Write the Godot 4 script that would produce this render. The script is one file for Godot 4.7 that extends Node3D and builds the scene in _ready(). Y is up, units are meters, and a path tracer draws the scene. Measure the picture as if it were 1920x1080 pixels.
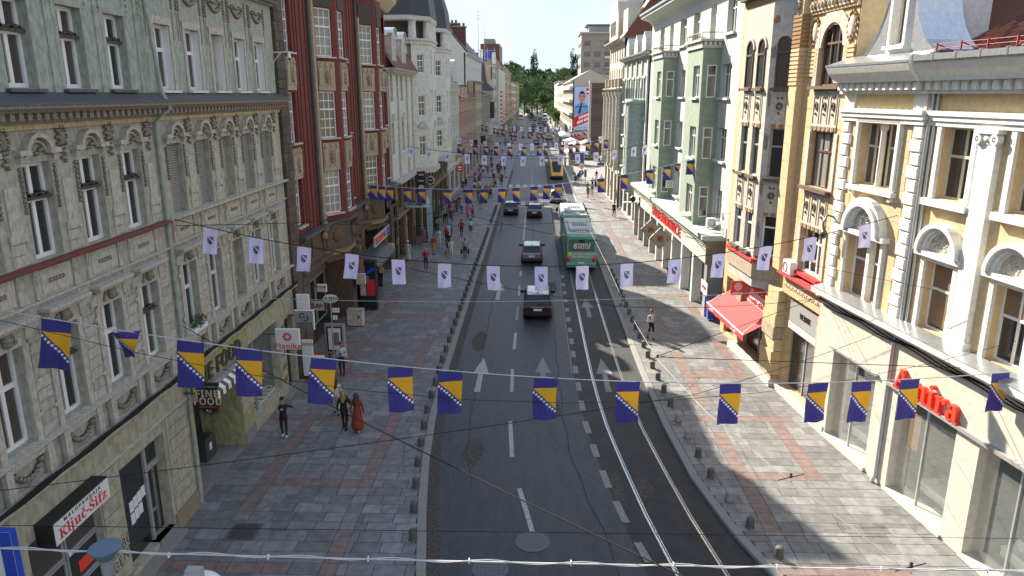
extends Node3D
# A main street seen from above its middle: camera, sky and sun first, then ground, buildings, then things.
var M := {}
var cache := {}
var used := {}
var rng := RandomNumberGenerator.new()

class MB:
	var v := PackedVector3Array()
	var n := PackedVector3Array()
	var u := PackedVector2Array()
	var c := PackedColorArray()
	var t := Transform3D()
	var col := Color.WHITE
	func tri(a: Vector3, b: Vector3, d: Vector3) -> void:
		a = t * a; b = t * b; d = t * d
		var m := (b - a).cross(d - a).normalized()
		v.append(a); v.append(d); v.append(b)
		for i in 3:
			n.append(m); u.append(Vector2.ZERO); c.append(col)
	func quad(a: Vector3, b: Vector3, d: Vector3, e: Vector3) -> void:
		tri(a, b, d); tri(a, d, e)
	func quad_uv(a: Vector3, b: Vector3, d: Vector3, e: Vector3, r := Rect2(0, 0, 1, 1)) -> void:
		var k := v.size()
		tri(a, b, d); tri(a, d, e)
		var p0 := Vector2(r.position.x, r.end.y); var p1 := r.end; var p2 := Vector2(r.end.x, r.position.y); var p3 := r.position
		u[k] = p0; u[k + 1] = p2; u[k + 2] = p1; u[k + 3] = p0; u[k + 4] = p3; u[k + 5] = p2
	func stri(a: Vector3, b: Vector3, d: Vector3, na: Vector3, nb: Vector3, nd: Vector3) -> void:
		v.append(t * a); v.append(t * d); v.append(t * b)
		n.append((t.basis * na).normalized()); n.append((t.basis * nd).normalized()); n.append((t.basis * nb).normalized())
		for i in 3:
			u.append(Vector2.ZERO); c.append(col)
	func box(x0: float, y0: float, z0: float, x1: float, y1: float, z1: float, skip := "") -> void:
		var a := Vector3(x0, y0, z0); var b := Vector3(x1, y0, z0); var d := Vector3(x1, y1, z0); var e := Vector3(x0, y1, z0)
		var f := Vector3(x0, y0, z1); var g := Vector3(x1, y0, z1); var h := Vector3(x1, y1, z1); var i := Vector3(x0, y1, z1)
		quad(f, g, h, i)
		if not skip.contains("b"): quad(b, a, e, d)
		quad(a, f, i, e); quad(g, b, d, h); quad(i, h, d, e)
		if not skip.contains("u"): quad(a, b, g, f)
	func bevel_box(x0: float, y0: float, z0: float, x1: float, y1: float, z1: float, r: float) -> void:  # front and side edges cut
		box(x0, y0, z0, x1, y1, z1 - r)
		var f := Vector3(x0, y0, z1 - r); var g := Vector3(x1, y0, z1 - r); var h := Vector3(x1, y1, z1 - r); var i := Vector3(x0, y1, z1 - r)
		var f2 := Vector3(x0 + r, y0 + r, z1); var g2 := Vector3(x1 - r, y0 + r, z1); var h2 := Vector3(x1 - r, y1 - r, z1); var i2 := Vector3(x0 + r, y1 - r, z1)
		quad(f2, g2, h2, i2); quad(f, g, g2, f2); quad(g, h, h2, g2); quad(h, i, i2, h2); quad(i, f, f2, i2)
	func prism(p: PackedVector2Array, z0: float, z1: float) -> void:  # polygon in x, y drawn out along z
		if Geometry2D.is_polygon_clockwise(p): p.reverse()
		var ix := Geometry2D.triangulate_polygon(p)
		for k in range(0, ix.size(), 3):
			var a := p[ix[k]]; var b := p[ix[k + 1]]; var d := p[ix[k + 2]]
			if (b - a).cross(d - a) < 0:
				var s := b; b = d; d = s
			tri(Vector3(a.x, a.y, z1), Vector3(b.x, b.y, z1), Vector3(d.x, d.y, z1))
			tri(Vector3(a.x, a.y, z0), Vector3(d.x, d.y, z0), Vector3(b.x, b.y, z0))
		for k in p.size():
			var a := p[k]; var b := p[(k + 1) % p.size()]
			quad(Vector3(a.x, a.y, z0), Vector3(b.x, b.y, z0), Vector3(b.x, b.y, z1), Vector3(a.x, a.y, z1))
	func loft(rings: Array, closed := true, cap := true) -> void:  # rings of equal length, smooth; a ring turns anticlockwise seen from the last ring
		var R := rings.size(); var N: int = rings[0].size()
		var nn := []
		for i in R:
			var row := PackedVector3Array()
			for j in N:
				var j0 := (j - 1 + N) % N if closed else maxi(j - 1, 0)
				var j1 := (j + 1) % N if closed else mini(j + 1, N - 1)
				var du: Vector3 = rings[i][j1] - rings[i][j0]
				var dv: Vector3 = rings[mini(i + 1, R - 1)][j] - rings[maxi(i - 1, 0)][j]
				row.append(du.cross(dv).normalized())
			nn.append(row)
		for i in R - 1:
			for j in (N if closed else N - 1):
				var k := (j + 1) % N
				var a: Vector3 = rings[i][j]; var b: Vector3 = rings[i][k]; var d: Vector3 = rings[i + 1][k]; var e: Vector3 = rings[i + 1][j]
				stri(a, b, d, nn[i][j], nn[i][k], nn[i + 1][k]); stri(a, d, e, nn[i][j], nn[i + 1][k], nn[i + 1][j])
		if cap and closed:
			for j in range(1, N - 1):
				tri(rings[0][0], rings[0][j + 1], rings[0][j])
				tri(rings[R - 1][0], rings[R - 1][j], rings[R - 1][j + 1])
	func tube(path: Array, r: float, k := 6, r1 := -1.0) -> void:
		var rings := []
		for i in path.size():
			var d: Vector3 = (path[mini(i + 1, path.size() - 1)] - path[maxi(i - 1, 0)]).normalized()
			var s := d.cross(Vector3.UP if absf(d.y) < 0.9 else Vector3.RIGHT).normalized()
			var w := s.cross(d)
			var q := r if r1 < 0 else lerpf(r, r1, float(i) / maxf(1, path.size() - 1))
			var ring := PackedVector3Array()
			for j in k:
				var a := TAU * j / k
				ring.append(path[i] + (s * cos(a) - w * sin(a)) * q)
			rings.append(ring)
		loft(rings)
	func lathe(pts: Array, k := 12, at := Vector3.ZERO, sx := 1.0) -> void:  # pts: Vector2(radius, height), bottom to top
		var rings := []
		for p in pts:
			var ring := PackedVector3Array()
			for j in k:
				var a := TAU * j / k
				ring.append(at + Vector3(cos(a) * p.x * sx, p.y, -sin(a) * p.x))
			rings.append(ring)
		loft(rings)
	func blob(at: Vector3, s: Vector3, k := 7, rows := 4) -> void:
		var rings := []
		for i in rows + 1:
			var b := -PI / 2 + PI * i / rows
			var ring := PackedVector3Array()
			for j in k:
				var a := TAU * j / k
				ring.append(at + Vector3(cos(a) * cos(b), sin(b), -sin(a) * cos(b)) * s)
			rings.append(ring)
		loft(rings, true, false)
	func arc_band(cx: float, cy: float, r0: float, r1: float, a0: float, a1: float, w0: float, w1: float, k := 10, sy := 1.0) -> void:
		for i in k:
			var a := lerpf(a0, a1, float(i) / k); var b := lerpf(a0, a1, float(i + 1) / k)
			var p := Vector2(cos(a), sin(a) * sy); var q := Vector2(cos(b), sin(b) * sy)
			var i0 := Vector3(cx + p.x * r0, cy + p.y * r0, 0); var o0 := Vector3(cx + p.x * r1, cy + p.y * r1, 0)
			var i1 := Vector3(cx + q.x * r0, cy + q.y * r0, 0); var o1 := Vector3(cx + q.x * r1, cy + q.y * r1, 0)
			var f := Vector3(0, 0, w1); var g := Vector3(0, 0, w0)
			quad(i0 + f, o0 + f, o1 + f, i1 + f); quad(o0 + g, o1 + g, o1 + f, o0 + f); quad(i1 + g, i0 + g, i0 + f, i1 + f)
			if i == 0: quad(i0 + g, o0 + g, o0 + f, i0 + f)
			if i == k - 1: quad(o1 + g, i1 + g, i1 + f, o1 + f)
	func mesh() -> ArrayMesh:
		var m := ArrayMesh.new()
		if v.is_empty(): return m
		var a := []; a.resize(Mesh.ARRAY_MAX)
		a[Mesh.ARRAY_VERTEX] = v; a[Mesh.ARRAY_NORMAL] = n; a[Mesh.ARRAY_TEX_UV] = u; a[Mesh.ARRAY_COLOR] = c
		m.add_surface_from_arrays(Mesh.PRIMITIVE_TRIANGLES, a)
		return m

func put(par: Node, called: String, shape, m: Material, at := Vector3.ZERO) -> MeshInstance3D:
	var o := MeshInstance3D.new()
	o.name = called
	o.mesh = shape.mesh() if shape is MB else shape
	o.material_override = m if m else null
	o.position = at
	par.add_child(o, true)
	return o

func node(par: Node, called: String, at := Vector3.ZERO) -> Node3D:
	var o := Node3D.new(); o.name = called; o.position = at
	par.add_child(o, true)
	return o

func tag(o: Node, label: String, category: String, group := "") -> Node:
	o.set_meta("label", label); o.set_meta("category", category)
	if group: o.set_meta("group", group)
	return o

func kind(o: Node, k: String) -> Node:
	o.set_meta("kind", k)
	return o

func noise_tex(freq: float, oct: int, lo: float, hi: float, size := 512, normal := 0.0, sd := 1) -> NoiseTexture2D:
	var f := FastNoiseLite.new()
	f.seed = sd; f.frequency = freq; f.fractal_octaves = oct; f.noise_type = FastNoiseLite.TYPE_SIMPLEX_SMOOTH
	var t := NoiseTexture2D.new()
	t.width = size; t.height = size; t.seamless = true; t.noise = f
	if normal > 0.0:
		t.as_normal_map = true; t.bump_strength = normal
	else:
		var g := Gradient.new()
		g.colors = PackedColorArray([Color(lo, lo, lo * 0.98), Color(hi, hi, hi)])
		g.offsets = PackedFloat32Array([0.15, 0.75])
		t.color_ramp = g
	return t

func mat(key: String, r: float, g: float, b: float, rough := 0.85, tex := "", sc := 0.4, nrm := 0.0) -> StandardMaterial3D:
	# r, g, b are real-world (linear) base colours
	var m := StandardMaterial3D.new()
	m.resource_name = key
	m.albedo_color = Color(r, g, b).linear_to_srgb()
	m.roughness = rough
	if tex:
		m.albedo_texture = M["tex_" + tex]
		m.uv1_triplanar = true; m.uv1_world_triplanar = true
		m.uv1_scale = Vector3(sc, sc, sc)
		if tex == "streak": m.uv1_scale = Vector3(sc, sc * 0.5, sc)
	if nrm > 0.0:
		m.normal_enabled = true; m.normal_texture = M.tex_bump; m.normal_scale = nrm
		m.uv1_triplanar = true; m.uv1_world_triplanar = true
		if not tex: m.uv1_scale = Vector3(sc, sc, sc)
	M[key] = m
	return m

func materials() -> void:
	M.tex_fine = noise_tex(0.12, 3, 0.84, 1.0, 256)
	M.tex_blotch = noise_tex(0.012, 5, 0.92, 1.0, 512, 0.0, 4)
	M.tex_rough = noise_tex(0.02, 6, 0.6, 1.0, 512, 0.0, 9)
	M.tex_streak = noise_tex(0.02, 6, 0.84, 1.0, 512, 0.0, 7)
	M.tex_dirt = noise_tex(0.009, 6, 0.85, 1.0, 1024, 0.0, 31)
	M.tex_road = noise_tex(0.006, 6, 0.8, 1.0, 1024, 0.0, 12)
	M.tex_bump = noise_tex(0.15, 4, 0, 1, 256, 1.5)
	mat("asphalt", 0.03, 0.034, 0.04, 0.5, "dirt", 0.11, 0.2); M.asphalt.uv1_scale = Vector3(0.22, 0.1, 0.035)
	mat("track_asphalt", 0.024, 0.025, 0.027, 0.65, "road", 0.16, 0.3)
	mat("ground", 0.16, 0.155, 0.14, 0.9, "rough", 0.05)
	mat("kerb", 0.27, 0.265, 0.25, 0.8, "fine", 0.8, 0.3)
	mat("kerb_dark", 0.12, 0.12, 0.115, 0.8, "fine", 0.8, 0.3)
	mat("paint", 0.52, 0.52, 0.5, 0.7, "rough", 0.9)
	mat("paint_worn", 0.32, 0.32, 0.31, 0.75, "rough", 1.4)
	mat("rail", 0.55, 0.55, 0.56, 0.22); M.rail.metallic = 0.9
	mat("bollard", 0.11, 0.105, 0.095, 0.7, "fine", 1.5, 0.3)
	mat("bollard_pale", 0.3, 0.29, 0.27, 0.7, "fine", 1.5, 0.3)
	mat("iron", 0.16, 0.165, 0.175, 0.42, "rough", 3.0, 0.6); M.iron.metallic = 0.6
	for k in 4:
		var g: float = [0.165, 0.19, 0.215, 0.25][k]
		mat("slab%d" % k, g, g, g, 0.55, "dirt", 0.23, 0.15)
	mat("slab_pink", 0.22, 0.155, 0.14, 0.6, "dirt", 0.23, 0.15)
	mat("slabs", 1, 1, 1, 0.6, "dirt", 0.23, 0.15); M.slabs.vertex_color_use_as_albedo = true
	mat("pave_far", 0.24, 0.235, 0.225, 0.75, "blotch", 0.2)
	# walls
	mat("L1_wall", 0.42, 0.41, 0.34, 0.9, "streak", 0.5, 0.12)
	mat("L1_green", 0.36, 0.4, 0.34, 0.9, "streak", 0.5, 0.12)
	mat("L1_trim", 0.5, 0.47, 0.4, 0.9, "streak", 0.7, 0.12)
	mat("L1_orn", 0.33, 0.29, 0.23, 0.9, "rough", 1.6, 0.3)
	mat("L1_base", 0.42, 0.4, 0.3, 0.9, "streak", 0.35, 0.12)
	mat("lime", 0.38, 0.37, 0.18, 0.9, "streak", 0.35, 0.1)
	mat("tin_dark", 0.075, 0.08, 0.09, 0.55, "blotch", 0.6)
	mat("soot", 0.1, 0.09, 0.08, 0.9, "rough", 0.8, 0.3)
	mat("red_ledge", 0.18, 0.05, 0.04, 0.7, "blotch", 0.8)
	mat("dark_stone", 0.1, 0.085, 0.07, 0.9, "rough", 0.9, 0.5)
	mat("dark_stone_b", 0.14, 0.115, 0.095, 0.9, "rough", 0.9, 0.5)
	mat("red_wall", 0.17, 0.034, 0.026, 0.85, "streak", 0.5, 0.12)
	mat("beige", 0.42, 0.36, 0.25, 0.85, "streak", 0.6, 0.1)
	mat("beige_dark", 0.27, 0.22, 0.15, 0.85, "blotch", 0.9, 0.2)
	mat("brown_stone", 0.17, 0.115, 0.08, 0.9, "rough", 0.8, 0.4)
	mat("cream", 0.55, 0.46, 0.29, 0.85, "streak", 0.5)
	mat("white_wall", 0.62, 0.61, 0.57, 0.88, "streak", 0.4, 0.1)
	mat("grey_white", 0.5, 0.49, 0.45, 0.88, "streak", 0.4, 0.1)
	mat("slate", 0.045, 0.052, 0.058, 0.6, "rough", 0.9, 0.3)
	mat("roof_red", 0.23, 0.07, 0.05, 0.75, "rough", 0.9, 0.3)
	mat("tile_red", 0.42, 0.14, 0.07, 0.75, "rough", 1.1, 0.2)
	mat("tile_dark", 0.2, 0.07, 0.045, 0.75, "rough", 1.1, 0.2)
	mat("pink", 0.44, 0.32, 0.27, 0.88, "streak", 0.4, 0.1)
	mat("tan", 0.42, 0.35, 0.25, 0.88, "streak", 0.4, 0.1)
	mat("tan2", 0.36, 0.31, 0.24, 0.88, "streak", 0.3, 0.1)
	mat("ochre", 0.58, 0.44, 0.25, 0.88, "blotch", 0.5, 0.1)
	mat("ochre_dark", 0.3, 0.17, 0.07, 0.88, "blotch", 0.5, 0.1)
	mat("peach", 0.6, 0.42, 0.22, 0.88, "blotch", 0.5, 0.1)
	mat("stone_pale", 0.55, 0.5, 0.42, 0.88, "streak", 0.5, 0.1)
	mat("peel", 0.3, 0.28, 0.25, 0.9, "rough", 1.2, 0.3)
	mat("white_trim", 0.68, 0.67, 0.63, 0.8, "blotch", 0.7, 0.08)
	mat("shop_cream", 0.6, 0.555, 0.47, 0.75, "blotch", 0.4, 0.06)
	mat("zinc", 0.6, 0.63, 0.66, 0.28, "blotch", 0.8); M.zinc.metallic = 0.75
	mat("zinc_dark", 0.1, 0.11, 0.13, 0.5, "blotch", 0.8); M.zinc_dark.metallic = 0.3
	mat("pipe", 0.2, 0.2, 0.19, 0.5); M.pipe.metallic = 0.4
	mat("mint", 0.49, 0.52, 0.47, 0.85, "blotch", 0.25, 0.06)
	mat("sage", 0.27, 0.33, 0.265, 0.85, "blotch", 0.25, 0.06)
	mat("teal_wall", 0.33, 0.4, 0.38, 0.85, "streak", 0.4, 0.1)
	mat("ivory", 0.55, 0.51, 0.42, 0.88, "streak", 0.4, 0.12)
	mat("ivory_dark", 0.38, 0.35, 0.29, 0.88, "streak", 0.6, 0.12)
	mat("tower_stone", 0.2, 0.155, 0.105, 0.9, "rough", 0.35, 0.3)
	mat("concrete", 0.35, 0.32, 0.27, 0.9, "blotch", 0.3)
	# joinery and glass
	mat("frame_white", 0.75, 0.75, 0.73, 0.45)
	mat("frame_brown", 0.11, 0.055, 0.035, 0.5)
	mat("frame_grey", 0.3, 0.3, 0.29, 0.5)
	mat("frame_cream", 0.6, 0.55, 0.43, 0.55, "blotch", 1.0)
	mat("glass", 0.018, 0.021, 0.024, 0.14); M.glass.metallic_specular = 0.75
	mat("glass_warm", 0.06, 0.055, 0.045, 0.14); M.glass_warm.metallic_specular = 0.75
	mat("glass_curtain", 0.3, 0.3, 0.28, 0.14, "streak", 3.0)
	mat("blind", 0.23, 0.15, 0.09, 0.6)
	mat("blind_grey", 0.27, 0.27, 0.25, 0.6)
	mat("clear", 0.85, 0.95, 0.92, 0.02); M.clear.transparency = BaseMaterial3D.TRANSPARENCY_ALPHA; M.clear.albedo_color.a = 0.12
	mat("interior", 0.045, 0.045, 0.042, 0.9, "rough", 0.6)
	mat("black", 0.012, 0.012, 0.013, 0.5)
	mat("black_gloss", 0.01, 0.01, 0.011, 0.15)
	mat("white", 0.75, 0.75, 0.74, 0.5)
	mat("white_sign", 0.7, 0.7, 0.68, 0.4)
	mat("grey_sign", 0.2, 0.2, 0.19, 0.5, "fine", 2.0)
	mat("red", 0.6, 0.025, 0.03, 0.5)
	mat("red_cloth", 0.62, 0.035, 0.04, 0.8, "blotch", 0.8)
	mat("red_dark", 0.3, 0.03, 0.03, 0.6)
	mat("red_bright", 0.75, 0.06, 0.03, 0.4)
	mat("blue_sign", 0.02, 0.06, 0.42, 0.4)
	mat("yellow", 0.75, 0.5, 0.02, 0.4)
	mat("orange", 0.75, 0.3, 0.03, 0.5)
	mat("green_leaf", 0.05, 0.1, 0.03, 0.7); M.green_leaf.backlight_enabled = true; M.green_leaf.backlight = Color(0.1, 0.16, 0.04)
	mat("wire", 0.012, 0.012, 0.012, 0.95)
	mat("rope", 0.5, 0.5, 0.48, 0.8)
	mat("steel", 0.45, 0.46, 0.47, 0.4); M.steel.metallic = 0.6
	mat("wood", 0.2, 0.1, 0.05, 0.7, "streak", 2.0)
	mat("rubber", 0.02, 0.02, 0.02, 0.85)

func facade(called: String, label: String, ax: float, az: float, bx: float, bz: float, category := "building") -> Node3D:
	# local x runs along the front (left buildings away from the camera, right ones towards it), y up, z out into the street
	var x := Vector3(bx - ax, 0, bz - az).normalized()
	var o := Node3D.new(); o.name = called
	o.transform = Transform3D(Basis(x, Vector3.UP, x.cross(Vector3.UP)), Vector3(ax, 0, az))
	add_child(o, true)
	tag(o, label, category)
	return o

func wall(par: Node, called: String, u0: float, u1: float, v0: float, v1: float, holes: Array, m: Material, d := 0.3, w := 0.0) -> MeshInstance3D:
	var b := MB.new()
	wall_into(b, u0, u1, v0, v1, holes, d, w)
	return put(par, called, b, m)

func wall_into(b: MB, u0: float, u1: float, v0: float, v1: float, holes: Array, d := 0.3, w := 0.0) -> void:
	var vs := [v0, v1]
	for h in holes:
		for y in [h[1], h[1] + h[3]]:
			if y > v0 + 0.001 and y < v1 - 0.001 and not vs.has(y): vs.append(y)
	vs.sort()
	for i in vs.size() - 1:
		var ym: float = (vs[i] + vs[i + 1]) / 2
		var cuts := []
		for h in holes:
			if ym > h[1] and ym < h[1] + h[3]: cuts.append([h[0], h[0] + h[2]])
		cuts.sort_custom(func(p, q): return p[0] < q[0])
		var at := u0
		for k in cuts + [[u1, u1]]:
			if k[0] > at + 0.001:
				b.quad(Vector3(at, vs[i], w), Vector3(k[0], vs[i], w), Vector3(k[0], vs[i + 1], w), Vector3(at, vs[i + 1], w))
			at = maxf(at, k[1])
	for h in holes:
		var x0: float = h[0]; var x1: float = h[0] + h[2]; var y0: float = h[1]; var y1: float = h[1] + h[3]
		var f := w; var g := w - d
		b.quad(Vector3(x0, y0, f), Vector3(x0, y0, g), Vector3(x0, y1, g), Vector3(x0, y1, f))
		b.quad(Vector3(x1, y0, g), Vector3(x1, y0, f), Vector3(x1, y1, f), Vector3(x1, y1, g))
		b.quad(Vector3(x0, y1, f), Vector3(x0, y1, g), Vector3(x1, y1, g), Vector3(x1, y1, f))
		b.quad(Vector3(x0, y0, g), Vector3(x0, y0, f), Vector3(x1, y0, f), Vector3(x1, y0, g))

func core(par: Node, u0: float, u1: float, v1: float, depth: float, front := -0.36, m: Material = null) -> void:
	var b := MB.new()
	b.box(u0, 0, -depth, u1, v1, front)
	put(par, "inner_walls", b, m if m else M.concrete)

func bx(par: Node, called: String, x0: float, y0: float, z0: float, x1: float, y1: float, z1: float, m: Material) -> MeshInstance3D:
	var b := MB.new(); b.box(x0, y0, z0, x1, y1, z1)
	return put(par, called, b, m)

func win_mesh(w: float, h: float, cols: int, tr: float, grid: Vector2i, th: float) -> Array:
	var key := "w%.2f_%.2f_%d_%.2f_%s_%.3f" % [w, h, cols, tr, grid, th]
	if cache.has(key): return cache[key]
	var f := MB.new(); var g := MB.new()
	f.box(0, 0, -0.03, th, h, 0.05); f.box(w - th, 0, -0.03, w, h, 0.05)
	f.box(th, 0, -0.03, w - th, th, 0.05); f.box(th, h - th, -0.03, w - th, h, 0.05)
	var rows := [[th, h - th]]
	if tr > 0:
		f.box(th, h * tr - th * 0.6, -0.03, w - th, h * tr + th * 0.6, 0.055)
		rows = [[th, h * tr - th * 0.6], [h * tr + th * 0.6, h - th]]
	for r in rows:
		for k in range(1, cols):
			var x := th + (w - 2 * th) * k / cols
			f.box(x - th * 0.6, r[0], -0.03, x + th * 0.6, r[1], 0.045)
		if grid.x > 0:
			var ny := maxi(1, roundi((r[1] - r[0]) / h * grid.y))
			for k in range(1, ny):
				var y: float = lerpf(r[0], r[1], float(k) / ny)
				f.box(th, y - 0.02, -0.02, w - th, y + 0.02, 0.02)
			for k in range(1, grid.x):
				var x := th + (w - 2 * th) * k / grid.x
				f.box(x - 0.02, r[0], -0.02, x + 0.02, r[1], 0.022)
		for k in cols:
			var xa := th + (w - 2 * th) * k / cols; var xb := th + (w - 2 * th) * (k + 1) / cols
			var tilt := 0.006 * (1 if k % 2 == 0 else -1)
			g.quad(Vector3(xa, r[0], -tilt), Vector3(xb, r[0], tilt), Vector3(xb, r[1], tilt), Vector3(xa, r[1], -tilt))
	cache[key] = [f.mesh(), g.mesh()]
	return cache[key]

func window(par: Node, u: float, v: float, w: float, h: float, o := {}) -> MeshInstance3D:
	# one window set back in its opening: a frame with its panes
	var ms := win_mesh(w, h, o.get("cols", 2), o.get("tr", 0.66), o.get("grid", Vector2i.ZERO), o.get("th", 0.07))
	var f := put(par, "window", ms[0], o.get("frame", M.frame_white), Vector3(u, v, o.get("z", -0.25)))
	var gl: Material = o.get("glass", M.glass)
	if not o.has("glass"):
		var k := rng.randf()
		gl = M.glass if k < 0.62 else (M.glass_warm if k < 0.8 else M.glass_curtain)
	put(f, "pane", ms[1], gl)
	return f

func text(par: Node, called: String, s: String, h: float, m: Material, at: Vector3, o := {}) -> MeshInstance3D:
	var f := SystemFont.new()
	f.font_names = PackedStringArray([o.get("font", "Droid Sans")])
	f.font_weight = o.get("weight", 700); f.font_italic = o.get("italic", false)
	var t := TextMesh.new()
	t.text = s; t.font = f; t.font_size = 64; t.pixel_size = h / 64.0 * 1.38; t.depth = o.get("depth", 0.02)
	t.curve_step = 4.0
	var n := put(par, called, t, m, at)
	n.rotation = o.get("rot", Vector3.ZERO); n.scale = o.get("scale", Vector3.ONE)
	return n

func blocks(par: Node, called: String, u0: float, u1: float, v0: float, v1: float, bw: float, bh: float, mats: Array, holes := [], w := 0.0, t := 0.03, gap := 0.012) -> void:
	# coursed stones, each its own piece, proud of the wall behind
	if not cache.has("unit_block"):
		var b := MB.new(); b.bevel_box(0, 0, 0, 1, 1, 1, 0.001); b = MB.new(); b.box(0, 0, 0, 1, 1, 1, "b"); cache.unit_block = b.mesh()
	var rows := maxi(1, roundi((v1 - v0) / bh))
	for r in rows:
		var y0 := lerpf(v0, v1, float(r) / rows); var y1 := lerpf(v0, v1, float(r + 1) / rows)
		var spans := [[u0, u1]]
		for h in holes:
			if y1 > h[1] + 0.02 and y0 < h[1] + h[3] - 0.02:
				var out := []
				for s in spans:
					if h[0] > s[0] + 0.05: out.append([s[0], minf(s[1], h[0])])
					if h[0] + h[2] < s[1] - 0.05: out.append([maxf(s[0], h[0] + h[2]), s[1]])
					if h[0] >= s[1] or h[0] + h[2] <= s[0]: pass
				spans = out
		for s in spans:
			if s[1] - s[0] < 0.08: continue
			var k := maxi(1, roundi((s[1] - s[0]) / bw))
			var edges := [s[0]]
			for i in range(1, k): edges.append(s[0] + (s[1] - s[0]) * (i + (0.25 if r % 2 else -0.2)) / k)
			edges.append(s[1])
			for i in edges.size() - 1:
				var o := put(par, called, cache.unit_block, mats[rng.randi() % mats.size()], Vector3(edges[i] + gap / 2, y0 + gap / 2, w))
				o.scale = Vector3(edges[i + 1] - edges[i] - gap, y1 - y0 - gap, t * rng.randf_range(0.85, 1.1))

func _ready() -> void:
	rng.seed = 11
	var cam := Camera3D.new(); cam.name = "camera"
	cam.position = Vector3(0, 14.0, 0)
	cam.rotation = Vector3(deg_to_rad(-14.84), deg_to_rad(1.8186), 0)
	cam.fov = 43.025; cam.near = 0.1; cam.far = 4000.0
	add_child(cam)
	var env := Environment.new()
	env.background_mode = Environment.BG_SKY
	var sky := Sky.new()
	sky.sky_material = make_sky()
	env.sky = sky
	env.tonemap_mode = Environment.TONE_MAPPER_LINEAR
	env.tonemap_exposure = 2.9
	env.sdfgi_enabled = true; env.ssao_enabled = true; env.ssil_enabled = true
	var we := WorldEnvironment.new(); we.name = "world"; we.environment = env
	add_child(we)
	var sun := DirectionalLight3D.new(); sun.name = "sun"
	sun.light_energy = 1.6; sun.light_color = Color(1.0, 0.955, 0.885)
	sun.light_angular_distance = 0.5; sun.shadow_enabled = true
	sun.basis = Basis.looking_at(Vector3(0.86, -1.0, 1.3).normalized(), Vector3.UP)
	add_child(sun)
	materials()
	setting()
	left_near()
	left_red()
	left_white()
	left_far()
	right_near()
	right_ornate()
	right_mint()
	right_far()
	horizon()
	street_things()
	flags_and_wires()
	vehicles()
	people()

func make_sky() -> Material:
	# a bright thin overcast with faint blue showing between soft clouds
	var f := FastNoiseLite.new(); f.seed = 5; f.frequency = 1.6; f.fractal_octaves = 5; f.noise_type = FastNoiseLite.TYPE_SIMPLEX_SMOOTH
	var im := Image.create(1024, 512, false, Image.FORMAT_RGBF)
	for y in 512:
		var el := (0.5 - (y + 0.5) / 512.0) * PI
		for x in 1024:
			var az := (x + 0.5) / 1024.0 * TAU
			var c := Color(0.14, 0.14, 0.13)
			if el > 0:
				var q := Vector3(cos(el) * cos(az), sin(el) * 2.6, cos(el) * sin(az))
				var k := smoothstep(-0.6, 0.25, f.get_noise_3d(q.x, q.y, q.z))
				var up := pow(sin(el), 0.6)
				var blue := Color(0.33, 0.385, 0.45).lerp(Color(0.08, 0.16, 0.34), up)
				c = blue.lerp(Color(0.37, 0.385, 0.4), (k * 0.9 + 0.1) * (1.0 - 0.55 * up))
			im.set_pixel(x, y, c)
	var m := PanoramaSkyMaterial.new()
	m.panorama = ImageTexture.create_from_image(im)
	return m

func curve_at(pts: Array, z: float) -> float:  # pts: Vector2(z, x), z falling
	if z >= pts[0].x: return pts[0].y
	for i in pts.size() - 1:
		if z >= pts[i + 1].x:
			var t: float = (pts[i].x - z) / (pts[i].x - pts[i + 1].x)
			return lerpf(pts[i].y, pts[i + 1].y, t)
	return pts[-1].y

const KERB_L := [Vector2(12, 1.6), Vector2(0, 0.3), Vector2(-8, -1.1), Vector2(-12, -1.95), Vector2(-16, -2.7), Vector2(-19, -3.2), Vector2(-22.7, -3.72), Vector2(-26, -4.08), Vector2(-30, -4.36), Vector2(-36, -4.48), Vector2(-45, -4.5), Vector2(-600, -4.5)]
const KERB_R := [Vector2(12, 19), Vector2(0, 14), Vector2(-8, 11), Vector2(-12, 9.5), Vector2(-16, 8.22), Vector2(-19.3, 7.12), Vector2(-21.45, 6.52), Vector2(-24.9, 5.93), Vector2(-29.4, 5.62), Vector2(-36, 5.5), Vector2(-60, 5.45), Vector2(-600, 5.4)]
const RAIL := [Vector2(12, 12.5), Vector2(0, 9.2), Vector2(-8, 6.7), Vector2(-12, 5.65), Vector2(-16, 4.86), Vector2(-19.3, 4.3), Vector2(-22.4, 3.84), Vector2(-26, 3.45), Vector2(-29.4, 3.14), Vector2(-32.5, 3.0), Vector2(-35.7, 2.92), Vector2(-45, 2.86), Vector2(-56, 2.84), Vector2(-520, 2.7)]

func zs(z0: float, z1: float, step: float) -> Array:
	var a := []
	var z := z0
	while z > z1: a.append(z); z -= step
	a.append(z1)
	return a

func ribbon(b: MB, fa: Callable, fb: Callable, z0: float, z1: float, y: float, step := 1.0) -> void:
	var l := zs(z0, z1, step)
	for i in l.size() - 1:
		var p: float = l[i]; var q: float = l[i + 1]
		b.quad(Vector3(fa.call(p), y, p), Vector3(fb.call(p), y, p), Vector3(fb.call(q), y, q), Vector3(fa.call(q), y, q))

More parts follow.
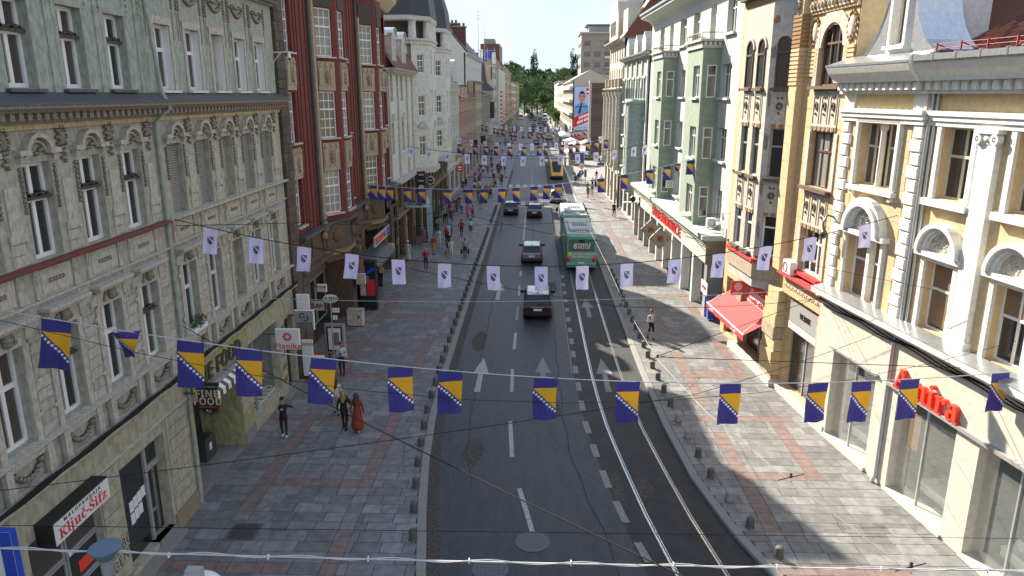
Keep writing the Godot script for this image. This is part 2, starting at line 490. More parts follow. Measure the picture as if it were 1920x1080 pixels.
func setting() -> void:
	var b := MB.new()
	for i in 12:
		for j in 16:
			var x := -1500.0 + i * 250; var z := 250.0 - j * 125
			b.quad(Vector3(x, -0.03, z), Vector3(x + 250, -0.03, z), Vector3(x + 250, -0.03, z - 125), Vector3(x, -0.03, z - 125))
	kind(put(self, "ground", b, M.ground), "structure")
	var kl := func(z): return curve_at(KERB_L, z)
	var kr := func(z): return curve_at(KERB_R, z)
	b = MB.new()
	ribbon(b, kl, func(z): return curve_at(RAIL, z) - 0.85, 12, -40, 0.0, 1.0)
	ribbon(b, kl, func(z): return curve_at(RAIL, z) - 0.85, -40, -560, 0.0, 20.0)
	kind(put(self, "road", b, M.asphalt), "structure")
	b = MB.new()
	ribbon(b, func(z): return curve_at(RAIL, z) - 0.85, kr, 12, -40, -0.002, 1.0)
	ribbon(b, func(z): return curve_at(RAIL, z) - 0.85, kr, -40, -560, -0.002, 20.0)
	kind(put(self, "tram_lane", b, M.track_asphalt), "structure")
	# gutter strip along the left kerb, paler and dusty
	b = MB.new()
	ribbon(b, kl, func(z): return curve_at(KERB_L, z) + 0.42, 12, -40, 0.006, 1.0)
	ribbon(b, kl, func(z): return curve_at(KERB_L, z) + 0.42, -40, -140, 0.006, 10.0)
	mat("gutter", 0.085, 0.077, 0.066, 0.85, "rough", 0.7, 0.4)
	kind(put(self, "road_gutter", b, M.gutter), "structure")
	rails()
	markings()
	pavement("left_pavement", -1)
	pavement("right_pavement", 1)
	kerbs("left_kerb", KERB_L, -1, M.kerb)
	kerbs("right_kerb", KERB_R, 1, M.kerb)
	bollards()

func rails() -> void:
	for k in 2:
		var b := MB.new()
		for q in [[0.0, 0.07, 0.008], [0.105, 0.135, 0.007]]:
			for span in [[12.0, -40.0, 0.8], [-40.0, -520.0, 16.0]]:
				var o: float = k * 1.5 + q[0]; var e: float = k * 1.5 + q[1]
				ribbon(b, func(z): return curve_at(RAIL, z) + o, func(z): return curve_at(RAIL, z) + e, span[0], span[1], q[2], span[2])
		kind(put(self, "tram_rail", b, M.rail), "structure")

func dash(root: Node, z0: float, z1: float, x0: float, x1: float, w: float, m: Material) -> void:
	var b := MB.new()
	b.quad(Vector3(x0 - w / 2, 0.009, z0), Vector3(x0 + w / 2, 0.009, z0), Vector3(x1 + w / 2, 0.009, z1), Vector3(x1 - w / 2, 0.009, z1))
	put(root, "painted_line", b, m)

func markings() -> void:
	var root := node(self, "road_markings"); kind(root, "structure")
	var mid := [Vector2(-18, 0.45), Vector2(-21.3, 0.0), Vector2(-24.06, -0.49), Vector2(-26.46, -0.84), Vector2(-29.7, -1.02), Vector2(-33, -1.06), Vector2(-36, -1.12), Vector2(-600, -1.15)]
	for p in [[-21.3, -24.06], [-26.46, -29.76], [-33.06, -36.13], [-39.2, -42.2], [-44.8, -47.85], [-50.6, -53.6], [-56.4, -58.3], [-61.8, -64.6], [-66, -70], [-71.5, -90.5], [-15, -18]]:
		dash(root, p[0], p[1], curve_at(mid, p[0]), curve_at(mid, p[1]), 0.17, M.paint)
	for k in 18:  # short dashes beyond the first crossing
		dash(root, -101.0 - k * 2.2 + (0.0 if k < 6 else -7.0), -102.0 - k * 2.2 + (0.0 if k < 6 else -7.0), -0.55, -0.55, 0.16, M.paint)
	var right := [Vector2(-15, 5.0), Vector2(-19.8, 3.61), Vector2(-22, 3.16), Vector2(-24.2, 2.8), Vector2(-26.57, 2.55), Vector2(-29.86, 2.28), Vector2(-35.6, 2.2), Vector2(-600, 2.15)]
	for p in [[-17.2, -18.3], [-19.79, -20.84], [-21.96, -23.3], [-24.21, -25.5], [-26.57, -27.67], [-28.66, -29.86], [-31, -32.1], [-33.3, -34.4], [-35.6, -36.7], [-38, -39], [-40.2, -41.2], [-42.4, -43.3], [-44.6, -45.5], [-46.8, -47.6], [-49, -49.8], [-51.2, -52], [-53.5, -54.4], [-56, -57]]:
		dash(root, p[0], p[1], curve_at(right, p[0]), curve_at(right, p[1]), 0.26, M.paint_worn)
	for p in [[-35.6, -56.2], [-56.2, -92.0]]:
		dash(root, p[0], p[1], 1.98, 1.9 if p[0] < -50 else 2.0, 0.05, M.paint_worn)
	dash(root, -92, -94, 0.0, 0.0, 0.1, M.paint)
	for c in [[-114.2, 3.4], [-95.2, 3.2], [-176.0, 3.4]]:  # zebra crossings
		for k in 8:
			var x := -3.9 + k * 1.15
			if c[0] == -95.2 and (k == 5 or k == 6): continue
			dash(root, c[0], c[0] - c[1], x, x, 0.58, M.paint)
	for c in [-93.6, -174.0, -181.5]:
		var b := MB.new(); b.quad(Vector3(-4.2, 0.009, c), Vector3(2.2, 0.009, c), Vector3(2.2, 0.009, c - 0.35), Vector3(-4.2, 0.009, c - 0.35))
		put(root, "stop_line", b, M.paint)
	for a in [[-2.75, -33.0, -37.8, M.paint], [0.48, -33.3, -38.0, M.paint_worn], [3.66, -33.2, -37.9, M.paint_worn], [-2.6, -49.5, -54.5, M.paint], [3.6, -45.5, -50, M.paint_worn]]:
		var b := MB.new()
		var x: float = a[0]; var y := 0.011; var zm: float = lerpf(a[1], a[2], 0.5)
		b.quad(Vector3(x - 0.15, y, a[1]), Vector3(x + 0.15, y, a[1]), Vector3(x + 0.13, y, zm), Vector3(x - 0.13, y, zm))
		b.tri(Vector3(x - 0.42, y, zm), Vector3(x + 0.42, y, zm), Vector3(x, y, a[2]))
		put(root, "lane_arrow", b, a[3])
	for p in [[-0.0, -20.77, 0.5], [-1.28, -19.3, 0.5]]:  # manhole covers in the road
		var b := MB.new()
		var o := node(self, "manhole_cover", Vector3(p[0], 0.005, p[1]))
		tag(o, "round iron manhole cover by the first lane dash" if p[1] < -20 else "round iron manhole cover nearest the bottom edge of the road", "manhole cover", "manhole covers")
		b.lathe([Vector2(0.56, 0.0), Vector2(0.56, 0.008), Vector2(0.47, 0.008), Vector2(0.47, 0.002), Vector2(0.01, 0.002)], 24)
		put(o, "rim", b, M.iron)
		b = MB.new()
		for i in 7:
			for j in 7:
				var q := Vector2((i - 3) * 0.135, (j - 3) * 0.135)
				if q.length() < 0.43: b.box(q.x - 0.045, 0, q.y - 0.045, q.x + 0.045, 0.009, q.y + 0.045, "u")
		kind(put(o, "cover_studs", b, M.iron), "stuff")
	var o := node(self, "drain_cover", Vector3(-9.47, 0.122, -20.85))
	tag(o, "square iron drain cover set in the left pavement", "drain cover")
	bx(o, "frame", -0.5, 0, -0.5, 0.5, 0.006, 0.5, M.bollard); bx(o, "cover", -0.4, 0, -0.4, 0.4, 0.012, 0.4, M.iron)
	for q in [[1.25, -17.0, -60.0, 0.035], [-2.9, -24.0, -52.0, 0.03], [2.02, -40.0, -95.0, 0.04], [-0.2, -52.0, -84.0, 0.03]]:  # tarred joints
		var b := MB.new()
		var lz := zs(q[1], q[2], 0.9)
		for i in lz.size() - 1:
			var x0: float = q[0] + 0.05 * sin(lz[i] * 1.7) + curve_at(mid, lz[i]) + 1.1; var x1: float = q[0] + 0.05 * sin(lz[i + 1] * 1.7) + curve_at(mid, lz[i + 1]) + 1.1
			b.quad(Vector3(x0, 0.006, lz[i]), Vector3(x0 + q[3], 0.006, lz[i]), Vector3(x1 + q[3], 0.006, lz[i + 1]), Vector3(x1, 0.006, lz[i + 1]))
		put(root, "tar_joint", b, M.rubber)
	# asphalt repairs between the rails
	for p in [[4.1, -24.2, 0.35, 0.9], [3.1, -24.0, 0.3, 1.2], [4.2, -41.5, 0.5, 0.7], [4.9, -27.5, 0.3, 0.6], [-2.4, -27.0, 0.5, 1.3], [-3.2, -40.5, 0.45, 1.8], [0.9, -31.0, 0.35, 0.9], [1.2, -53.0, 0.5, 2.2]]:
		var b := MB.new()
		var ring := []
		for k in 9: ring.append(Vector3(p[0] + cos(TAU * k / 9) * p[2] * rng.randf_range(0.7, 1.2), 0.005, p[1] - sin(TAU * k / 9) * p[3] * rng.randf_range(0.7, 1.2)))
		for k in range(1, 8): b.tri(ring[0], ring[k], ring[k + 1])
		put(root, "asphalt_patch", b, M.gutter)

func is_pink(side: int, x: float, z: float) -> bool:
	var ax := absf(x)
	var zz := fposmod(-z, 10.4)
	if side < 0:
		if z > -60 and z < -19 and (absf(ax - 9.9) < 0.28 and zz > 1.5 and zz < 9.2): return true
		if z > -46 and absf(ax - 6.15) < 0.26 and zz > 3.2: return true
		if zz > 3.1 and zz < 3.75 and ax < 9.9 and ax > 6.0: return true
		return zz > 8.4 and zz < 9.0 and ax > 7.4
	if absf(ax - 7.9) < 0.28 and zz > 0.5 and zz < 7.6: return true
	if absf(ax - 10.6) < 0.28 and zz > 4.0 and zz < 9.5: return true
	if zz > 3.9 and zz < 4.5 and ax > 7.9 and ax < 10.9: return true
	return zz > 9.0 and zz < 9.6 and ax > 7.2 and ax < 11.5

func pavement(called: String, side: int) -> void:
	var root := node(self, called); kind(root, "structure")
	var kc: Array = KERB_L if side < 0 else KERB_R
	var far_x := -13.2 if side < 0 else 15.0
	var b := MB.new()
	var edge := func(z): return curve_at(kc, z) + side * 0.02
	var out := func(_z): return far_x
	for s in [[12.0, -40.0, 1.0], [-40.0, -128.0, 12.0]]:
		if side < 0: ribbon(b, out, edge, s[0], s[1], 0.092, s[2])
		else: ribbon(b, edge, out, s[0], s[1], 0.092, s[2])
	put(root, "bedding", b, M.gutter)
	b = MB.new()
	if side < 0: ribbon(b, out, edge, -128, -560, 0.12, 40)
	else:
		ribbon(b, edge, out, -110, -560, 0.12, 40)
		b.quad(Vector3(15, 0.12, -107), Vector3(60, 0.12, -107), Vector3(60, 0.12, -340), Vector3(15, 0.12, -340))
	put(root, "far_paving", b, M.pave_far)
	# slabs in courses across the pavement
	if not cache.has("slab"):
		var s := MB.new()
		var r := 0.012
		s.quad(Vector3(r, 1, 1 - r), Vector3(1 - r, 1, 1 - r), Vector3(1 - r, 1, r), Vector3(r, 1, r))
		for e in [[Vector3(0, 0, 1), Vector3(1, 0, 1), Vector3(1 - r, 1, 1 - r), Vector3(r, 1, 1 - r)], [Vector3(1, 0, 1), Vector3(1, 0, 0), Vector3(1 - r, 1, r), Vector3(1 - r, 1, 1 - r)], [Vector3(1, 0, 0), Vector3(0, 0, 0), Vector3(r, 1, r), Vector3(1 - r, 1, r)], [Vector3(0, 0, 0), Vector3(0, 0, 1), Vector3(r, 1, 1 - r), Vector3(r, 1, r)]]:
			s.quad(e[0], e[1], e[2], e[3])
		cache.slab = s.mesh()
	var left := 296
	var rest := MB.new()
	var z := -17.6 if side < 0 else -18.6
	var row := 0
	var near_rows := []
	var zz := z
	while zz > -126:
		near_rows.append(zz)
		zz -= 0.56 if zz > -60 else 1.12
	zz = z
	while zz < 2.0:
		zz += 0.56
		near_rows.append(zz)
	for q in near_rows:
		row += 1
		var dz := 0.56 if q > -60 else 1.12
		var x: float = curve_at(kc, q - dz / 2) + side * 0.32
		var stop := -12.6 if side < 0 else lerpf(14.2, 11.8, clampf((-q - 18) / 25.0, 0, 1))
		var first := true
		while absf(x) < absf(stop):
			var wd := rng.randf_range(0.55, 1.15) if not first else rng.randf_range(0.3, 0.9)
			first = false
			var x2 := x + side * wd
			if absf(x2) > absf(stop): x2 = stop
			for e in ([5.89, 6.41, 9.62, 10.18] if side < 0 else [7.62, 8.18, 10.32, 10.88]):
				if absf(x) < e - 0.02 and absf(x2) > e: x2 = e * side
			var pk := is_pink(side, (x + x2) / 2, q - dz / 2)
			var tone := rng.randi() % 4
			if side < 0 and rng.randf() < 0.5: tone = mini(tone, 1 + rng.randi() % 2)
			var lo := minf(x, x2); var hi := maxf(x, x2)
			var yt := rng.randf_range(0.028, 0.032)
			if left > 0 and q <= (-17.6 if side < 0 else -18.6) and hi - lo > 0.2:
				left -= 1
				var o := put(root, "paving_slab", cache.slab, M.slab_pink if pk else M["slab%d" % tone], Vector3(lo + 0.005, 0.09, q - dz + 0.005))
				o.scale = Vector3(hi - lo - 0.01, yt, dz - 0.01)
			else:
				var g: float = [0.165, 0.19, 0.215, 0.25][tone]
				rest.col = Color(g, g, g)
				if pk: rest.col = Color(0.22, 0.155, 0.14)
				rest.quad(Vector3(lo + 0.006, 0.09 + yt, q - 0.006), Vector3(hi - 0.006, 0.09 + yt, q - 0.006), Vector3(hi - 0.006, 0.09 + yt, q - dz + 0.006), Vector3(lo + 0.006, 0.09 + yt, q - dz + 0.006))
			x = x2
	kind(put(root, "paving_slabs", rest, M.slabs), "stuff")

func kerbs(called: String, kc: Array, side: int, m: Material) -> void:
	var root := node(self, called); kind(root, "structure")
	var z := -15.0
	var rest := MB.new()
	while z > -126:
		var z2 := z - (1.0 if z > -60 else 3.0)
		var b := MB.new() if z > -60 else rest
		var a: float = curve_at(kc, z - 0.01); var c: float = curve_at(kc, z2 + 0.01)
		var w := 0.3 * side; var y := 0.128; var ch := 0.025 * side
		var p0 := Vector3(a, -0.02, z - 0.006); var p1 := Vector3(c, -0.02, z2 + 0.006)
		var q0 := Vector3(a, y - 0.025, z - 0.006); var q1 := Vector3(c, y - 0.025, z2 + 0.006)
		var r0 := Vector3(a + ch, y, z - 0.006); var r1 := Vector3(c + ch, y, z2 + 0.006)
		var s0 := Vector3(a + w, y, z - 0.006); var s1 := Vector3(c + w, y, z2 + 0.006)
		if side > 0:
			b.quad(p1, p0, q0, q1); b.quad(q1, q0, r0, r1); b.quad(r1, r0, s0, s1); b.quad(p0, s0 - Vector3(0, y, 0), s0, r0)
		else:
			b.quad(p0, p1, q1, q0); b.quad(q0, q1, r1, r0); b.quad(r0, r1, s1, s0); b.quad(s0 - Vector3(0, y, 0), p0, r0, s0)
		if z > -60: put(root, "kerb_stone", b, m)
		z = z2
	put(root, "far_kerb", rest, m)
	rest = MB.new()
	var y := 0.125
	for p in [[-126.0, -560.0], [12.0, -15.0]]:
		if side > 0: ribbon(rest, func(q): return curve_at(kc, q), func(q): return curve_at(kc, q) + 0.3, p[0], p[1], y, 2.0 if p[0] > 0 else 40.0)
		else: ribbon(rest, func(q): return curve_at(kc, q) - 0.3, func(q): return curve_at(kc, q), p[0], p[1], y, 2.0 if p[0] > 0 else 40.0)
	put(root, "kerb_run", rest, m)

func bollards() -> void:
	var b := MB.new()
	b.lathe([Vector2(0.12, 0.0), Vector2(0.13, 0.03), Vector2(0.13, 0.3), Vector2(0.122, 0.35), Vector2(0.1, 0.375), Vector2(0.04, 0.39), Vector2(0.002, 0.392)], 14)
	var body := b.mesh()
	b = MB.new(); b.lathe([Vector2(0.16, 0.0), Vector2(0.16, 0.02), Vector2(0.125, 0.03)], 14)
	var foot := b.mesh()
	var proto := node(self, "bollard", Vector3(-3.84, 0.12, -20.6))
	put(proto, "post", body, M.bollard); put(proto, "collar", foot, M.bollard)
	var places := []
	var z := -20.6
	while z > -92:
		if not (z < -77 and z > -80): places.append([-1, z])
		z -= 1.62
	z = -18.4
	while z > -58:
		places.append([1, z]); z -= 1.62
	z = -82.0
	while z > -95: places.append([1, z]); z -= 2.0
	var k := [0, 0]
	for p in places:
		var s: int = p[0]
		var x: float = curve_at(KERB_L, p[1]) - 0.42 if s < 0 else curve_at(KERB_R, p[1]) + 0.72
		var o: Node3D = proto
		if k[0] + k[1] > 0:
			o = proto.duplicate(); o.name = "bollard"; add_child(o, true)
		o.position = Vector3(x, 0.12, p[1])
		if s > 0 and p[1] > -30 and rng.randf() < 0.3: (o.get_child(0) as MeshInstance3D).material_override = M.bollard_pale
		var i := 0 if s < 0 else 1
		k[i] += 1
		tag(o, "stubby dark bollard on the %s kerb, %s from the near end of its row" % ["left" if s < 0 else "right", ordinal(k[i])], "bollard", "bollards along the %s kerb" % ["left" if s < 0 else "right"])

func ordinal(i: int) -> String:
	var w := ["first", "second", "third", "fourth", "fifth", "sixth", "seventh", "eighth", "ninth", "tenth", "eleventh", "twelfth", "thirteenth", "fourteenth", "fifteenth", "sixteenth", "seventeenth", "eighteenth", "nineteenth", "twentieth"]
	if i <= 20: return w[i - 1]
	var tens := ["twenty", "thirty", "forty", "fifty", "sixty", "seventy", "eighty", "ninety"]
	var tens_th := ["twentieth", "thirtieth", "fortieth", "fiftieth", "sixtieth", "seventieth", "eightieth", "ninetieth"]
	return tens_th[i / 10 - 2] if i % 10 == 0 else tens[i / 10 - 2] + "-" + w[i % 10 - 1]

# ---------------------------------------------------------------- left side
func garland(b: MB, x0: float, x1: float, y: float, drop: float, r: float, k := 7, w := 0.04) -> void:
	for i in k:
		var t := (i + 0.5) / k
		var q := Vector3(lerpf(x0, x1, t), y - drop * 4 * t * (1 - t), w)
		b.blob(q, Vector3(absf(x1 - x0) / k * 0.72, r * (0.7 + 1.2 * t * (1 - t)), r * 0.9), 6, 3)

func cartouche(b: MB, x: float, y: float, h: float) -> void:
	b.blob(Vector3(x, y, 0.04), Vector3(h * 0.2, h * 0.34, 0.07), 8, 4)
	for k in 10:
		var a := TAU * k / 10
		b.blob(Vector3(x + cos(a) * h * 0.28, y + sin(a) * h * 0.42, 0.05), Vector3(h * 0.1, h * 0.1, 0.06), 6, 3)
	for k in 4: b.blob(Vector3(x + (0.06 if k % 2 else -0.06), y - h * (0.55 + k * 0.13), 0.04), Vector3(h * 0.12, h * 0.08, 0.05), 6, 3)

func cornice(par: Node, u0: float, u1: float, v: float, out: float, m: Material, tin: Material, dent := 0.29, dent_h := 0.16) -> void:
	var b := MB.new()
	b.prism(PackedVector2Array([Vector2(0, v), Vector2(out * 0.25, v), Vector2(out * 0.3, v + 0.1), Vector2(out * 0.3, v + 0.1 + dent_h), Vector2(out * 0.8, v + 0.1 + dent_h), Vector2(out, v + 0.2 + dent_h), Vector2(out, v + 0.3 + dent_h), Vector2(0, v + 0.3 + dent_h)]), 0, u1 - u0)
	var c := put(par, "cornice", b, m)
	c.transform = Transform3D(Basis(Vector3(0, 0, 1), Vector3.UP, Vector3(-1, 0, 0)), Vector3(u1, 0, 0))
	if tin:
		b = MB.new()
		var y := v + 0.3 + dent_h
		b.quad(Vector3(u0, y + 0.02, out + 0.03), Vector3(u1, y + 0.02, out + 0.03), Vector3(u1, y + 0.26, 0.01), Vector3(u0, y + 0.26, 0.01))
		b.box(u0, y - 0.03, out, u1, y + 0.02, out + 0.03)
		var k := u0 + 1.1
		while k < u1:
			b.quad(Vector3(k, y + 0.05, out), Vector3(k + 0.03, y + 0.05, out), Vector3(k + 0.03, y + 0.3, 0.02), Vector3(k, y + 0.3, 0.02)); k += 1.6
		put(par, "tin_flashing", b, tin)
	if dent > 0:
		b = MB.new(); b.box(-dent * 0.27, v + 0.1, out * 0.28, dent * 0.27, v + 0.1 + dent_h, out * 0.72, "b")
		var dm := b.mesh()
		var k := u0 + dent * 0.5
		while k < u1:
			put(par, "dentil", dm, m, Vector3(k, 0, 0)); k += dent

func ledge(par: Node, called: String, u0: float, u1: float, v: float, h: float, out: float, m: Material) -> void:
	var b := MB.new()
	b.box(u0, v, 0.001, u1, v + h * 0.45, out * 0.6); b.box(u0, v + h * 0.45, 0.001, u1, v + h, out)
	put(par, called, b, m)

func l1(root: Node3D, z0: float, z1: float, axes: Array, blind: int, second: bool, shops: Array) -> void:
	var holes := []
	var W := 1.02
	for a in axes:
		for f in [[6.15, 2.35], [10.2, 2.27], [14.15, 1.97]]: holes.append([a - z0, f[0], W, f[1]])
	wall(root, "ground_floor_wall", 0, z1 - z0, 0, 5.0, shops, M.L1_base, 0.35)
	wall(root, "upper_wall", 0, z1 - z0, 5.0, 13.36, holes.filter(func(h): return h[1] < 13), M.L1_wall, 0.42)
	wall(root, "top_floor_wall", 0, z1 - z0, 13.36, 18.1, holes.filter(func(h): return h[1] > 13), M.L1_green if second else M.L1_green, 0.42)
	core(root, 0, z1 - z0, 18.05, 11.0, -1.9 if second else -0.5)
	var b := MB.new()
	if second: b.box(0, 4.4, -1.9, z1 - z0, 18.05, -0.44); put(root, "inner_wall", b, M.concrete)
	# shapes that repeat on every axis
	var hood := MB.new()
	hood.arc_band(W / 2, 12.72, 0.36, 0.47, 0.12, PI - 0.12, 0, 0.2, 10, 0.9)
	hood.arc_band(W / 2, 12.66, 0.3, 0.35, 0.12, PI - 0.12, 0, 0.1, 8, 0.9)
	hood.box(-0.22, 12.66, 0, 0.17, 12.78, 0.2); hood.box(W - 0.17, 12.66, 0, W + 0.22, 12.78, 0.2)
	hood.box(-0.14, 12.5, 0, -0.02, 12.66, 0.12); hood.box(W + 0.02, 12.5, 0, W + 0.14, 12.66, 0.12)
	var orn := MB.new()
	garland(orn, 0.06, W / 2, 12.62, -0.14, 0.07, 5); garland(orn, W / 2, W - 0.06, 12.62, -0.14, 0.07, 5)
	for k in 9:
		orn.blob(Vector3(-0.1, 12.35 - k * 0.12, 0.03), Vector3(0.06, 0.06, 0.05), 6, 3); orn.blob(Vector3(W + 0.1, 12.35 - k * 0.12, 0.03), Vector3(0.06, 0.06, 0.05), 6, 3)
	var cart := MB.new(); cartouche(cart, 0, 13.0, 0.62)
	var strip := MB.new()
	strip.box(-0.2, 10.75, 0, 0.2, 12.0, 0.035); strip.box(-0.26, 10.75, 0, 0.26, 10.95, 0.05)
	for k in 5: strip.box(-0.3, 10.62 + k * 0.07, 0, -0.22, 10.66 + k * 0.07, 0.05); 
	for k in 5: strip.box(0.22, 10.62 + k * 0.07, 0, 0.3, 10.66 + k * 0.07, 0.05)
	var ped := MB.new()
	ped.box(-0.3, 9.05, 0, W + 0.3, 9.14, 0.34); ped.box(-0.22, 8.95, 0, W + 0.22, 9.05, 0.24)
	ped.box(-0.12, 8.5, 0, W + 0.12, 8.95, 0.05)
	ped.arc_band(-0.12, 8.6, 0.02, 0.3, PI / 2, PI, 0, 0.09, 5); ped.arc_band(W + 0.12, 8.6, 0.02, 0.3, 0, PI / 2, 0, 0.09, 5)
	var mask := MB.new(); mask.blob(Vector3(W / 2, 8.76, 0.1), Vector3(0.14, 0.18, 0.12), 8, 5); mask.blob(Vector3(W / 2, 8.92, 0.08), Vector3(0.2, 0.09, 0.1), 8, 4)
	for k in 3:
		mask.blob(Vector3(W / 2 - 0.2 - 0.05 * k, 8.85 - k * 0.1, 0.05), Vector3(0.07, 0.07, 0.06), 6, 3); mask.blob(Vector3(W / 2 + 0.2 + 0.05 * k, 8.85 - k * 0.1, 0.05), Vector3(0.07, 0.07, 0.06), 6, 3)
	var side := MB.new()
	side.box(-0.2, 6.1, 0, -0.001, 8.5, 0.05); side.box(W + 0.001, 6.1, 0, W + 0.2, 8.5, 0.05)
	side.blob(Vector3(-0.24, 8.2, 0.03), Vector3(0.09, 0.09, 0.05), 6, 3); side.blob(Vector3(W + 0.24, 8.2, 0.03), Vector3(0.09, 0.09, 0.05), 6, 3)
	side.blob(Vector3(-0.24, 6.7, 0.03), Vector3(0.08, 0.08, 0.05), 6, 3); side.blob(Vector3(W + 0.24, 6.7, 0.03), Vector3(0.08, 0.08, 0.05), 6, 3)
	var balu := MB.new()
	balu.box(-0.3, 5.12, 0.02, -0.08, 6.0, 0.16); balu.box(W + 0.08, 5.12, 0.02, W + 0.3, 6.0, 0.16)
	balu.box(-0.08, 5.84, 0.02, W + 0.08, 6.0, 0.12); balu.box(-0.08, 5.12, 0.02, W + 0.08, 5.26, 0.12)
	var fest := MB.new(); garland(fest, 0.02, W - 0.02, 5.78, 0.34, 0.09, 9, 0.06); fest.blob(Vector3(0.06, 5.7, 0.06), Vector3(0.08, 0.1, 0.07), 6, 3); fest.blob(Vector3(W - 0.06, 5.7, 0.06), Vector3(0.08, 0.1, 0.07), 6, 3)
	var panel := MB.new()
	panel.box(-0.12, 9.4, 0, W + 0.12, 10.0, 0.03); panel.box(-0.05, 9.47, 0.03, W + 0.05, 9.93, 0.045)
	for s in [-0.28, W + 0.16]:
		panel.box(s, 9.34, 0, s + 0.12, 10.06, 0.06); panel.box(s + 0.04, 9.7, 0.06, s + 0.08, 9.92, 0.09)
	var pattern := MB.new(); pattern.box(0.22, 9.66, 0.04, W - 0.22, 9.74, 0.07)
	for k in 5: pattern.blob(Vector3(0.26 + k * 0.125, 9.7, 0.06), Vector3(0.05, 0.06, 0.04), 6, 3)
	var top := MB.new()
	for s in [[-0.16, 0.0], [W, W + 0.16]]: top.box(s[0], 14.1, 0, s[1], 16.3, 0.04)
	top.box(-0.16, 16.12, 0, W + 0.16, 16.34, 0.045)
	var sill := MB.new(); sill.box(-0.12, 14.05, 0, W + 0.12, 14.13, 0.16)
	var fest3 := MB.new()
	garland(fest3, -0.1, W + 0.1, 17.3, 0.36, 0.1, 9); garland(fest3, 0.1, W - 0.1, 17.35, 0.14, 0.06, 6)
	for s in [-0.42, -0.28, W + 0.3]:
		for k in 8: fest3.blob(Vector3(s, 17.45 - k * 0.11, 0.03), Vector3(0.05, 0.055, 0.04), 6, 3)
		fest3.box(s - 0.012, 15.7, 0, s + 0.012, 16.6, 0.02)
	var lis := MB.new()
	for s in [-0.3, 0.3]: lis.box(s - 0.22, 14.0, 0, s + 0.22, 17.9, 0.03)
	for s in [-0.3, 0.3]:
		for k in 5: lis.blob(Vector3(s, 16.9 - k * 0.16, 0.05), Vector3(0.05, 0.05, 0.03), 6, 3)
	var dark := MB.new()
	for k in 8: dark.blob(Vector3(0.1 + rng.randf() * 0.8, 0.08 + rng.randf() * 0.06, 0.02), Vector3(0.14, 0.07, 0.08), 6, 3)
	dark.box(0, 0, -0.1, W, 0.07, 0.1)
	var ms := {hood = hood.mesh(), orn = orn.mesh(), cart = cart.mesh(), strip = strip.mesh(), ped = ped.mesh(), mask = mask.mesh(), side = side.mesh(), balu = balu.mesh(), fest = fest.mesh(), panel = panel.mesh(), pattern = pattern.mesh(), top = top.mesh(), sill = sill.mesh(), fest3 = fest3.mesh(), lis = lis.mesh(), dark = dark.mesh()}
	var i := 0
	for a in axes:
		var u: float = a - z0
		var at := Vector3(u, 0, 0)
		put(root, "window_hood", ms.hood, M.L1_trim, at); put(root, "plaster_garland", ms.orn, M.L1_orn, at)
		put(root, "pediment", ms.ped, M.L1_trim, at); put(root, "carved_mask", ms.mask, M.L1_orn, at); put(root, "window_surround", ms.side, M.L1_trim, at)
		put(root, "balustrade_panel", ms.balu, M.L1_trim, at); put(root, "festoon", ms.fest, M.L1_orn, at)
		put(root, "wall_panel", ms.panel, M.L1_trim, at); put(root, "panel_ornament", ms.pattern, M.L1_orn, at)
		put(root, "window_surround", ms.top, M.L1_trim if second else M.L1_green, at); put(root, "sill", ms.sill, M.white_trim if second else M.tin_dark, at)
		if second: put(root, "festoon", ms.fest3, M.L1_orn, at)
		var mid := Vector3(u + W + 0.51, 0, 0)
		put(root, "cartouche", ms.cart, M.L1_orn, mid); put(root, "pilaster_strip", ms.strip, M.L1_trim, mid)
		if not second: put(root, "lisene", ms.lis, M.L1_green, mid)
		blocks(root, "stone_course", u + W + 0.24, u + W + 0.8, 6.1, 9.3, 0.9, 0.3, [M.L1_wall, M.L1_trim], [], 0.0, 0.025, 0.03)
		blocks(root, "stone_course", u + W + 0.24, u + W + 0.8, 10.2, 10.72, 0.9, 0.26, [M.L1_wall, M.L1_trim], [], 0.0, 0.02, 0.03)
		for f in [[6.15, 2.35], [10.2, 2.27], [14.15, 1.97]]:
			if i == blind:
				put(root, "blind_window", cache_box(W, f[1]), M.L1_base, Vector3(u, f[0], -0.3)); continue
			if second and f[0] > 10 and f[0] < 11:
				var sh := MB.new()
				for k in 28: sh.box(0.04, f[1] * k / 28.0, 0, W - 0.04, f[1] * (k + 0.75) / 28.0, 0.02)
				put(root, "window_shutter", sh, M.blind_grey, Vector3(u, f[0], -0.2)); continue
			var o := window(root, u, f[0], W, f[1], {tr = 0.62, z = -0.26, th = 0.1, glass = M.glass if rng.randf() < 0.7 else M.glass_warm})
			if not second and f[0] > 10 or (not second and f[0] < 7 and i % 2 == 0): put(o, "window_tray", ms.dark, M.soot, Vector3(0, f[1] * 0.62, 0.08))
		if second: bx(root, "white_reveal", u + W - 0.014, 14.15, -0.34, u + W - 0.002, 16.1, -0.004, M.white)
		i += 1
	# through lines
	ledge(root, "string_course", 0, z1 - z0, 5.0, 0.14, 0.26, M.L1_trim)
	ledge(root, "balustrade_rail", 0, z1 - z0, 5.98, 0.12, 0.2, M.L1_trim)
	ledge(root, "sill_course", 0, z1 - z0, 10.06, 0.12, 0.24, M.red_ledge if not second else M.L1_trim)
	ledge(root, "string_course", 0, z1 - z0, 9.24, 0.08, 0.1, M.L1_trim)
	bx(root, "frieze_strip", 0, 13.22, 0, z1 - z0, 13.34, 0.08, M.cream)
	cornice(root, 0, z1 - z0, 13.34, 0.62 if not second else 0.55, M.L1_orn, M.tin_dark)
	cornice(root, -0.02, z1 - z0 + 0.1, 17.72, 0.5, M.L1_orn, null, 0.29)
	# cables pinned along the ledge
	b = MB.new()
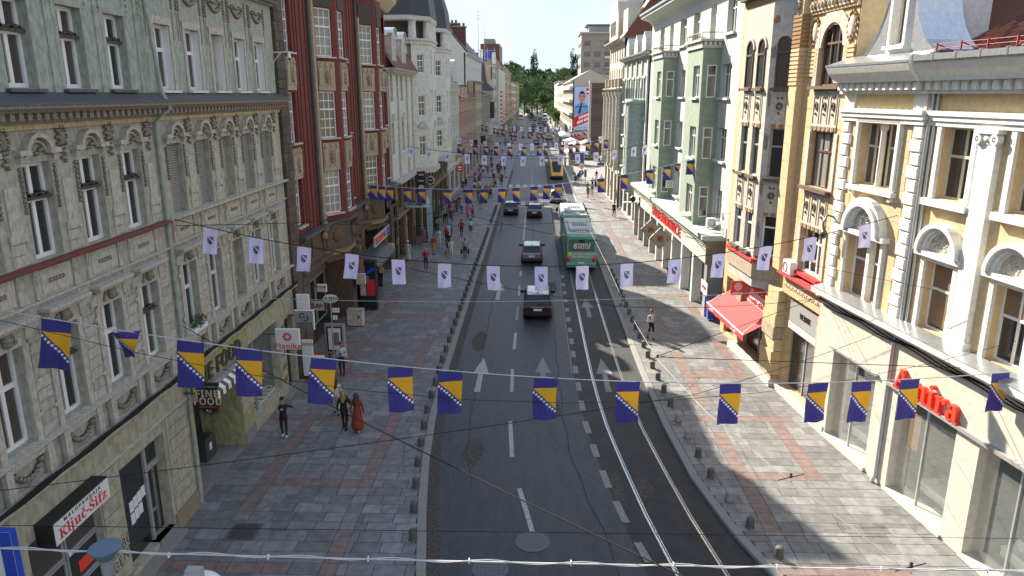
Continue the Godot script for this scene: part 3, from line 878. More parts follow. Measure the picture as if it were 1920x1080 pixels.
	for k in 3:
		var path := []
		for s in 25: path.append(Vector3((z1 - z0) * s / 24.0, 5.17 + k * 0.05 + sin(s * 1.9 + k) * 0.025, 0.28))
		b.tube(path, 0.028, 5)
	put(root, "ledge_cable", b, M.wire)
	# roof
	b = MB.new()
	b.quad(Vector3(-0.1, 18.1, 0.4), Vector3(z1 - z0 + 0.1, 18.1, 0.4), Vector3(z1 - z0 + 0.1, 19.6, -4), Vector3(-0.1, 19.6, -4))
	b.quad(Vector3(z1 - z0 + 0.1, 18.1, -11), Vector3(-0.1, 18.1, -11), Vector3(-0.1, 19.6, -4), Vector3(z1 - z0 + 0.1, 19.6, -4))
	put(root, "roof", b, M.roof_red)

func cache_box(w: float, h: float) -> Mesh:
	var k := "cb%.2f_%.2f" % [w, h]
	if not cache.has(k):
		var b := MB.new(); b.box(0, 0, -0.05, w, h, 0); cache[k] = b.mesh()
	return cache[k]

func left_near() -> void:
	var a := facade("plaster_townhouse", "grey green stucco townhouse nearest on the left, with the key shop at street level", -11.65, -6, -11.65, -22.45)
	l1(a, 6, 22.45, [8.2, 10.25, 12.3, 14.3, 16.35, 18.4, 20.42], -1, false, [[14.4 - 6, 0.55, 2.75, 3.35], [18.2 - 6, 0.45, 2.5, 3.3], [9 - 6, 0.6, 3.2, 3.2]])
	var b := MB.new()
	# door and display window
	for q in [[18.2 - 6, 0.45, 1.62, 3.3]]:
		b = MB.new(); b.quad(Vector3(q[0], q[1], -0.3), Vector3(q[0] + q[2], q[1], -0.3), Vector3(q[0] + q[2], q[1] + q[3], -0.3), Vector3(q[0], q[1] + q[3], -0.3))
		put(a, "display_pane", b, M.glass)
	bx(a, "window_frame", 18.2 - 6 + 1.62, 0.45, -0.33, 18.2 - 6 + 1.74, 3.75, -0.22, M.frame_grey)
	bx(a, "door_transom", 18.2 - 6 + 1.74, 2.75, -0.33, 20.7 - 6, 2.85, -0.22, M.frame_grey)
	window(a, 18.2 - 6 + 1.74, 2.85, 0.76, 0.9, {cols = 1, tr = 0.0, z = -0.3, frame = M.frame_grey, glass = M.glass})
	var door := window(a, 18.2 - 6 + 1.78, 0.3, 0.7, 2.45, {cols = 1, tr = 0.35, z = -0.5, frame = M.frame_grey, glass = M.glass_warm})
	door.name = "door"
	for k in 7:  # paper notices inside the pane
		bx(a, "paper_notice", 12.9 + (k % 4) * 0.23, 1.55 + (0.4 if k < 4 else 0.0) + 0.04 * (k % 4), -0.298, 13.11 + (k % 4) * 0.23, 1.9 + (0.4 if k < 4 else 0.0) + 0.04 * (k % 4), -0.292, M.white)
	bx(a, "door_step", 18.1 - 6, 0.1, -0.3, 20.8 - 6, 0.28, 0.35, M.kerb); bx(a, "door_step", 19.7 - 6, 0.1, -0.3, 20.8 - 6, 0.45, 0.05, M.kerb)
	bx(a, "plinth", 16.9 - 6, 0.08, 0, 18.1 - 6, 0.55, 0.06, M.beige_dark); bx(a, "plinth", 20.8 - 6, 0.08, 0, 22.35 - 6, 0.75, 0.08, M.beige_dark)
	blocks(a, "stone_course", 17.2 - 6, 18.15 - 6, 0.6, 4.1, 1.2, 0.42, [M.L1_base, M.L1_base], [], 0, 0.035, 0.03)
	blocks(a, "stone_course", 20.85 - 6, 22.2 - 6, 0.8, 4.1, 1.6, 0.42, [M.L1_base, M.L1_base], [], 0, 0.035, 0.03)
	bx(a, "shop_band", 16.9 - 6, 4.15, 0, 22.3 - 6, 4.25, 0.07, M.L1_trim)
	# key shop window with bars
	for q in [[14.4, 1.35], [15.8, 1.35]]:
		for r in [[0.55, 1.1], [1.68, 0.95], [2.66, 1.24]]:
			window(a, q[0] - 6, r[0], q[1], r[1], {cols = 1, tr = 0.0, z = -0.2, frame = M.frame_grey, th = 0.06, glass = M.glass_warm if r[0] > 2 else M.glass})
	for q in [[9.0 - 6, 1.6], [10.6 - 6, 1.6]]: window(a, q[0], 0.6, q[1], 3.2, {cols = 1, tr = 0.7, z = -0.25, frame = M.frame_grey})
	bx(a, "sticker", 16.25 - 6, 1.85, -0.195, 16.85 - 6, 2.2, -0.19, M.red_bright)
	var gp := [[17.35, 1.35, "VABO"], [17.3, 0.95, "OBENIG"]]
	mat("spray", 0.05, 0.045, 0.045, 0.9)
	for g in gp: text(a, "spray_writing", g[2], 0.3, M.spray, Vector3(g[0] - 6 + 0.42, g[1] + 0.3, 0.04), {depth = 0.004, italic = true, weight = 500, rot = Vector3(0, 0, 0.12)})
	# drainpipe
	b = MB.new(); b.tube([Vector3(0, 0.2, 0), Vector3(0, 5.0, 0), Vector3(0, 5.2, 0.2), Vector3(0, 5.9, 0.2), Vector3(0, 6.2, 0), Vector3(0, 13.2, 0), Vector3(0, 13.6, 0.5), Vector3(0, 14.1, 0.3), Vector3(0, 18, 0)], 0.065, 8)
	put(a, "drainpipe", b, M.L1_green, Vector3(16.42, 0, 0.09))
	var c := facade("plaster_townhouse", "grey green stucco townhouse beside the red building, with the striped awning at street level", -11.75, -22.47, -11.75, -33.9)
	l1(c, 22.47, 33.9, [23.28, 25.35, 27.4, 29.45, 31.55], 2, true, [[22.95 - 22.47, 0.0, 3.95, 3.7], [28.05 - 22.47, 0.75, 3.4, 3.3], [32.4 - 22.47, 0.15, 1.2, 3.6]])
	# recessed entrance of the food shop
	b = MB.new()
	b.quad(Vector3(4.42, 0.12, -0.002), Vector3(4.42, 0.12, -1.8), Vector3(4.42, 3.69, -1.8), Vector3(4.42, 3.69, -0.002))
	b.quad(Vector3(0.49, 0.12, -1.8), Vector3(0.49, 0.12, -0.002), Vector3(0.49, 3.69, -0.002), Vector3(0.49, 3.69, -1.8))
	b.quad(Vector3(0.49, 3.68, -1.8), Vector3(4.42, 3.68, -1.8), Vector3(4.42, 3.68, -0.002), Vector3(0.49, 3.68, -0.002))
	put(c, "entrance_recess", b, M.lime)
	bx(c, "recess_floor", 0.48, 0.1, -1.8, 4.43, 0.14, 0.02, M.pave_far)
	bx(c, "green_facing", 0.02, 3.72, 0.002, 5.5, 4.95, 0.03, M.lime)
	bx(c, "green_facing", 0.05, 0.5, 0.002, 0.46, 3.72, 0.03, M.lime)
	for q in [[0.55, 1.9], [2.5, 1.9]]: window(c, q[0], 0.15, q[1], 3.5, {cols = 1, tr = 0.72, z = -1.7, frame = M.frame_grey, glass = M.glass})
	b = MB.new(); b.prism(PackedVector2Array([Vector2(0, 0), Vector2(0.9, 0), Vector2(0.9, 0.75), Vector2(0.7, 0.95), Vector2(0, 0.95)]), 0, 0.7)
	put(c, "chilled_counter", b, M.iron, Vector3(2.9, 0.14, -1.62)); bx(c, "counter_notice", 3.2, 0.5, -0.915, 3.4, 0.8, -0.905, M.white)
	bx(c, "plinth", 4.45, 0.1, 0, 5.55, 0.6, 0.07, M.kerb)
	blocks(c, "stone_course", 4.45, 5.55, 0.6, 3.7, 1.4, 0.42, [M.L1_base, M.lime], [], 0, 0.03, 0.03)
	blocks(c, "stone_course", 9.02, 9.9, 0.6, 4.0, 1.2, 0.42, [M.L1_base], [], 0, 0.03, 0.03)
	# shoe shop window: shelves with shoes behind clear glass
	b = MB.new(); b.box(5.58, 0.75, -1.7, 8.98, 0.8, -0.3); b.box(5.58, 4.0, -1.7, 8.98, 4.05, -0.3)
	put(c, "display_floor", b, M.white_trim)
	bx(c, "display_back", 5.58, 0.8, -1.72, 8.98, 4.0, -1.68, M.interior)
	b = MB.new(); b.quad(Vector3(5.58, 0.8, -0.28), Vector3(8.98, 0.8, -0.28), Vector3(8.98, 4.0, -0.28), Vector3(5.58, 4.0, -0.28)); put(c, "display_pane", b, M.clear)
	bx(c, "window_frame", 6.5, 0.75, -0.3, 6.6, 4.05, -0.2, M.frame_grey)
	var shoe := MB.new()
	shoe.loft([PackedVector3Array([Vector3(0, 0, 0.04), Vector3(0, 0, -0.04), Vector3(0, 0.1, -0.03), Vector3(0, 0.1, 0.03)]), PackedVector3Array([Vector3(0.12, 0, 0.045), Vector3(0.12, 0, -0.045), Vector3(0.12, 0.09, -0.03), Vector3(0.12, 0.09, 0.03)]), PackedVector3Array([Vector3(0.28, 0, 0.03), Vector3(0.28, 0, -0.03), Vector3(0.28, 0.03, -0.02), Vector3(0.28, 0.03, 0.02)])])
	var sm := shoe.mesh()
	for r in 4:
		bx(c, "shelf", 5.7, 0.9 + r * 0.62, -0.7 - r * 0.2, 8.9, 0.92 + r * 0.62, -0.4 - r * 0.2, M.white_trim)
		for k in 7:
			var o := put(c, "shoe", sm, [M.black, M.frame_brown, M.grey_sign][rng.randi() % 3], Vector3(5.8 + k * 0.44, 0.92 + r * 0.62, -0.5 - r * 0.2))
			o.rotation.y = -0.8 - rng.randf() * 0.6
	window(c, 32.45 - 22.47, 0.15, 1.1, 3.5, {cols = 1, tr = 0.7, z = -0.3, frame = M.wood, glass = M.glass})
	bx(c, "door_step", 9.0, 0.08, 0, 11.4, 0.2, 0.3, M.kerb)
	for k in 5: text(c, "spray_writing", ["Kmr", "Zeo", "Tas", "Vid", "Rek"][k], 0.26, M.spray if k < 4 else M.red_dark, Vector3(9.46, 3.5 - k * 0.62, 0.05), {depth = 0.004, italic = true, weight = 400, rot = Vector3(0, 0, 0.3)})
	text(c, "food_lettering", "FINE FOOD", 0.62, M.soot, Vector3(2.5, 4.35, 0.035), {depth = 0.12})
	# striped awning, rolled in
	var aw := node(self, "awning", Vector3(-11.7, 3.9, -22.7)); tag(aw, "narrow brown and white striped awning over the food shop entrance", "awning")
	aw.transform = Transform3D(c.transform.basis, c.transform * Vector3(0.5, 3.75, 0.03))
	b = MB.new(); b.box(0, 0, 0, 3.95, 0.24, 0.2); put(aw, "cassette", b, M.steel)
	for k in 16:
		b = MB.new(); var u0 := k * 3.95 / 16
		b.quad(Vector3(u0, -0.12, 0.4), Vector3(u0 + 3.95 / 16, -0.12, 0.4), Vector3(u0 + 3.95 / 16, 0.02, 0.2), Vector3(u0, 0.02, 0.2))
		b.quad(Vector3(u0, -0.36, 0.41), Vector3(u0 + 3.95 / 16, -0.36, 0.41), Vector3(u0 + 3.95 / 16, -0.12, 0.4), Vector3(u0, -0.12, 0.4))
		put(aw, "awning_stripe", b, M.frame_brown if k % 2 else M.white)
	# window box plants
	var pl := node(self, "window_box"); tag(pl, "leafy green plants in a white box on the stucco townhouse sill", "plant")
	pl.transform = Transform3D(c.transform.basis, c.transform * Vector3(23.3 - 22.47, 6.1, 0.1))
	bx(pl, "box", 0, 0, -0.1, 1.0, 0.16, 0.12, M.white)
	b = MB.new(); leaves(b, Vector3(0.5, 0.32, 0.02), Vector3(0.55, 0.25, 0.2), 260, 0.07); kind(put(pl, "leaves", b, M.green_leaf), "stuff")
	# dark stone strip between the houses
	var d := facade("stone_pier", "narrow dark stone strip between the stucco and the red townhouse", -11.72, -33.92, -11.72, -35.1, "wall")
	bx(d, "backing", 0, 0, -10, 1.18, 20.6, -0.01, M.dark_stone)
	blocks(d, "stone", 0.0, 1.18, 0.1, 20.5, 0.62, 0.42, [M.dark_stone, M.dark_stone_b, M.brown_stone], [], 0, 0.12, 0.02)

func leaves(b: MB, at: Vector3, s: Vector3, k: int, size: float) -> void:
	for i in k:
		var d := Vector3(rng.randfn(), rng.randfn(), rng.randfn()).normalized() * pow(rng.randf(), 0.4)
		var p := at + d * s
		var x := Vector3(rng.randfn(), rng.randfn() * 0.6, rng.randfn()).normalized() * size * rng.randf_range(0.6, 1.3)
		var y := Vector3(rng.randfn(), rng.randfn(), rng.randfn()).normalized().cross(x).normalized() * size * 0.5
		b.tri(p - y, p + x, p + y)

func left_red() -> void:
	var Z := 35.1
	var o := facade("red_townhouse", "dark red townhouse with beige spandrels and projecting bays on the left", -11.75, -Z, -11.75, -59.3)
	var L := 59.3 - Z
	core(o, 0, L, 20.8, 11, -3.0)
	var holes := []
	for a in [[35.4, 1.15], [45.6, 1.1], [55.9, 1.1], [57.6, 0.95]]:
		for f in [[7.6, 2.45], [11.7, 2.4], [15.95, 2.4]]: holes.append([a[0] - Z, f[0], a[1], f[1]])
	wall(o, "red_wall", 0, L, 7.15, 20.2, holes, M.red_wall, 0.3)
	var b := MB.new(); b.box(0, 5.4, -3, L, 20.2, -0.32); put(o, "inner_wall", b, M.concrete)
	for h in holes:
		window(o, h[0], h[1], h[2], h[3], {tr = 0.62, grid = Vector2i(4, 6), z = -0.24})
		bx(o, "sill", h[0] - 0.1, h[1] - 0.08, 0, h[0] + h[2] + 0.1, h[1], 0.2, M.grey_white)
		if h[1] > 8: spandrel(o, h[0] - 0.1, h[2] + 0.2, h[1] - 1.75, 1.5, 0.0)
		bx(o, "tile_panel", h[0] - 0.05, 18.5, 0, h[0] + h[2] + 0.05, 19.6, 0.06, M.dark_stone)
	# ribbed red piers and beige strips
	for q in [36.9, 47.0, 58.7]:
		var n := 7 if q < 58 else 1
		for k in n: bx(o, "wall_rib", q - Z + k * 0.33, 7.2, 0, q - Z + k * 0.33 + 0.24, 19.9, 0.05 + 0.03 * (k % 2), M.red_wall)
	for q in [39.15, 49.3]:
		bx(o, "beige_strip", q - Z, 7.4, 0, q - Z + 0.32, 18.8, 0.3, M.beige); bx(o, "dark_strip", q - Z - 0.3, 7.3, 0, q - Z - 0.02, 19.9, 0.2, M.dark_stone)
		b = MB.new(); b.blob(Vector3(0.16, 7.0, 0.2), Vector3(0.24, 0.4, 0.26), 8, 5); b.blob(Vector3(0.16, 7.5, 0.22), Vector3(0.16, 0.17, 0.18), 8, 5); b.blob(Vector3(0.1, 6.5, 0.18), Vector3(0.3, 0.25, 0.2), 8, 4)
		put(o, "carved_figure", b, M.beige_dark, Vector3(q - Z, 0, 0))
	for q in [39.7, 49.8]: bay(o, q - Z)
	# ledge, stone band and shop level
	b = MB.new(); b.box(0, 7.0, 0.001, L, 7.16, 0.5); put(o, "sill_course", b, M.tin_dark)
	wall(o, "stone_band", 0, L, 5.2, 7.0, [], M.brown_stone)
	for k in 12: bx(o, "stone_panel", 0.3 + k * 2.0, 5.7, 0, 1.9 + k * 2.0, 6.75, 0.06, M.brown_stone if k % 2 else M.dark_stone_b)
	ledge(o, "string_course", 0, L, 5.15, 0.2, 0.35, M.brown_stone)
	for q in [0.0, 9.6, 12.6, 17.6, 23.0]:
		bx(o, "stone_pier", q, 0, -2.9, q + 1.1, 5.2, 0.12, M.brown_stone)
		blocks(o, "pier_stone", q, q + 1.1, 0.1, 5.1, 0.6, 0.5, [M.brown_stone, M.dark_stone_b], [], 0.12, 0.05, 0.02)
	# glazing of the shops, set back
	b = MB.new()
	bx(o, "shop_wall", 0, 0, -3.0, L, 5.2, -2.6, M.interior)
	for q in [[1.15, 2.2], [3.35, 2.0], [5.4, 2.0], [7.5, 2.0], [13.8, 1.8], [15.7, 1.8], [18.8, 2.0], [20.9, 2.0]]:
		window(o, q[0], 0.4, q[1], 4.6, {cols = 1, tr = 0.62, z = -0.9 if q[0] > 13 else -1.6, frame = M.frame_grey, th = 0.09, glass = M.glass})
	bx(o, "dark_fascia", 1.1, 3.4, -1.5, 9.5, 5.1, -1.45, M.grey_sign)
	bx(o, "canopy", 1.1, 5.0, -1.4, 9.6, 5.14, 0.1, M.tin_dark)
	b = MB.new(); b.box(11.6, 2.85, 0, 17.4, 2.97, 1.5); b.quad(Vector3(11.6, 3.0, 1.52), Vector3(17.4, 3.0, 1.52), Vector3(17.4, 3.6, 0.05), Vector3(11.6, 3.6, 0.05)); put(o, "shop_canopy", b, M.tin_dark)
	# eaves and roof with dormer gables
	b = MB.new()
	b.prism(PackedVector2Array([Vector2(0, 20.1), Vector2(0.3, 20.1), Vector2(0.95, 20.75), Vector2(0.95, 21.0), Vector2(0, 21.0)]), 0, L + 0.3)
	var c := put(o, "eaves", b, M.cream); c.transform = Transform3D(Basis(Vector3(0, 0, 1), Vector3.UP, Vector3(-1, 0, 0)), Vector3(L + 0.3, 0, 0))
	bx(o, "gutter", 0, 20.98, 0.93, L + 0.3, 21.1, 1.08, M.zinc)
	b = MB.new()
	b.quad(Vector3(0, 21.0, 0.9), Vector3(L, 21.0, 0.9), Vector3(L - 1, 24.2, -3.5), Vector3(0, 24.2, -3.5))
	b.quad(Vector3(L, 21.0, -11), Vector3(0, 21.0, -11), Vector3(0, 24.2, -3.5), Vector3(L - 1, 24.2, -3.5))
	b.quad(Vector3(L, 21.0, 0.9), Vector3(L, 21.0, -11), Vector3(L - 1, 24.2, -3.5), Vector3(L - 1, 24.2, -3.5))
	put(o, "roof", b, M.roof_red)
	for q in [4.6, 14.7]:
		b = MB.new()
		b.prism(PackedVector2Array([Vector2(0, 21), Vector2(4.6, 21), Vector2(4.6, 23.0), Vector2(2.3, 25.0), Vector2(0, 23.0)]), -4, 0.3)
		put(o, "gable", b, M.cream, Vector3(q, 0, 0))

func spandrel(o: Node, u: float, w: float, v: float, h: float, z: float) -> MeshInstance3D:
	var k := "sp%.2f" % w
	if not cache.has(k):
		var b := MB.new()
		b.box(0, 0, 0, w, h, 0.08)
		for i in 3:
			var x := w * (i + 0.5) / 3
			b.box(x - w * 0.13, 0.25, 0.08, x + w * 0.13, h - 0.3, 0.12)
			b.blob(Vector3(x, h - 0.2, 0.1), Vector3(w * 0.1, 0.14, 0.07), 6, 4)
		cache[k] = b.mesh()
	var m := put(o, "spandrel", cache[k], M.beige, Vector3(u, v, z))
	var b2 := MB.new(); b2.blob(Vector3(w / 2, h * 0.5, 0.12), Vector3(0.15, 0.36, 0.09), 8, 5)
	for i in 3: b2.blob(Vector3(w / 2, h * 0.3 + i * 0.22, 0.16), Vector3(0.1, 0.1, 0.08), 6, 3)
	put(m, "carving", b2, M.beige_dark)
	return m

func bay(o: Node3D, u: float) -> void:
	# a polygonal bay: a slanted face towards the near end, a street face and a far slant
	var pts := [Vector2(0, 0), Vector2(1.6, 0.95), Vector2(3.6, 0.95), Vector2(5.2, 0)]
	var root := node(o, "bay", Vector3(u, 0, 0))
	for i in 3:
		var a: Vector2 = pts[i]; var c: Vector2 = pts[i + 1]
		var L := a.distance_to(c)
		var x := Vector3(c.x - a.x, 0, c.y - a.y) / L
		var f := Transform3D(Basis(x, Vector3.UP, x.cross(Vector3.UP)), Vector3(a.x, 0, a.y))
		var ww := 1.2
		var w0 := (L - ww) / 2
		var hs := []
		for v in [7.55, 11.7, 15.95]: hs.append([w0, v, ww, 2.45])
		var b := MB.new(); wall_into(b, 0, L, 7.15, 20.1, hs, 0.18)
		var m := put(root, "bay_wall", b, M.red_wall); m.transform = f
		for h in hs:
			var n := window(root, 0, 0, ww, 2.45, {tr = 0.62, grid = Vector2i(3, 6), cols = 1, glass = [M.glass, M.glass_curtain, M.glass_warm][rng.randi() % 3]})
			n.transform = f * Transform3D(Basis(), Vector3(w0, h[1], -0.14))
			if h[1] > 8:
				var s := spandrel(root, 0, ww, 0, 1.5, 0); s.transform = f * Transform3D(Basis(), Vector3(w0, h[1] - 1.75, -0.02))
			b = MB.new(); b.box(w0 - 0.1, h[1] - 0.08, 0, w0 + ww + 0.1, h[1], 0.16); m = put(root, "sill", b, M.grey_white); m.transform = f
		b = MB.new(); b.box(w0 - 0.05, 18.45, 0, w0 + ww + 0.05, 19.7, 0.05); m = put(root, "tile_panel", b, M.dark_stone); m.transform = f
		b = MB.new(); b.box(0.15, 5.65, 0.02, L - 0.15, 6.95, 0.1); b.blob(Vector3(L / 2, 6.3, 0.1), Vector3(0.35, 0.4, 0.1), 8, 5); m = put(root, "carved_panel", b, M.brown_stone); m.transform = f
	var poly := PackedVector2Array([Vector2(-0.1, 0), Vector2(1.55, 1.05), Vector2(3.65, 1.05), Vector2(5.3, 0)])
	for q in [[7.0, 7.16, 1.08, M.tin_dark, "bay_sill"], [5.5, 7.0, 1.0, M.dark_stone_b, "bay_base"], [5.15, 5.5, 0.85, M.beige_dark, "corbel"], [4.75, 5.15, 0.6, M.brown_stone, "corbel"]]:
		var pp := PackedVector2Array()
		for p in poly: pp.append(Vector2(2.6 + (p.x - 2.6) * (0.6 + 0.4 * q[2]), p.y * q[2]))
		var b := MB.new(); b.prism(pp, 0, q[1] - q[0])
		var m := put(root, q[4], b, q[3])
		m.transform = Transform3D(Basis(Vector3(1, 0, 0), Vector3(0, 0, 1), Vector3(0, -1, 0)), Vector3(0, q[1], 0))
		m.position.y = q[1]
	var core_b := MB.new(); core_b.prism(PackedVector2Array([Vector2(0.1, -0.3), Vector2(1.65, 0.7), Vector2(3.55, 0.7), Vector2(5.1, -0.3)]), 0, 12.9)
	var cm := put(root, "bay_core", core_b, M.concrete); cm.transform = Transform3D(Basis(Vector3(1, 0, 0), Vector3(0, 0, 1), Vector3(0, -1, 0)), Vector3(0, 20.05, 0))

# plain town houses further off: a wall with real openings, windows with panes, cornice, roof
func house(called: String, label: String, ax: float, az: float, bxx: float, bz: float, o: Dictionary) -> Node3D:
	var r := facade(called, label, ax, az, bxx, bz)
	var L := Vector2(ax, az).distance_to(Vector2(bxx, bz))
	var H: float = o.h
	var n: int = o.n
	var ww: float = o.get("ww", 1.1); var wh: float = o.get("wh", 2.1)
	var shop: float = o.get("shop", 4.4)
	var holes := []
	for v in o.floors:
		for k in n: holes.append([L * (k + 0.5) / n - ww / 2, v, ww, wh])
	wall(r, "wall", 0, L, shop, H, holes, o.wall, 0.25)
	core(r, 0, L, H - 0.05, o.get("depth", 11.0), -0.28, o.get("side", o.wall))
	var sh := []
	var ns: int = o.get("ns", maxi(2, n / 2))
	for k in ns: sh.append([L * (k + 0.5) / ns - L / ns * 0.38, 0.3, L / ns * 0.76, shop - 1.1])
	wall(r, "shop_wall", 0, L, 0, shop, sh, o.get("shop_m", o.wall), 0.25)
	for h in sh: window(r, h[0], h[1], h[2], h[3], {cols = 3, tr = 0.75, z = -0.2, frame = M.frame_grey, th = 0.06, glass = M.glass})
	for h in holes: window(r, h[0], h[1], ww, wh, {z = -0.18, frame = o.get("frame", M.frame_white), tr = 0.66})
	if o.has("trim"):
		var b := MB.new()
		b.box(-0.14, -0.12, 0, ww + 0.14, 0, 0.14); b.box(-0.16, wh, 0, ww + 0.16, wh + 0.2, 0.1); b.box(-0.16, 0, 0, -0.001, wh, 0.05); b.box(ww + 0.001, 0, 0, ww + 0.16, wh, 0.05)
		var m := b.mesh()
		for h in holes: put(r, "window_surround", m, o.trim, Vector3(h[0], h[1], 0))
	if o.get("pil", false):
		for k in n + 1: bx(r, "pilaster", L * k / n - 0.22, shop, 0, L * k / n + 0.22, H - 0.5, 0.16, o.get("trim", o.wall))
	ledge(r, "string_course", 0, L, shop - 0.15, 0.3, 0.3, o.get("trim", o.wall))
	cornice(r, 0, L, H - 0.55, 0.6, o.get("trim", o.wall), null, 0.0)
	var up: float = o.get("rise", 3.0)
	if up > 0:
		var b := MB.new()
		b.quad(Vector3(0, H, 0.5), Vector3(L, H, 0.5), Vector3(L, H + up, -5), Vector3(0, H + up, -5))
		b.quad(Vector3(L, H, -11), Vector3(0, H, -11), Vector3(0, H + up, -5), Vector3(L, H + up, -5))
		put(r, "roof", b, o.get("roof", M.roof_red))
		b = MB.new()
		b.prism(PackedVector2Array([Vector2(0.3, H - 0.1), Vector2(-5, H + up - 0.08), Vector2(-11, H - 0.1)]), 0, L - 0.06)
		var c := put(r, "gable_wall", b, o.get("side", o.wall)); c.transform = Transform3D(Basis(Vector3(0, 0, 1), Vector3.UP, Vector3(-1, 0, 0)), Vector3(L - 0.03, 0, 0))
	return r

func tower_bay(o: Node3D, u: float, dome: float) -> void:
	var root := node(o, "tower_bay", Vector3(u, 0, 0))
	var pts := [Vector2(0, 0), Vector2(1.7, 1.5), Vector2(6.0, 1.5), Vector2(7.7, 0)]
	var basis_y := Basis(Vector3(1, 0, 0), Vector3(0, 0, 1), Vector3(0, -1, 0))
	for i in 3:
		var a: Vector2 = pts[i]; var c: Vector2 = pts[i + 1]
		var L := a.distance_to(c)
		var x := Vector3(c.x - a.x, 0, c.y - a.y) / L
		var f := Transform3D(Basis(x, Vector3.UP, x.cross(Vector3.UP)), Vector3(a.x, 0, a.y))
		var hs := []
		if i != 1: hs = [[L / 2 - 0.4, 8.2, 0.8, 1.9], [L / 2 - 0.4, 12.0, 0.8, 1.9], [L / 2 - 0.4, 16.0, 0.8, 1.7]]
		else: hs = [[0.5, 8.2, 0.9, 2.4], [2.9, 8.2, 0.9, 2.4], [0.5, 12.0, 0.9, 2.4], [2.9, 12.0, 0.9, 2.4], [0.5, 15.9, 0.9, 2.2], [2.9, 15.9, 0.9, 2.2]]
		var b := MB.new(); wall_into(b, 0, L, 6.9, 18.6, hs, 0.2)
		var m := put(root, "tower_wall", b, M.white_wall); m.transform = f
		for h in hs:
			var n := window(root, 0, 0, h[2], h[3], {cols = 1, grid = Vector2i(2, 4), glass = M.glass}); n.transform = f * Transform3D(Basis(), Vector3(h[0], h[1], -0.15))
		b = MB.new(); b.prism(PackedVector2Array([Vector2(L / 2 - 0.7, 10.9), Vector2(L / 2 + 0.7, 10.9), Vector2(L / 2, 11.5)]), 0, 0.22)
		m = put(root, "window_gable", b, M.grey_white); m.transform = f
	var q := func(s: float, y0: float, y1: float, called: String, mm: Material):
		var pp := PackedVector2Array()
		for p in pts: pp.append(Vector2(3.85 + (p.x - 3.85) * s, p.y * s + (s - 1) * 0.3))
		pp.append(Vector2(3.85 + 3.85 * s, -3.5)); pp.append(Vector2(3.85 - 3.85 * s, -3.5))
		var b := MB.new(); b.prism(pp, 0, y1 - y0)
		var m := put(root, called, b, mm); m.transform = Transform3D(basis_y, Vector3(0, y1, 0))
	q.call(0.93, 6.9, 18.6, "tower_core", M.concrete)
	q.call(1.06, 18.6, 18.9, "cornice", M.white_wall); q.call(1.12, 18.9, 19.1, "cornice", M.grey_white)
	q.call(0.7, 19.1, 20.7, "gallery_wall", M.soot)
	q.call(1.1, 20.7, 21.1, "cornice", M.grey_white)
	for p in [Vector2(0.4, 0.1), Vector2(1.9, 1.25), Vector2(3.2, 1.3), Vector2(4.5, 1.3), Vector2(5.8, 1.25), Vector2(7.3, 0.1)]:
		var b := MB.new(); b.lathe([Vector2(0.42, 19.1), Vector2(0.4, 19.3), Vector2(0.34, 20.5), Vector2(0.44, 20.7)], 10, Vector3(p.x, 0, p.y)); put(root, "gallery_column", b, M.white_wall)
	var b := MB.new()
	var prof := [[1.08, 21.1], [1.04, 21.9], [0.98, 23.2], [0.82, 24.6], [0.5, 25.8], [0.12, 26.4]]
	var rings := []
	for e in prof:
		var ring := PackedVector3Array(); var s: float = e[0]
		for p in [Vector2(0, -3.5), Vector2(0, 0), Vector2(1.7, 1.5), Vector2(6.0, 1.5), Vector2(7.7, 0), Vector2(7.7, -3.5)]:
			ring.append(Vector3(3.85 + (p.x - 3.85) * s, e[1], -1 + (p.y + 1) * s))
		ring.reverse()
		rings.append(ring)
	for i in rings.size() - 1:
		for j in 6:
			var k := (j + 1) % 6
			b.quad(rings[i][k], rings[i][j], rings[i + 1][j], rings[i + 1][k])
	put(root, "dome", b, M.slate)

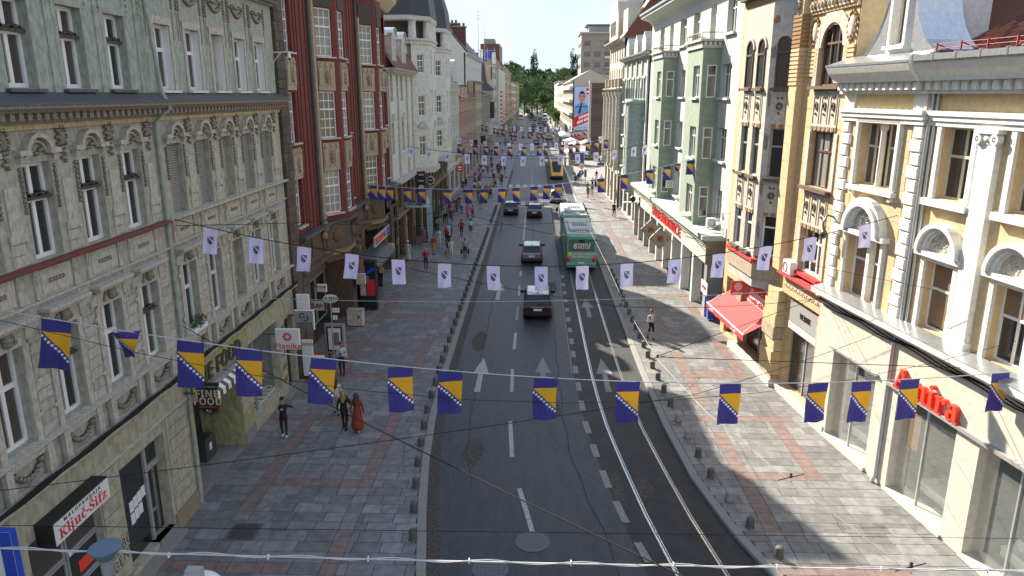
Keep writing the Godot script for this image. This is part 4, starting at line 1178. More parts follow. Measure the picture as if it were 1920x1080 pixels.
func left_white() -> void:
	var Z := 59.35
	var o := facade("white_townhouse", "white townhouse with twin black domed tower bays over dark stone shops", -11.75, -Z, -11.75, -95.0)
	var L := 95.0 - Z
	var holes := []
	for a in [60.6, 65.3]:
		for f in [[9.2, 2.5], [13.45, 2.1]]: holes.append([a - Z, f[0], 1.15, f[1]])
	wall(o, "white_wall", 0, 12.2, 6.9, 16.0, holes, M.white_wall, 0.3)
	for h in holes:
		window(o, h[0], h[1], h[2], h[3], {z = -0.24, frame = M.frame_grey, glass = M.glass})
		var b := MB.new(); b.prism(PackedVector2Array([Vector2(-0.25, h[3] + 0.15), Vector2(h[2] + 0.25, h[3] + 0.15), Vector2(h[2] / 2, h[3] + 0.75)]), 0, 0.2)
		if h[1] < 10: put(o, "window_gable", b, M.grey_white, Vector3(h[0], h[1], 0))
	for q in [0.15, 4.1, 8.6, 11.4]: bx(o, "pilaster", q, 7.0, 0, q + 0.5, 15.8, 0.14, M.grey_white)
	core(o, 0, L, 18.4, 11, -0.4, M.white_wall)
	wall(o, "white_wall", 12.2, L, 6.9, 18.6, [], M.white_wall)
	cornice(o, 0, 11.6, 15.6, 0.75, M.grey_white, M.tin_dark, 0.4)
	var b := MB.new()
	b.quad(Vector3(0, 16.1, 0.6), Vector3(12.2, 16.1, 0.6), Vector3(12.2, 19.6, -1.6), Vector3(0, 19.6, -1.6))
	b.quad(Vector3(0, 19.6, -1.6), Vector3(12.2, 19.6, -1.6), Vector3(12.2, 20.6, -6), Vector3(0, 20.6, -6))
	b.quad(Vector3(12.2, 18.0, -11), Vector3(0, 18.0, -11), Vector3(0, 20.6, -6), Vector3(12.2, 20.6, -6))
	put(o, "roof", b, M.tile_dark)
	for q in [1.1, 5.6]:
		var d := node(o, "dormer", Vector3(q, 16.2, 0.0))
		b = MB.new(); wall_into(b, 0, 1.9, 0, 2.3, [[0.5, 0.35, 0.9, 1.7]], 0.15, 0.3); b.arc_band(0.95, 2.3, 0.0, 1.0, 0, PI, -1.5, 0.3, 8, 0.6); b.quad(Vector3(1.9, 0, 0.3), Vector3(1.9, 0, -1.8), Vector3(1.9, 2.3, -1.8), Vector3(1.9, 2.3, 0.3)); b.quad(Vector3(0, 0, -1.8), Vector3(0, 0, 0.3), Vector3(0, 2.3, 0.3), Vector3(0, 2.3, -1.8))
		put(d, "dormer_wall", b, M.grey_white)
		window(d, 0.5, 0.35, 0.9, 1.7, {z = 0.2, glass = M.glass})
		b = MB.new(); b.arc_band(0.95, 2.3, 1.0, 1.1, 0, PI, -1.8, 0.42, 10, 0.62); put(d, "dormer_roof", b, M.zinc)
	tower_bay(o, 12.2, 0); tower_bay(o, 25.2, 0)
	bx(o, "link_cornice", 19.9, 18.5, 0, 25.3, 18.9, 0.4, M.grey_white)
	# stone base with shops
	var sh := []
	for q in [0.8, 5.2, 9.8, 14.2, 18.6, 23.0, 27.4, 31.8]: sh.append([q, 0.2, 3.1, 3.5])
	var up := []
	for q in [1.6, 6.2, 10.6, 15.2, 19.6, 24.0, 28.4, 32.6]: up.append([q, 4.6, 1.5, 1.9])
	wall(o, "stone_base", 0, L, 0, 6.9, sh + up, M.brown_stone, 0.4, 0.25)
	for h in sh: window(o, h[0], h[1], h[2], h[3], {z = -0.1, frame = M.frame_brown, glass = M.glass, tr = 0.75})
	for h in up: window(o, h[0], h[1], h[2], h[3], {z = -0.1, frame = M.frame_grey, glass = M.glass})
	for q in [0.1, 4.3, 8.8, 13.4, 17.8, 22.2, 26.6, 31.0, 35.2]: blocks(o, "pier_stone", q, q + 0.5, 0.1, 6.8, 0.6, 0.6, [M.brown_stone, M.dark_stone_b, M.beige_dark], [], 0.25, 0.14, 0.02)
	ledge(o, "ledge", 0, L, 6.8, 0.25, 0.9, M.grey_white); ledge(o, "ledge", 0, L, 3.95, 0.2, 0.5, M.beige_dark)
	for q in [12.3, 25.3]:
		b = MB.new(); b.prism(PackedVector2Array([Vector2(0.1, 0.1), Vector2(1.7, 1.7), Vector2(6.0, 1.7), Vector2(7.6, 0.1)]), 0, 0.5)
		var m := put(o, "bay_floor", b, M.grey_white, Vector3(q, 6.95, 0)); m.transform = Transform3D(Basis(Vector3(1, 0, 0), Vector3(0, 0, 1), Vector3(0, -1, 0)), Vector3(q, 6.98, 0))

func left_far() -> void:
	var o := house("gabled_townhouse", "pale grey townhouse with a curved gable, beyond the domed white house", -11.75, -95.1, -11.75, -112.8, {h = 15.6, n = 6, floors = [5.6, 9.0, 12.4], ww = 1.0, wh = 2.2, wall = M.grey_white, trim = M.white_wall, pil = true, rise = 2.6, roof = M.slate})
	var b := MB.new(); b.prism(PackedVector2Array([Vector2(0, 0), Vector2(5, 0), Vector2(5, 1), Vector2(4.4, 2.2), Vector2(3.4, 3.0), Vector2(2.5, 3.3), Vector2(1.6, 3.0), Vector2(0.6, 2.2), Vector2(0, 1)]), -0.6, 0.2)
	put(o, "curved_gable", b, M.grey_white, Vector3(10.5, 15.5, 0))
	var bal := node(o, "balcony", Vector3(12, 5.2, 0)); bx(bal, "slab", 0, 0, 0, 3.6, 0.18, 1.2, M.ivory_dark); b = MB.new()
	for k in 15: b.box(k * 0.25, 0.18, 1.12, k * 0.25 + 0.05, 1.1, 1.17)
	b.box(0, 1.05, 1.1, 3.6, 1.12, 1.2); put(bal, "railing", b, M.iron)
	o = house("pink_townhouse", "low pink townhouse with ribbed piers and a tiled mansard roof", -11.75, -112.9, -11.75, -145.0, {h = 13.6, n = 10, floors = [5.2, 9.0], ww = 1.3, wh = 2.4, wall = M.pink, trim = M.pink, pil = true, rise = 2.4, roof = M.tile_dark})
	for k in 3:
		var d := node(o, "dormer", Vector3(2.5 + k * 6, 13.6, -0.2)); bx(d, "dormer_wall", 0, 0, -1.5, 2.0, 1.7, 0.1, M.pink); bx(d, "dormer_roof", -0.15, 1.7, -1.6, 2.15, 1.9, 0.3, M.slate)
	house("tall_white_house", "tall white house with a blank side wall and dark pitched roof above lower fronts", -13.2, -142.0, -13.2, -183.0, {h = 21.6, n = 10, floors = [9.5, 13.5, 17.3], ww = 1.1, wh = 2.4, wall = M.white_wall, rise = 6.2, roof = M.slate, shop = 8.0})
	house("tan_townhouse", "tan townhouse with dark attic loggia and balconies in front of the tall white house", -11.75, -145.1, -11.75, -163.0, {h = 16.6, n = 5, floors = [5.4, 9.0, 12.6], wall = M.tan, trim = M.tan2, rise = 0.0, depth = 1.3})
	house("ornate_tan_house", "ornate tan townhouse with heavy cornice just before the spired gable", -11.75, -163.1, -11.75, -186.0, {h = 14.2, n = 7, floors = [5.2, 9.6], wall = M.tan2, trim = M.ivory_dark, pil = true, rise = 1.6, roof = M.slate, depth = 1.3})
	o = house("spired_house", "narrow house with a pointed dark spire above its gable", -11.6, -186.1, -11.6, -200.0, {h = 13.6, n = 3, floors = [5.2, 9.4], wall = M.tan, trim = M.ivory, rise = 2.0, roof = M.slate})
	b = MB.new(); b.prism(PackedVector2Array([Vector2(0, 0), Vector2(5.6, 0), Vector2(5.6, 2.4), Vector2(2.8, 5.0), Vector2(0, 2.4)]), -5, 0.8); put(o, "gable", b, M.tan, Vector3(1.5, 12.6, 0))
	b = MB.new(); b.arc_band(2.8, 2.3, 0.0, 0.9, 0, PI, 0.7, 0.86, 8); b.box(1.9, 0.3, 0.7, 3.7, 2.3, 0.86); put(o, "arched_window", b, M.glass, Vector3(1.5, 12.8, 0))
	b = MB.new()
	for q in [[Vector3(-0.6, 0, 1.2), Vector3(6.2, 0, 1.2)], [Vector3(6.2, 0, 1.2), Vector3(6.2, 0, -5)], [Vector3(6.2, 0, -5), Vector3(-0.6, 0, -5)], [Vector3(-0.6, 0, -5), Vector3(-0.6, 0, 1.2)]]:
		b.quad(q[0], q[1], q[1].lerp(Vector3(2.8, 2.6, -1.6), 0.72), q[0].lerp(Vector3(2.8, 2.6, -1.6), 0.72))
		b.tri(q[0].lerp(Vector3(2.8, 1.8, -1.6), 0.7), q[1].lerp(Vector3(2.8, 1.8, -1.6), 0.7), Vector3(2.8, 8.6, -1.6))
	put(o, "spire", b, M.slate, Vector3(1.5, 15.2, 0))
	bx(o, "oriel", 2.4, 8.2, 0, 6.0, 12.2, 1.1, M.slate)
	o = house("white_flats", "white modern apartment block with a stepped facade on the left", -11.6, -200.1, -11.6, -262.0, {h = 21.5, n = 16, floors = [5.4, 8.6, 11.8, 15.0, 18.2], ww = 2.2, wh = 1.5, wall = M.grey_white, rise = 0.0, side = M.pink, frame = M.frame_grey, ns = 8})
	for k in 5: bx(o, "projecting_bay", 18 + k * 9, 6 + (k % 2) * 3, 0, 23 + k * 9, 21, 1.0, M.white_wall)
	o = house("brown_roofed_flats", "apartment block with a broad dark brown roof, far down on the left", -11.6, -262.1, -11.6, -345.0, {h = 23.0, n = 16, floors = [5.4, 9, 12.6, 16.2, 19.6], ww = 1.8, wh = 1.8, wall = M.tan2, trim = M.ivory, rise = 6.0, roof = M.tile_dark, frame = M.frame_grey, ns = 8})
	bx(o, "attic_block", 20, 26, -9, 45, 32, -2, M.frame_brown); bx(o, "roof_plant", 24, 32, -8, 34, 34, -4, M.concrete)
	house("grey_flats", "grey apartment block near the far end of the left side", -11.4, -345.1, -11.4, -430.0, {h = 20.0, n = 14, floors = [5.4, 9, 12.6, 16], ww = 1.8, wh = 1.7, wall = M.ivory, trim = M.ivory_dark, rise = 2.0, frame = M.frame_grey, ns = 8})
	house("lime_flats", "pale lime green block closing the left side of the street", -11.2, -430.1, -11.2, -505.0, {h = 21.0, n = 10, floors = [5.4, 9, 12.6, 16], ww = 1.8, wh = 1.7, wall = M.lime, rise = 0.0, frame = M.frame_grey, ns = 6})
	# tall red letter banners and the painted scaffold on the roofs
	for q in [[-10.3, -225.0, 3.4, 11.5, 1.0, "tall red vertical banner on the white flats"], [-10.4, -262.0, 7.0, 8.0, 1.1, "shorter bright red vertical banner past the white flats"], [-10.2, -330.0, 3.0, 9.0, 1.2, "tall narrow red banner furthest down the left side"]]:
		var f := node(self, "vertical_banner", Vector3(q[0], q[2], q[1])); tag(f, q[5], "banner", "vertical red banners on the left")
		bx(f, "cloth", -0.3 * q[4], 0, -0.05, 0.3 * q[4], q[3], 0.05, M.red_cloth); bx(f, "bracket", -1.2, q[3] * 0.9, -0.03, -0.3 * q[4], q[3] * 0.9 + 0.1, 0.03, M.iron)
		for k in 9: bx(f, "white_letter", -0.25, 0.6 + k * q[3] / 9.5, 0.051, 0.25, 0.6 + k * q[3] / 9.5 + q[3] / 16, 0.07, M.white)
	var sc := node(self, "roof_scaffold", Vector3(-13, 20.5, -198)); tag(sc, "blue painted boards on scaffolding above the spired house", "scaffolding")
	for k in 7:
		bx(sc, "board", -5 + k * 1.1, 1.2 + (k % 3) * 0.5, 0, -4.1 + k * 1.1, 4.0 + (k % 2) * 0.8, 0.1, M.blue_sign if k % 3 else M.white)
	b = MB.new()
	for k in 5: b.tube([Vector3(-5 + k * 1.8, -1, 0.2), Vector3(-5 + k * 1.8, 5.2, 0.2)], 0.05, 5)
	for k in 3: b.tube([Vector3(-5.2, 0.5 + k * 2.0, 0.2), Vector3(2.6, 0.5 + k * 2.0, 0.2)], 0.05, 5)
	put(sc, "poles", b, M.steel)
	for q in [[-15.0, 26.0, -150.0, "wide brick"], [-17.5, 27.5, -160.0, "far brick"]]:
		var ch := node(self, "chimney", Vector3(q[0], q[1] - 3.0, q[2])); tag(ch, "%s chimney on the roof of the tall white house" % q[3], "chimney")
		bx(ch, "stack", -1.2, 0, -0.8, 1.2, 3.6, 0.8, M.tile_dark); bx(ch, "cap", -1.4, 3.6, -1.0, 1.4, 3.8, 1.0, M.concrete)
		for k in 3: bx(ch, "pot", -1.0 + k * 0.8, 3.8, -0.2, -0.6 + k * 0.8, 4.4, 0.2, M.dark_stone)
	for q in [[-13.0, 22, -172, 10.5, "nearer"], [-12.8, 21, -190, 8.5, "farther"]]:
		var b2 := MB.new(); b2.tube([Vector3.ZERO, Vector3(0, q[3], 0)], 0.07, 5, 0.03)
		for k in 3: b2.tube([Vector3(-0.6, q[3] - 0.8 - k * 0.7, 0), Vector3(0.6, q[3] - 0.8 - k * 0.7, 0)], 0.03, 4)
		tag(put(self, "roof_aerial", b2, M.steel, Vector3(q[0], q[1], q[2])), "thin roof aerial, the %s of two above the left roofs" % q[4], "aerial")

# ---------------------------------------------------------------- right side
func frame_trim(b: MB, u0: float, v0: float, u1: float, v1: float, t: float, z: float) -> void:
	b.box(u0 - t, v0, 0, u0, v1 + t, z); b.box(u1, v0, 0, u1 + t, v1 + t, z); b.box(u0, v1, 0, u1, v1 + t, z)
	b.box(u0 - t - 0.06, v0, 0, u0 - t, v1 + t + 0.06, z * 0.5); b.box(u1 + t, v0, 0, u1 + t + 0.06, v1 + t + 0.06, z * 0.5); b.box(u0 - t, v1 + t, 0, u1 + t, v1 + t + 0.06, z * 0.5)

func right_near() -> void:
	var o := facade("yellow_townhouse", "yellow and white townhouse nearest on the right, with quoins and a zinc dormer", 12.3, -29.6, 14.7, -11.6)
	var L := Vector2(2.4, 18.0).length()
	var fl := [[0.95, 10.7, 2.4, 2.3]]  # openings on the projecting end
	var ar := [[0.95, 6.3, 2.3, 2.6]]
	var uw := []; var lw := []
	for k in 4: uw.append([5.45 + k * 3.15, 10.75, 1.45, 2.25]); lw.append([5.55 + k * 3.15, 6.4, 1.4, 2.45])
	wall(o, "yellow_wall", -0.3, 4.7, 5.9, 14.1, fl + ar, M.ochre, 0.4, 0.12)
	wall(o, "yellow_wall", 4.7, L, 5.9, 14.1, uw + lw, M.ochre, 0.45, 0.0)
	var b := MB.new(); b.box(-0.3, 5.9, -10, L, 15.0, -0.5); put(o, "inner_wall", b, M.concrete)
	# block joints: each rendered block stands slightly proud
	var holes := [[0.75, 10.5, 2.8, 2.75], [0.7, 6.1, 2.8, 4.1]]
	blocks(o, "render_block", 0.6, 4.0, 6.3, 13.0, 0.75, 0.55, [M.ochre], holes, 0.12, 0.012, 0.014)
	for k in 4:
		var x := 4.95 + k * 3.15
		blocks(o, "render_block", x, x + 2.3, 6.35, 13.0, 0.7, 0.55, [M.ochre], [[x + 0.28, 10.5, 1.85, 2.75], [x + 0.25, 6.2, 1.95, 4.1]], 0.0, 0.012, 0.014)
	# quoins
	if true:
		b = MB.new(); b.bevel_box(0, 0, 0, 0.62, 0.4, 0.1, 0.03); var big := b.mesh()
		b = MB.new(); b.bevel_box(0.0, 0, 0, 0.5, 0.4, 0.1, 0.03); var small := b.mesh()
		for k in 15:
			put(o, "quoin", big if k % 2 else small, M.white_trim, Vector3(-0.28, 6.35 + k * 0.445, 0.12))
			put(o, "quoin", big if k % 2 else small, M.white_trim, Vector3(4.06 if k % 2 else 4.18, 6.35 + k * 0.445, 0.12))
	# double window and its frame
	b = MB.new(); frame_trim(b, 0.95, 10.7, 3.35, 13.0, 0.16, 0.14); b.box(0.7, 10.48, 0, 3.6, 10.66, 0.22); b.box(0.85, 10.3, 0, 1.0, 10.48, 0.14); b.box(3.3, 10.3, 0, 3.45, 10.48, 0.14)
	put(o, "window_surround", b, M.white_trim, Vector3(0, 0, 0.12))
	for q in [0.95, 2.28]: window(o, q, 10.7, 1.07, 2.3, {tr = 0.62, z = -0.24, frame = M.frame_cream, glass = M.glass_warm})
	b = MB.new(); b.lathe([Vector2(0.14, 10.7), Vector2(0.11, 10.8), Vector2(0.1, 12.7), Vector2(0.16, 12.8), Vector2(0.16, 13.0)], 10, Vector3(2.15, 0, -0.05)); put(o, "window_column", b, M.white_trim)
	# arched window with relief
	b = MB.new(); frame_trim(b, 0.95, 6.3, 3.25, 8.75, 0.14, 0.12); b.box(0.6, 8.85, 0, 3.6, 9.02, 0.3)
	b.arc_band(2.1, 9.02, 0.95, 1.15, 0, PI, 0, 0.4, 16); b.arc_band(2.1, 9.02, 0.85, 0.95, 0, PI, 0, 0.28, 16); b.arc_band(2.1, 9.02, 1.15, 1.28, 0, PI, 0, 0.3, 16)
	put(o, "arch_surround", b, M.white_trim, Vector3(0, 0, 0.12))
	b = MB.new(); b.arc_band(2.1, 9.02, 0.0, 0.85, 0, PI, 0, 0.05, 14); put(o, "arch_field", b, M.grey_white, Vector3(0, 0, 0.12))
	b = MB.new()
	for k in 60:
		var a := rng.randf() * PI; var r := sqrt(rng.randf()) * 0.62
		b.blob(Vector3(2.2 + cos(a) * r, 9.08 + sin(a) * r * 1.1, 0.08), Vector3(0.06, 0.06, 0.05), 6, 3)
	put(o, "relief", b, M.white_trim, Vector3(0, 0, 0.12))
	for q in [0.95, 2.2]: window(o, q, 6.3, 1.05, 2.55, {cols = 1, tr = 0.6, z = -0.25, frame = M.frame_white, glass = M.blind})
	bx(o, "window_column", 2.0, 6.3, -0.28, 2.2, 8.85, -0.05, M.white_trim)
	# the long range of bays
	for k in 4:
		var x := k * 3.15
		b = MB.new(); frame_trim(b, 5.45 + x, 10.75, 6.9 + x, 13.0, 0.2, 0.12); b.box(5.1 + x, 10.5, 0, 7.2 + x, 10.72, 0.26)
		put(o, "window_surround", b, M.white_trim)
		window(o, 5.45 + x, 10.75, 1.45, 2.25, {cols = 2, tr = 0.6, z = -0.3, frame = M.frame_cream, glass = M.glass_warm if k % 2 else M.glass})
		b = MB.new(); frame_trim(b, 5.55 + x, 6.4, 6.95 + x, 8.7, 0.18, 0.12); b.box(5.15 + x, 8.86, 0, 7.3 + x, 9.02, 0.26)
		b.arc_band(6.22 + x, 9.02, 0.85, 1.0, 0, PI, 0, 0.34, 16); b.arc_band(6.22 + x, 9.02, 0.74, 0.85, 0, PI, 0, 0.22, 16); b.arc_band(6.22 + x, 9.02, 0.66, 0.74, 0, PI, 0, 0.12, 16)
		put(o, "arch_surround", b, M.white_trim)
		b = MB.new(); b.arc_band(6.22 + x, 9.02, 0.0, 0.66, 0, PI, 0, 0.04, 14)
		for i in 26: b.blob(Vector3(6.22 + x + rng.randf_range(-0.45, 0.45), 9.1 + rng.randf() * 0.32, 0.04), Vector3(0.07, 0.05, 0.025), 6, 3)
		put(o, "arch_field", b, M.stone_pale)
		var bl := MB.new()
		var hh := 2.3 if k == 0 else 1.1
		for i in int(hh / 0.055): bl.box(0.06, 2.4 - i * 0.055 - 0.05, 0, 1.34, 2.4 - i * 0.055, 0.02)
		var w := window(o, 5.55 + x, 6.4, 1.4, 2.45, {cols = 2 if k else 1, tr = 0.56, z = -0.3, frame = M.frame_white, glass = M.glass})
		put(w, "roller_blind", bl, M.blind, Vector3(0, 0, 0.012))
		if k < 4:
			var px := 7.28 + x
			var p := node(o, "pilaster", Vector3(px, 0, 0))
			bx(p, "shaft", 0, 6.6, 0, 0.72, 12.6, 0.2, M.white_trim); bx(p, "pilaster_base", -0.08, 6.3, 0, 0.8, 6.62, 0.28, M.white_trim)
			b = MB.new(); b.box(-0.1, 12.9, 0, 0.82, 13.03, 0.3); b.box(0, 12.6, 0, 0.72, 12.9, 0.22)
			for s in [0.02, 0.7]:
				b.arc_band(s, 12.74, 0.08, 0.16, 0, TAU, 0.1, 0.3, 12); b.blob(Vector3(s, 12.74, 0.26), Vector3(0.05, 0.05, 0.05), 6, 3)
			b.blob(Vector3(0.36, 12.76, 0.24), Vector3(0.14, 0.1, 0.06), 8, 3); put(p, "capital", b, M.white_trim)
	# entablature: bands, frieze, dentils, cornice
	for q in [[-0.35, 4.72, 0.12], [4.72, L, 0.0]]:
		var e := node(o, "entablature", Vector3(0, 0, q[2]))
		for k in 3: bx(e, "band", q[0], 13.02 + k * 0.16, 0.001, q[1], 13.17 + k * 0.16, 0.14 + 0.05 * k, M.white_trim)
		bx(e, "bed_mould", q[0], 14.02, 0, q[1], 14.12, 0.3, M.white_trim)
		b = MB.new(); b.prism(PackedVector2Array([Vector2(0, 14.42), Vector2(0.62, 14.42), Vector2(0.66, 14.55), Vector2(0.85, 14.75), Vector2(0.95, 14.95), Vector2(0.95, 15.05), Vector2(0, 15.05)]), 0, q[1] - q[0])
		var m := put(e, "cornice", b, M.white_trim); m.transform = Transform3D(Basis(Vector3(0, 0, 1), Vector3.UP, Vector3(-1, 0, 0)), Vector3(q[1], 0, 0))
		bx(e, "dentil_back", q[0], 14.12, 0, q[1], 14.42, 0.1, M.shop_cream)
		var x: float = q[0] + 0.12
		b = MB.new(); b.bevel_box(0, 14.13, 0.1, 0.21, 14.42, 0.48, 0.02); var dm := b.mesh()
		while x < q[1] - 0.2:
			put(e, "dentil", dm, M.white_trim, Vector3(x, 0, 0)); x += 0.42
	for q in [-0.3, 4.0]: bx(o, "frieze_block", q, 13.5, 0.12, q + 0.68, 14.02, 0.2, M.white_trim)
	# zinc weathering, dormer, roof, gutter
	b = MB.new(); b.quad(Vector3(-0.4, 15.06, 1.08), Vector3(4.75, 15.06, 1.08), Vector3(4.75, 15.4, 0.0), Vector3(-0.4, 15.4, 0.0)); b.box(-0.4, 15.0, 1.06, 4.75, 15.08, 1.1)
	for k in 4: b.box(-0.4 + k * 1.4, 15.08, 0.0, -0.37 + k * 1.4, 15.43, 0.05)
	put(o, "zinc_flashing", b, M.zinc)
	var d := node(o, "dormer", Vector3(0.6, 15.35, -0.25))
	b = MB.new(); wall_into(b, 1.05, 2.5, 0, 4.6, [[1.4, 0.35, 0.75, 3.4]], 0.3, 0.25); put(d, "dormer_wall", b, M.white_trim)
	window(d, 1.4, 0.35, 0.75, 3.4, {tr = 0.62, z = 0.02, glass = M.glass_warm, frame = M.frame_cream})
	b = MB.new(); frame_trim(b, 1.4, 0.3, 2.15, 3.75, 0.14, 0.12); b.box(1.15, 0.18, 0, 2.4, 0.3, 0.22); put(d, "window_surround", b, M.white_trim, Vector3(0, 0, 0.25))
	for s in [-1, 1]:  # curved sides sweeping out at the foot
		b = MB.new()
		var prof := PackedVector2Array([Vector2(0, 4.6), Vector2(0.01, 2.4), Vector2(0.08, 1.8), Vector2(0.24, 1.3), Vector2(0.5, 0.82), Vector2(0.85, 0.4), Vector2(1.3, 0.06)])
		var cx := 1.05 if s < 0 else 2.5
		for i in prof.size() - 1:
			var p0 := Vector3(cx + s * prof[i].x, prof[i].y, 0.3); var p1 := Vector3(cx + s * prof[i + 1].x, prof[i + 1].y, 0.3)
			var q0 := p0 + Vector3(0, 0, -1.6); var q1 := p1 + Vector3(0, 0, -1.6)
			if s > 0: b.quad(p0, p1, q1, q0)
			else: b.quad(p1, p0, q0, q1)
			var r0 := Vector3(cx, prof[i].y, 0.26); var r1 := Vector3(cx, prof[i + 1].y, 0.26)
			if s > 0: b.quad(r0, r1, p1 - Vector3(0, 0, 0.04), p0 - Vector3(0, 0, 0.04))
			else: b.quad(r1, r0, p0 - Vector3(0, 0, 0.04), p1 - Vector3(0, 0, 0.04))
		put(d, "curved_side", b, M.zinc)
	bx(d, "dormer_back", 1.06, 0, -2.5, 2.49, 4.6, -0.1, M.white_trim)
	b = MB.new(); b.quad(Vector3(4.75, 15.1, 0.75), Vector3(L, 15.1, 0.75), Vector3(L, 15.3, -1.2), Vector3(4.75, 15.3, -1.2)); b.quad(Vector3(-0.3, 15.25, -1.15), Vector3(L, 15.25, -1.15), Vector3(L, 19.4, -8.8), Vector3(-0.3, 19.4, -8.8)); b.quad(Vector3(-0.3, 15.3, -0.1), Vector3(4.75, 15.3, -0.1), Vector3(4.75, 15.3, -1.2), Vector3(-0.3, 15.3, -1.2))
	for k in 11: b.box(5.2 + k * 1.1, 15.12, 0.3, 5.24 + k * 1.1, 15.28, 0.7)
	put(o, "roof_boarding", b, M.tile_dark)
	var rt := MB.new(); var tm := MB.new()
	for i in 9:  # one roof tile with a raised roll
		pass
	tm.quad(Vector3(0, 0, 0), Vector3(0.3, 0, 0), Vector3(0.3, 0.205, -0.38), Vector3(0, 0.205, -0.38)); tm.quad(Vector3(0, -0.04, 0), Vector3(0.3, -0.04, 0), Vector3(0.3, 0, 0), Vector3(0, 0, 0))
	tm.tube([Vector3(0.04, 0.01, 0.0), Vector3(0.04, 0.215, -0.38)], 0.045, 6)
	var tmesh := tm.mesh()
	for r in 13:
		for k in int((L - 3.6) / 0.3):
			var pos := Vector3(3.5 + k * 0.3 + (0.02 if r % 2 else 0.0), 15.3 + r * 0.209, -1.15 - r * 0.385)
			if k < 23: put(o, "roof_tile", tmesh, M.tile_red if rng.randf() < 0.55 else M.tile_dark, pos)
			else: rt.t = Transform3D(Basis(), pos); rt.box(0, 0, -0.38, 0.28, 0.05, 0)
	rt.t = Transform3D()
	kind(put(o, "roof_tiles", rt, M.tile_dark), "stuff")
	b = MB.new(); b.box(4.8, 15.02, 0.9, L, 15.2, 1.1)
	for k in 12: b.box(4.9 + k, 15.0, 0.88, 4.95 + k, 15.24, 1.12)
	put(o, "gutter", b, M.zinc)
	b = MB.new()
	for k in 2: b.tube([Vector3(5.0, 15.38 + k * 0.13, 0.5), Vector3(L, 15.38 + k * 0.13, 0.5)], 0.013, 5)
	for k in 10: b.box(5.2 + k * 1.1, 15.2, 0.48, 5.23 + k * 1.1, 15.55, 0.53); b.tube([Vector3(5.2 + k * 1.1, 15.52, 0.5), Vector3(5.2 + k * 1.1, 15.3, -0.1)], 0.02, 4)
	put(o, "snow_guard", b, M.red_dark)
	# dark flashing where the roof meets the taller neighbour's side wall
	b = MB.new(); b.prism(PackedVector2Array([Vector2(-2.2, 15.5), Vector2(-2.4, 15.95), Vector2(-8.8, 19.9), Vector2(-8.8, 19.3)]), -0.4, 0.0)
	var flash := put(o, "flashing", b, M.zinc_dark); flash.transform = Transform3D(Basis(Vector3(0, 0, 1), Vector3.UP, Vector3(-1, 0, 0)), Vector3(-0.3, 0, 0))
	# drainpipe at the step
	b = MB.new(); b.tube([Vector3(4.86, 0.15, 0.42), Vector3(4.86, 0.4, 0.3), Vector3(4.86, 5.6, 0.3), Vector3(4.86, 6.4, 0.14), Vector3(4.86, 14.1, 0.14), Vector3(4.86, 14.9, 0.8)], 0.075, 8); b.tube([Vector3(5.05, 6.4, 0.1), Vector3(5.05, 14.0, 0.1)], 0.05, 6)
	put(o, "drainpipe", b, M.steel)
	b = MB.new()
	for k in 2: b.tube([Vector3(4.72 + k * 0.09, 0.3, 0.24), Vector3(4.72 + k * 0.09, 5.8, 0.24)], 0.04, 6)
	put(o, "cable_duct", b, M.pipe)
	# ledge and cream shop level
	var sh := [[1.1, 0.3, 2.95, 3.7], [5.4, 0.25, 3.0, 3.75], [9.4, 0.25, 3.2, 3.75], [13.6, 0.25, 3.2, 3.75]]
	wall(o, "shop_wall", -0.3, L, 0, 5.9, sh, M.shop_cream, 0.75, 0.25)
	b = MB.new(); b.box(-0.35, 5.9, 0, L, 6.08, 0.5); b.box(-0.35, 6.08, 0, L, 6.3, 0.72); put(o, "ledge", b, M.white_trim)
	b = MB.new(); b.quad(Vector3(-0.35, 6.31, 0.74), Vector3(L, 6.31, 0.74), Vector3(L, 6.42, 0.1), Vector3(-0.35, 6.42, 0.1)); put(o, "ledge_flashing", b, M.zinc)
	b = MB.new()
	for k in 3:
		var path := []
		for s in 30: path.append(Vector3(-0.3 + (L + 0.3) * s / 29.0, 5.78 - k * 0.07 + 0.05 * sin(s * 1.3 + k), 0.3 + 0.03 * k))
		b.tube(path, 0.025, 5)
	put(o, "ledge_cable", b, M.wire)
	bx(o, "shop_ledge", 4.9, 4.02, 0.25, L, 4.14, 0.4, M.frame_grey); bx(o, "shop_ledge", 0.9, 4.02, 0.25, 4.2, 4.1, 0.36, M.frame_grey)
	for h in sh:
		b = MB.new()
		b.box(h[0], h[1], -3.4, h[0] + h[2], h[1] + 0.06, -0.5); b.quad(Vector3(h[0] - 0.1, h[1], -3.4), Vector3(h[0] + h[2] + 0.1, h[1], -3.4), Vector3(h[0] + h[2] + 0.1, h[1] + 3.8, -3.4), Vector3(h[0] - 0.1, h[1] + 3.8, -3.4))
		b.quad(Vector3(h[0], h[1], -0.5), Vector3(h[0], h[1], -3.4), Vector3(h[0], h[1] + 3.8, -3.4), Vector3(h[0], h[1] + 3.8, -0.5)); b.quad(Vector3(h[0] + h[2], h[1], -3.4), Vector3(h[0] + h[2], h[1], -0.5), Vector3(h[0] + h[2], h[1] + 3.8, -0.5), Vector3(h[0] + h[2], h[1] + 3.8, -3.4))
		b.quad(Vector3(h[0], h[1] + 3.74, -3.4), Vector3(h[0] + h[2], h[1] + 3.74, -3.4), Vector3(h[0] + h[2], h[1] + 3.74, -0.5), Vector3(h[0], h[1] + 3.74, -0.5))
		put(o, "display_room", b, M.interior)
		b = MB.new(); b.quad(Vector3(h[0], h[1], -0.06), Vector3(h[0] + h[2], h[1], -0.06), Vector3(h[0] + h[2], h[1] + h[3], -0.06), Vector3(h[0], h[1] + h[3], -0.06))
		put(o, "display_pane", b, M.clear)
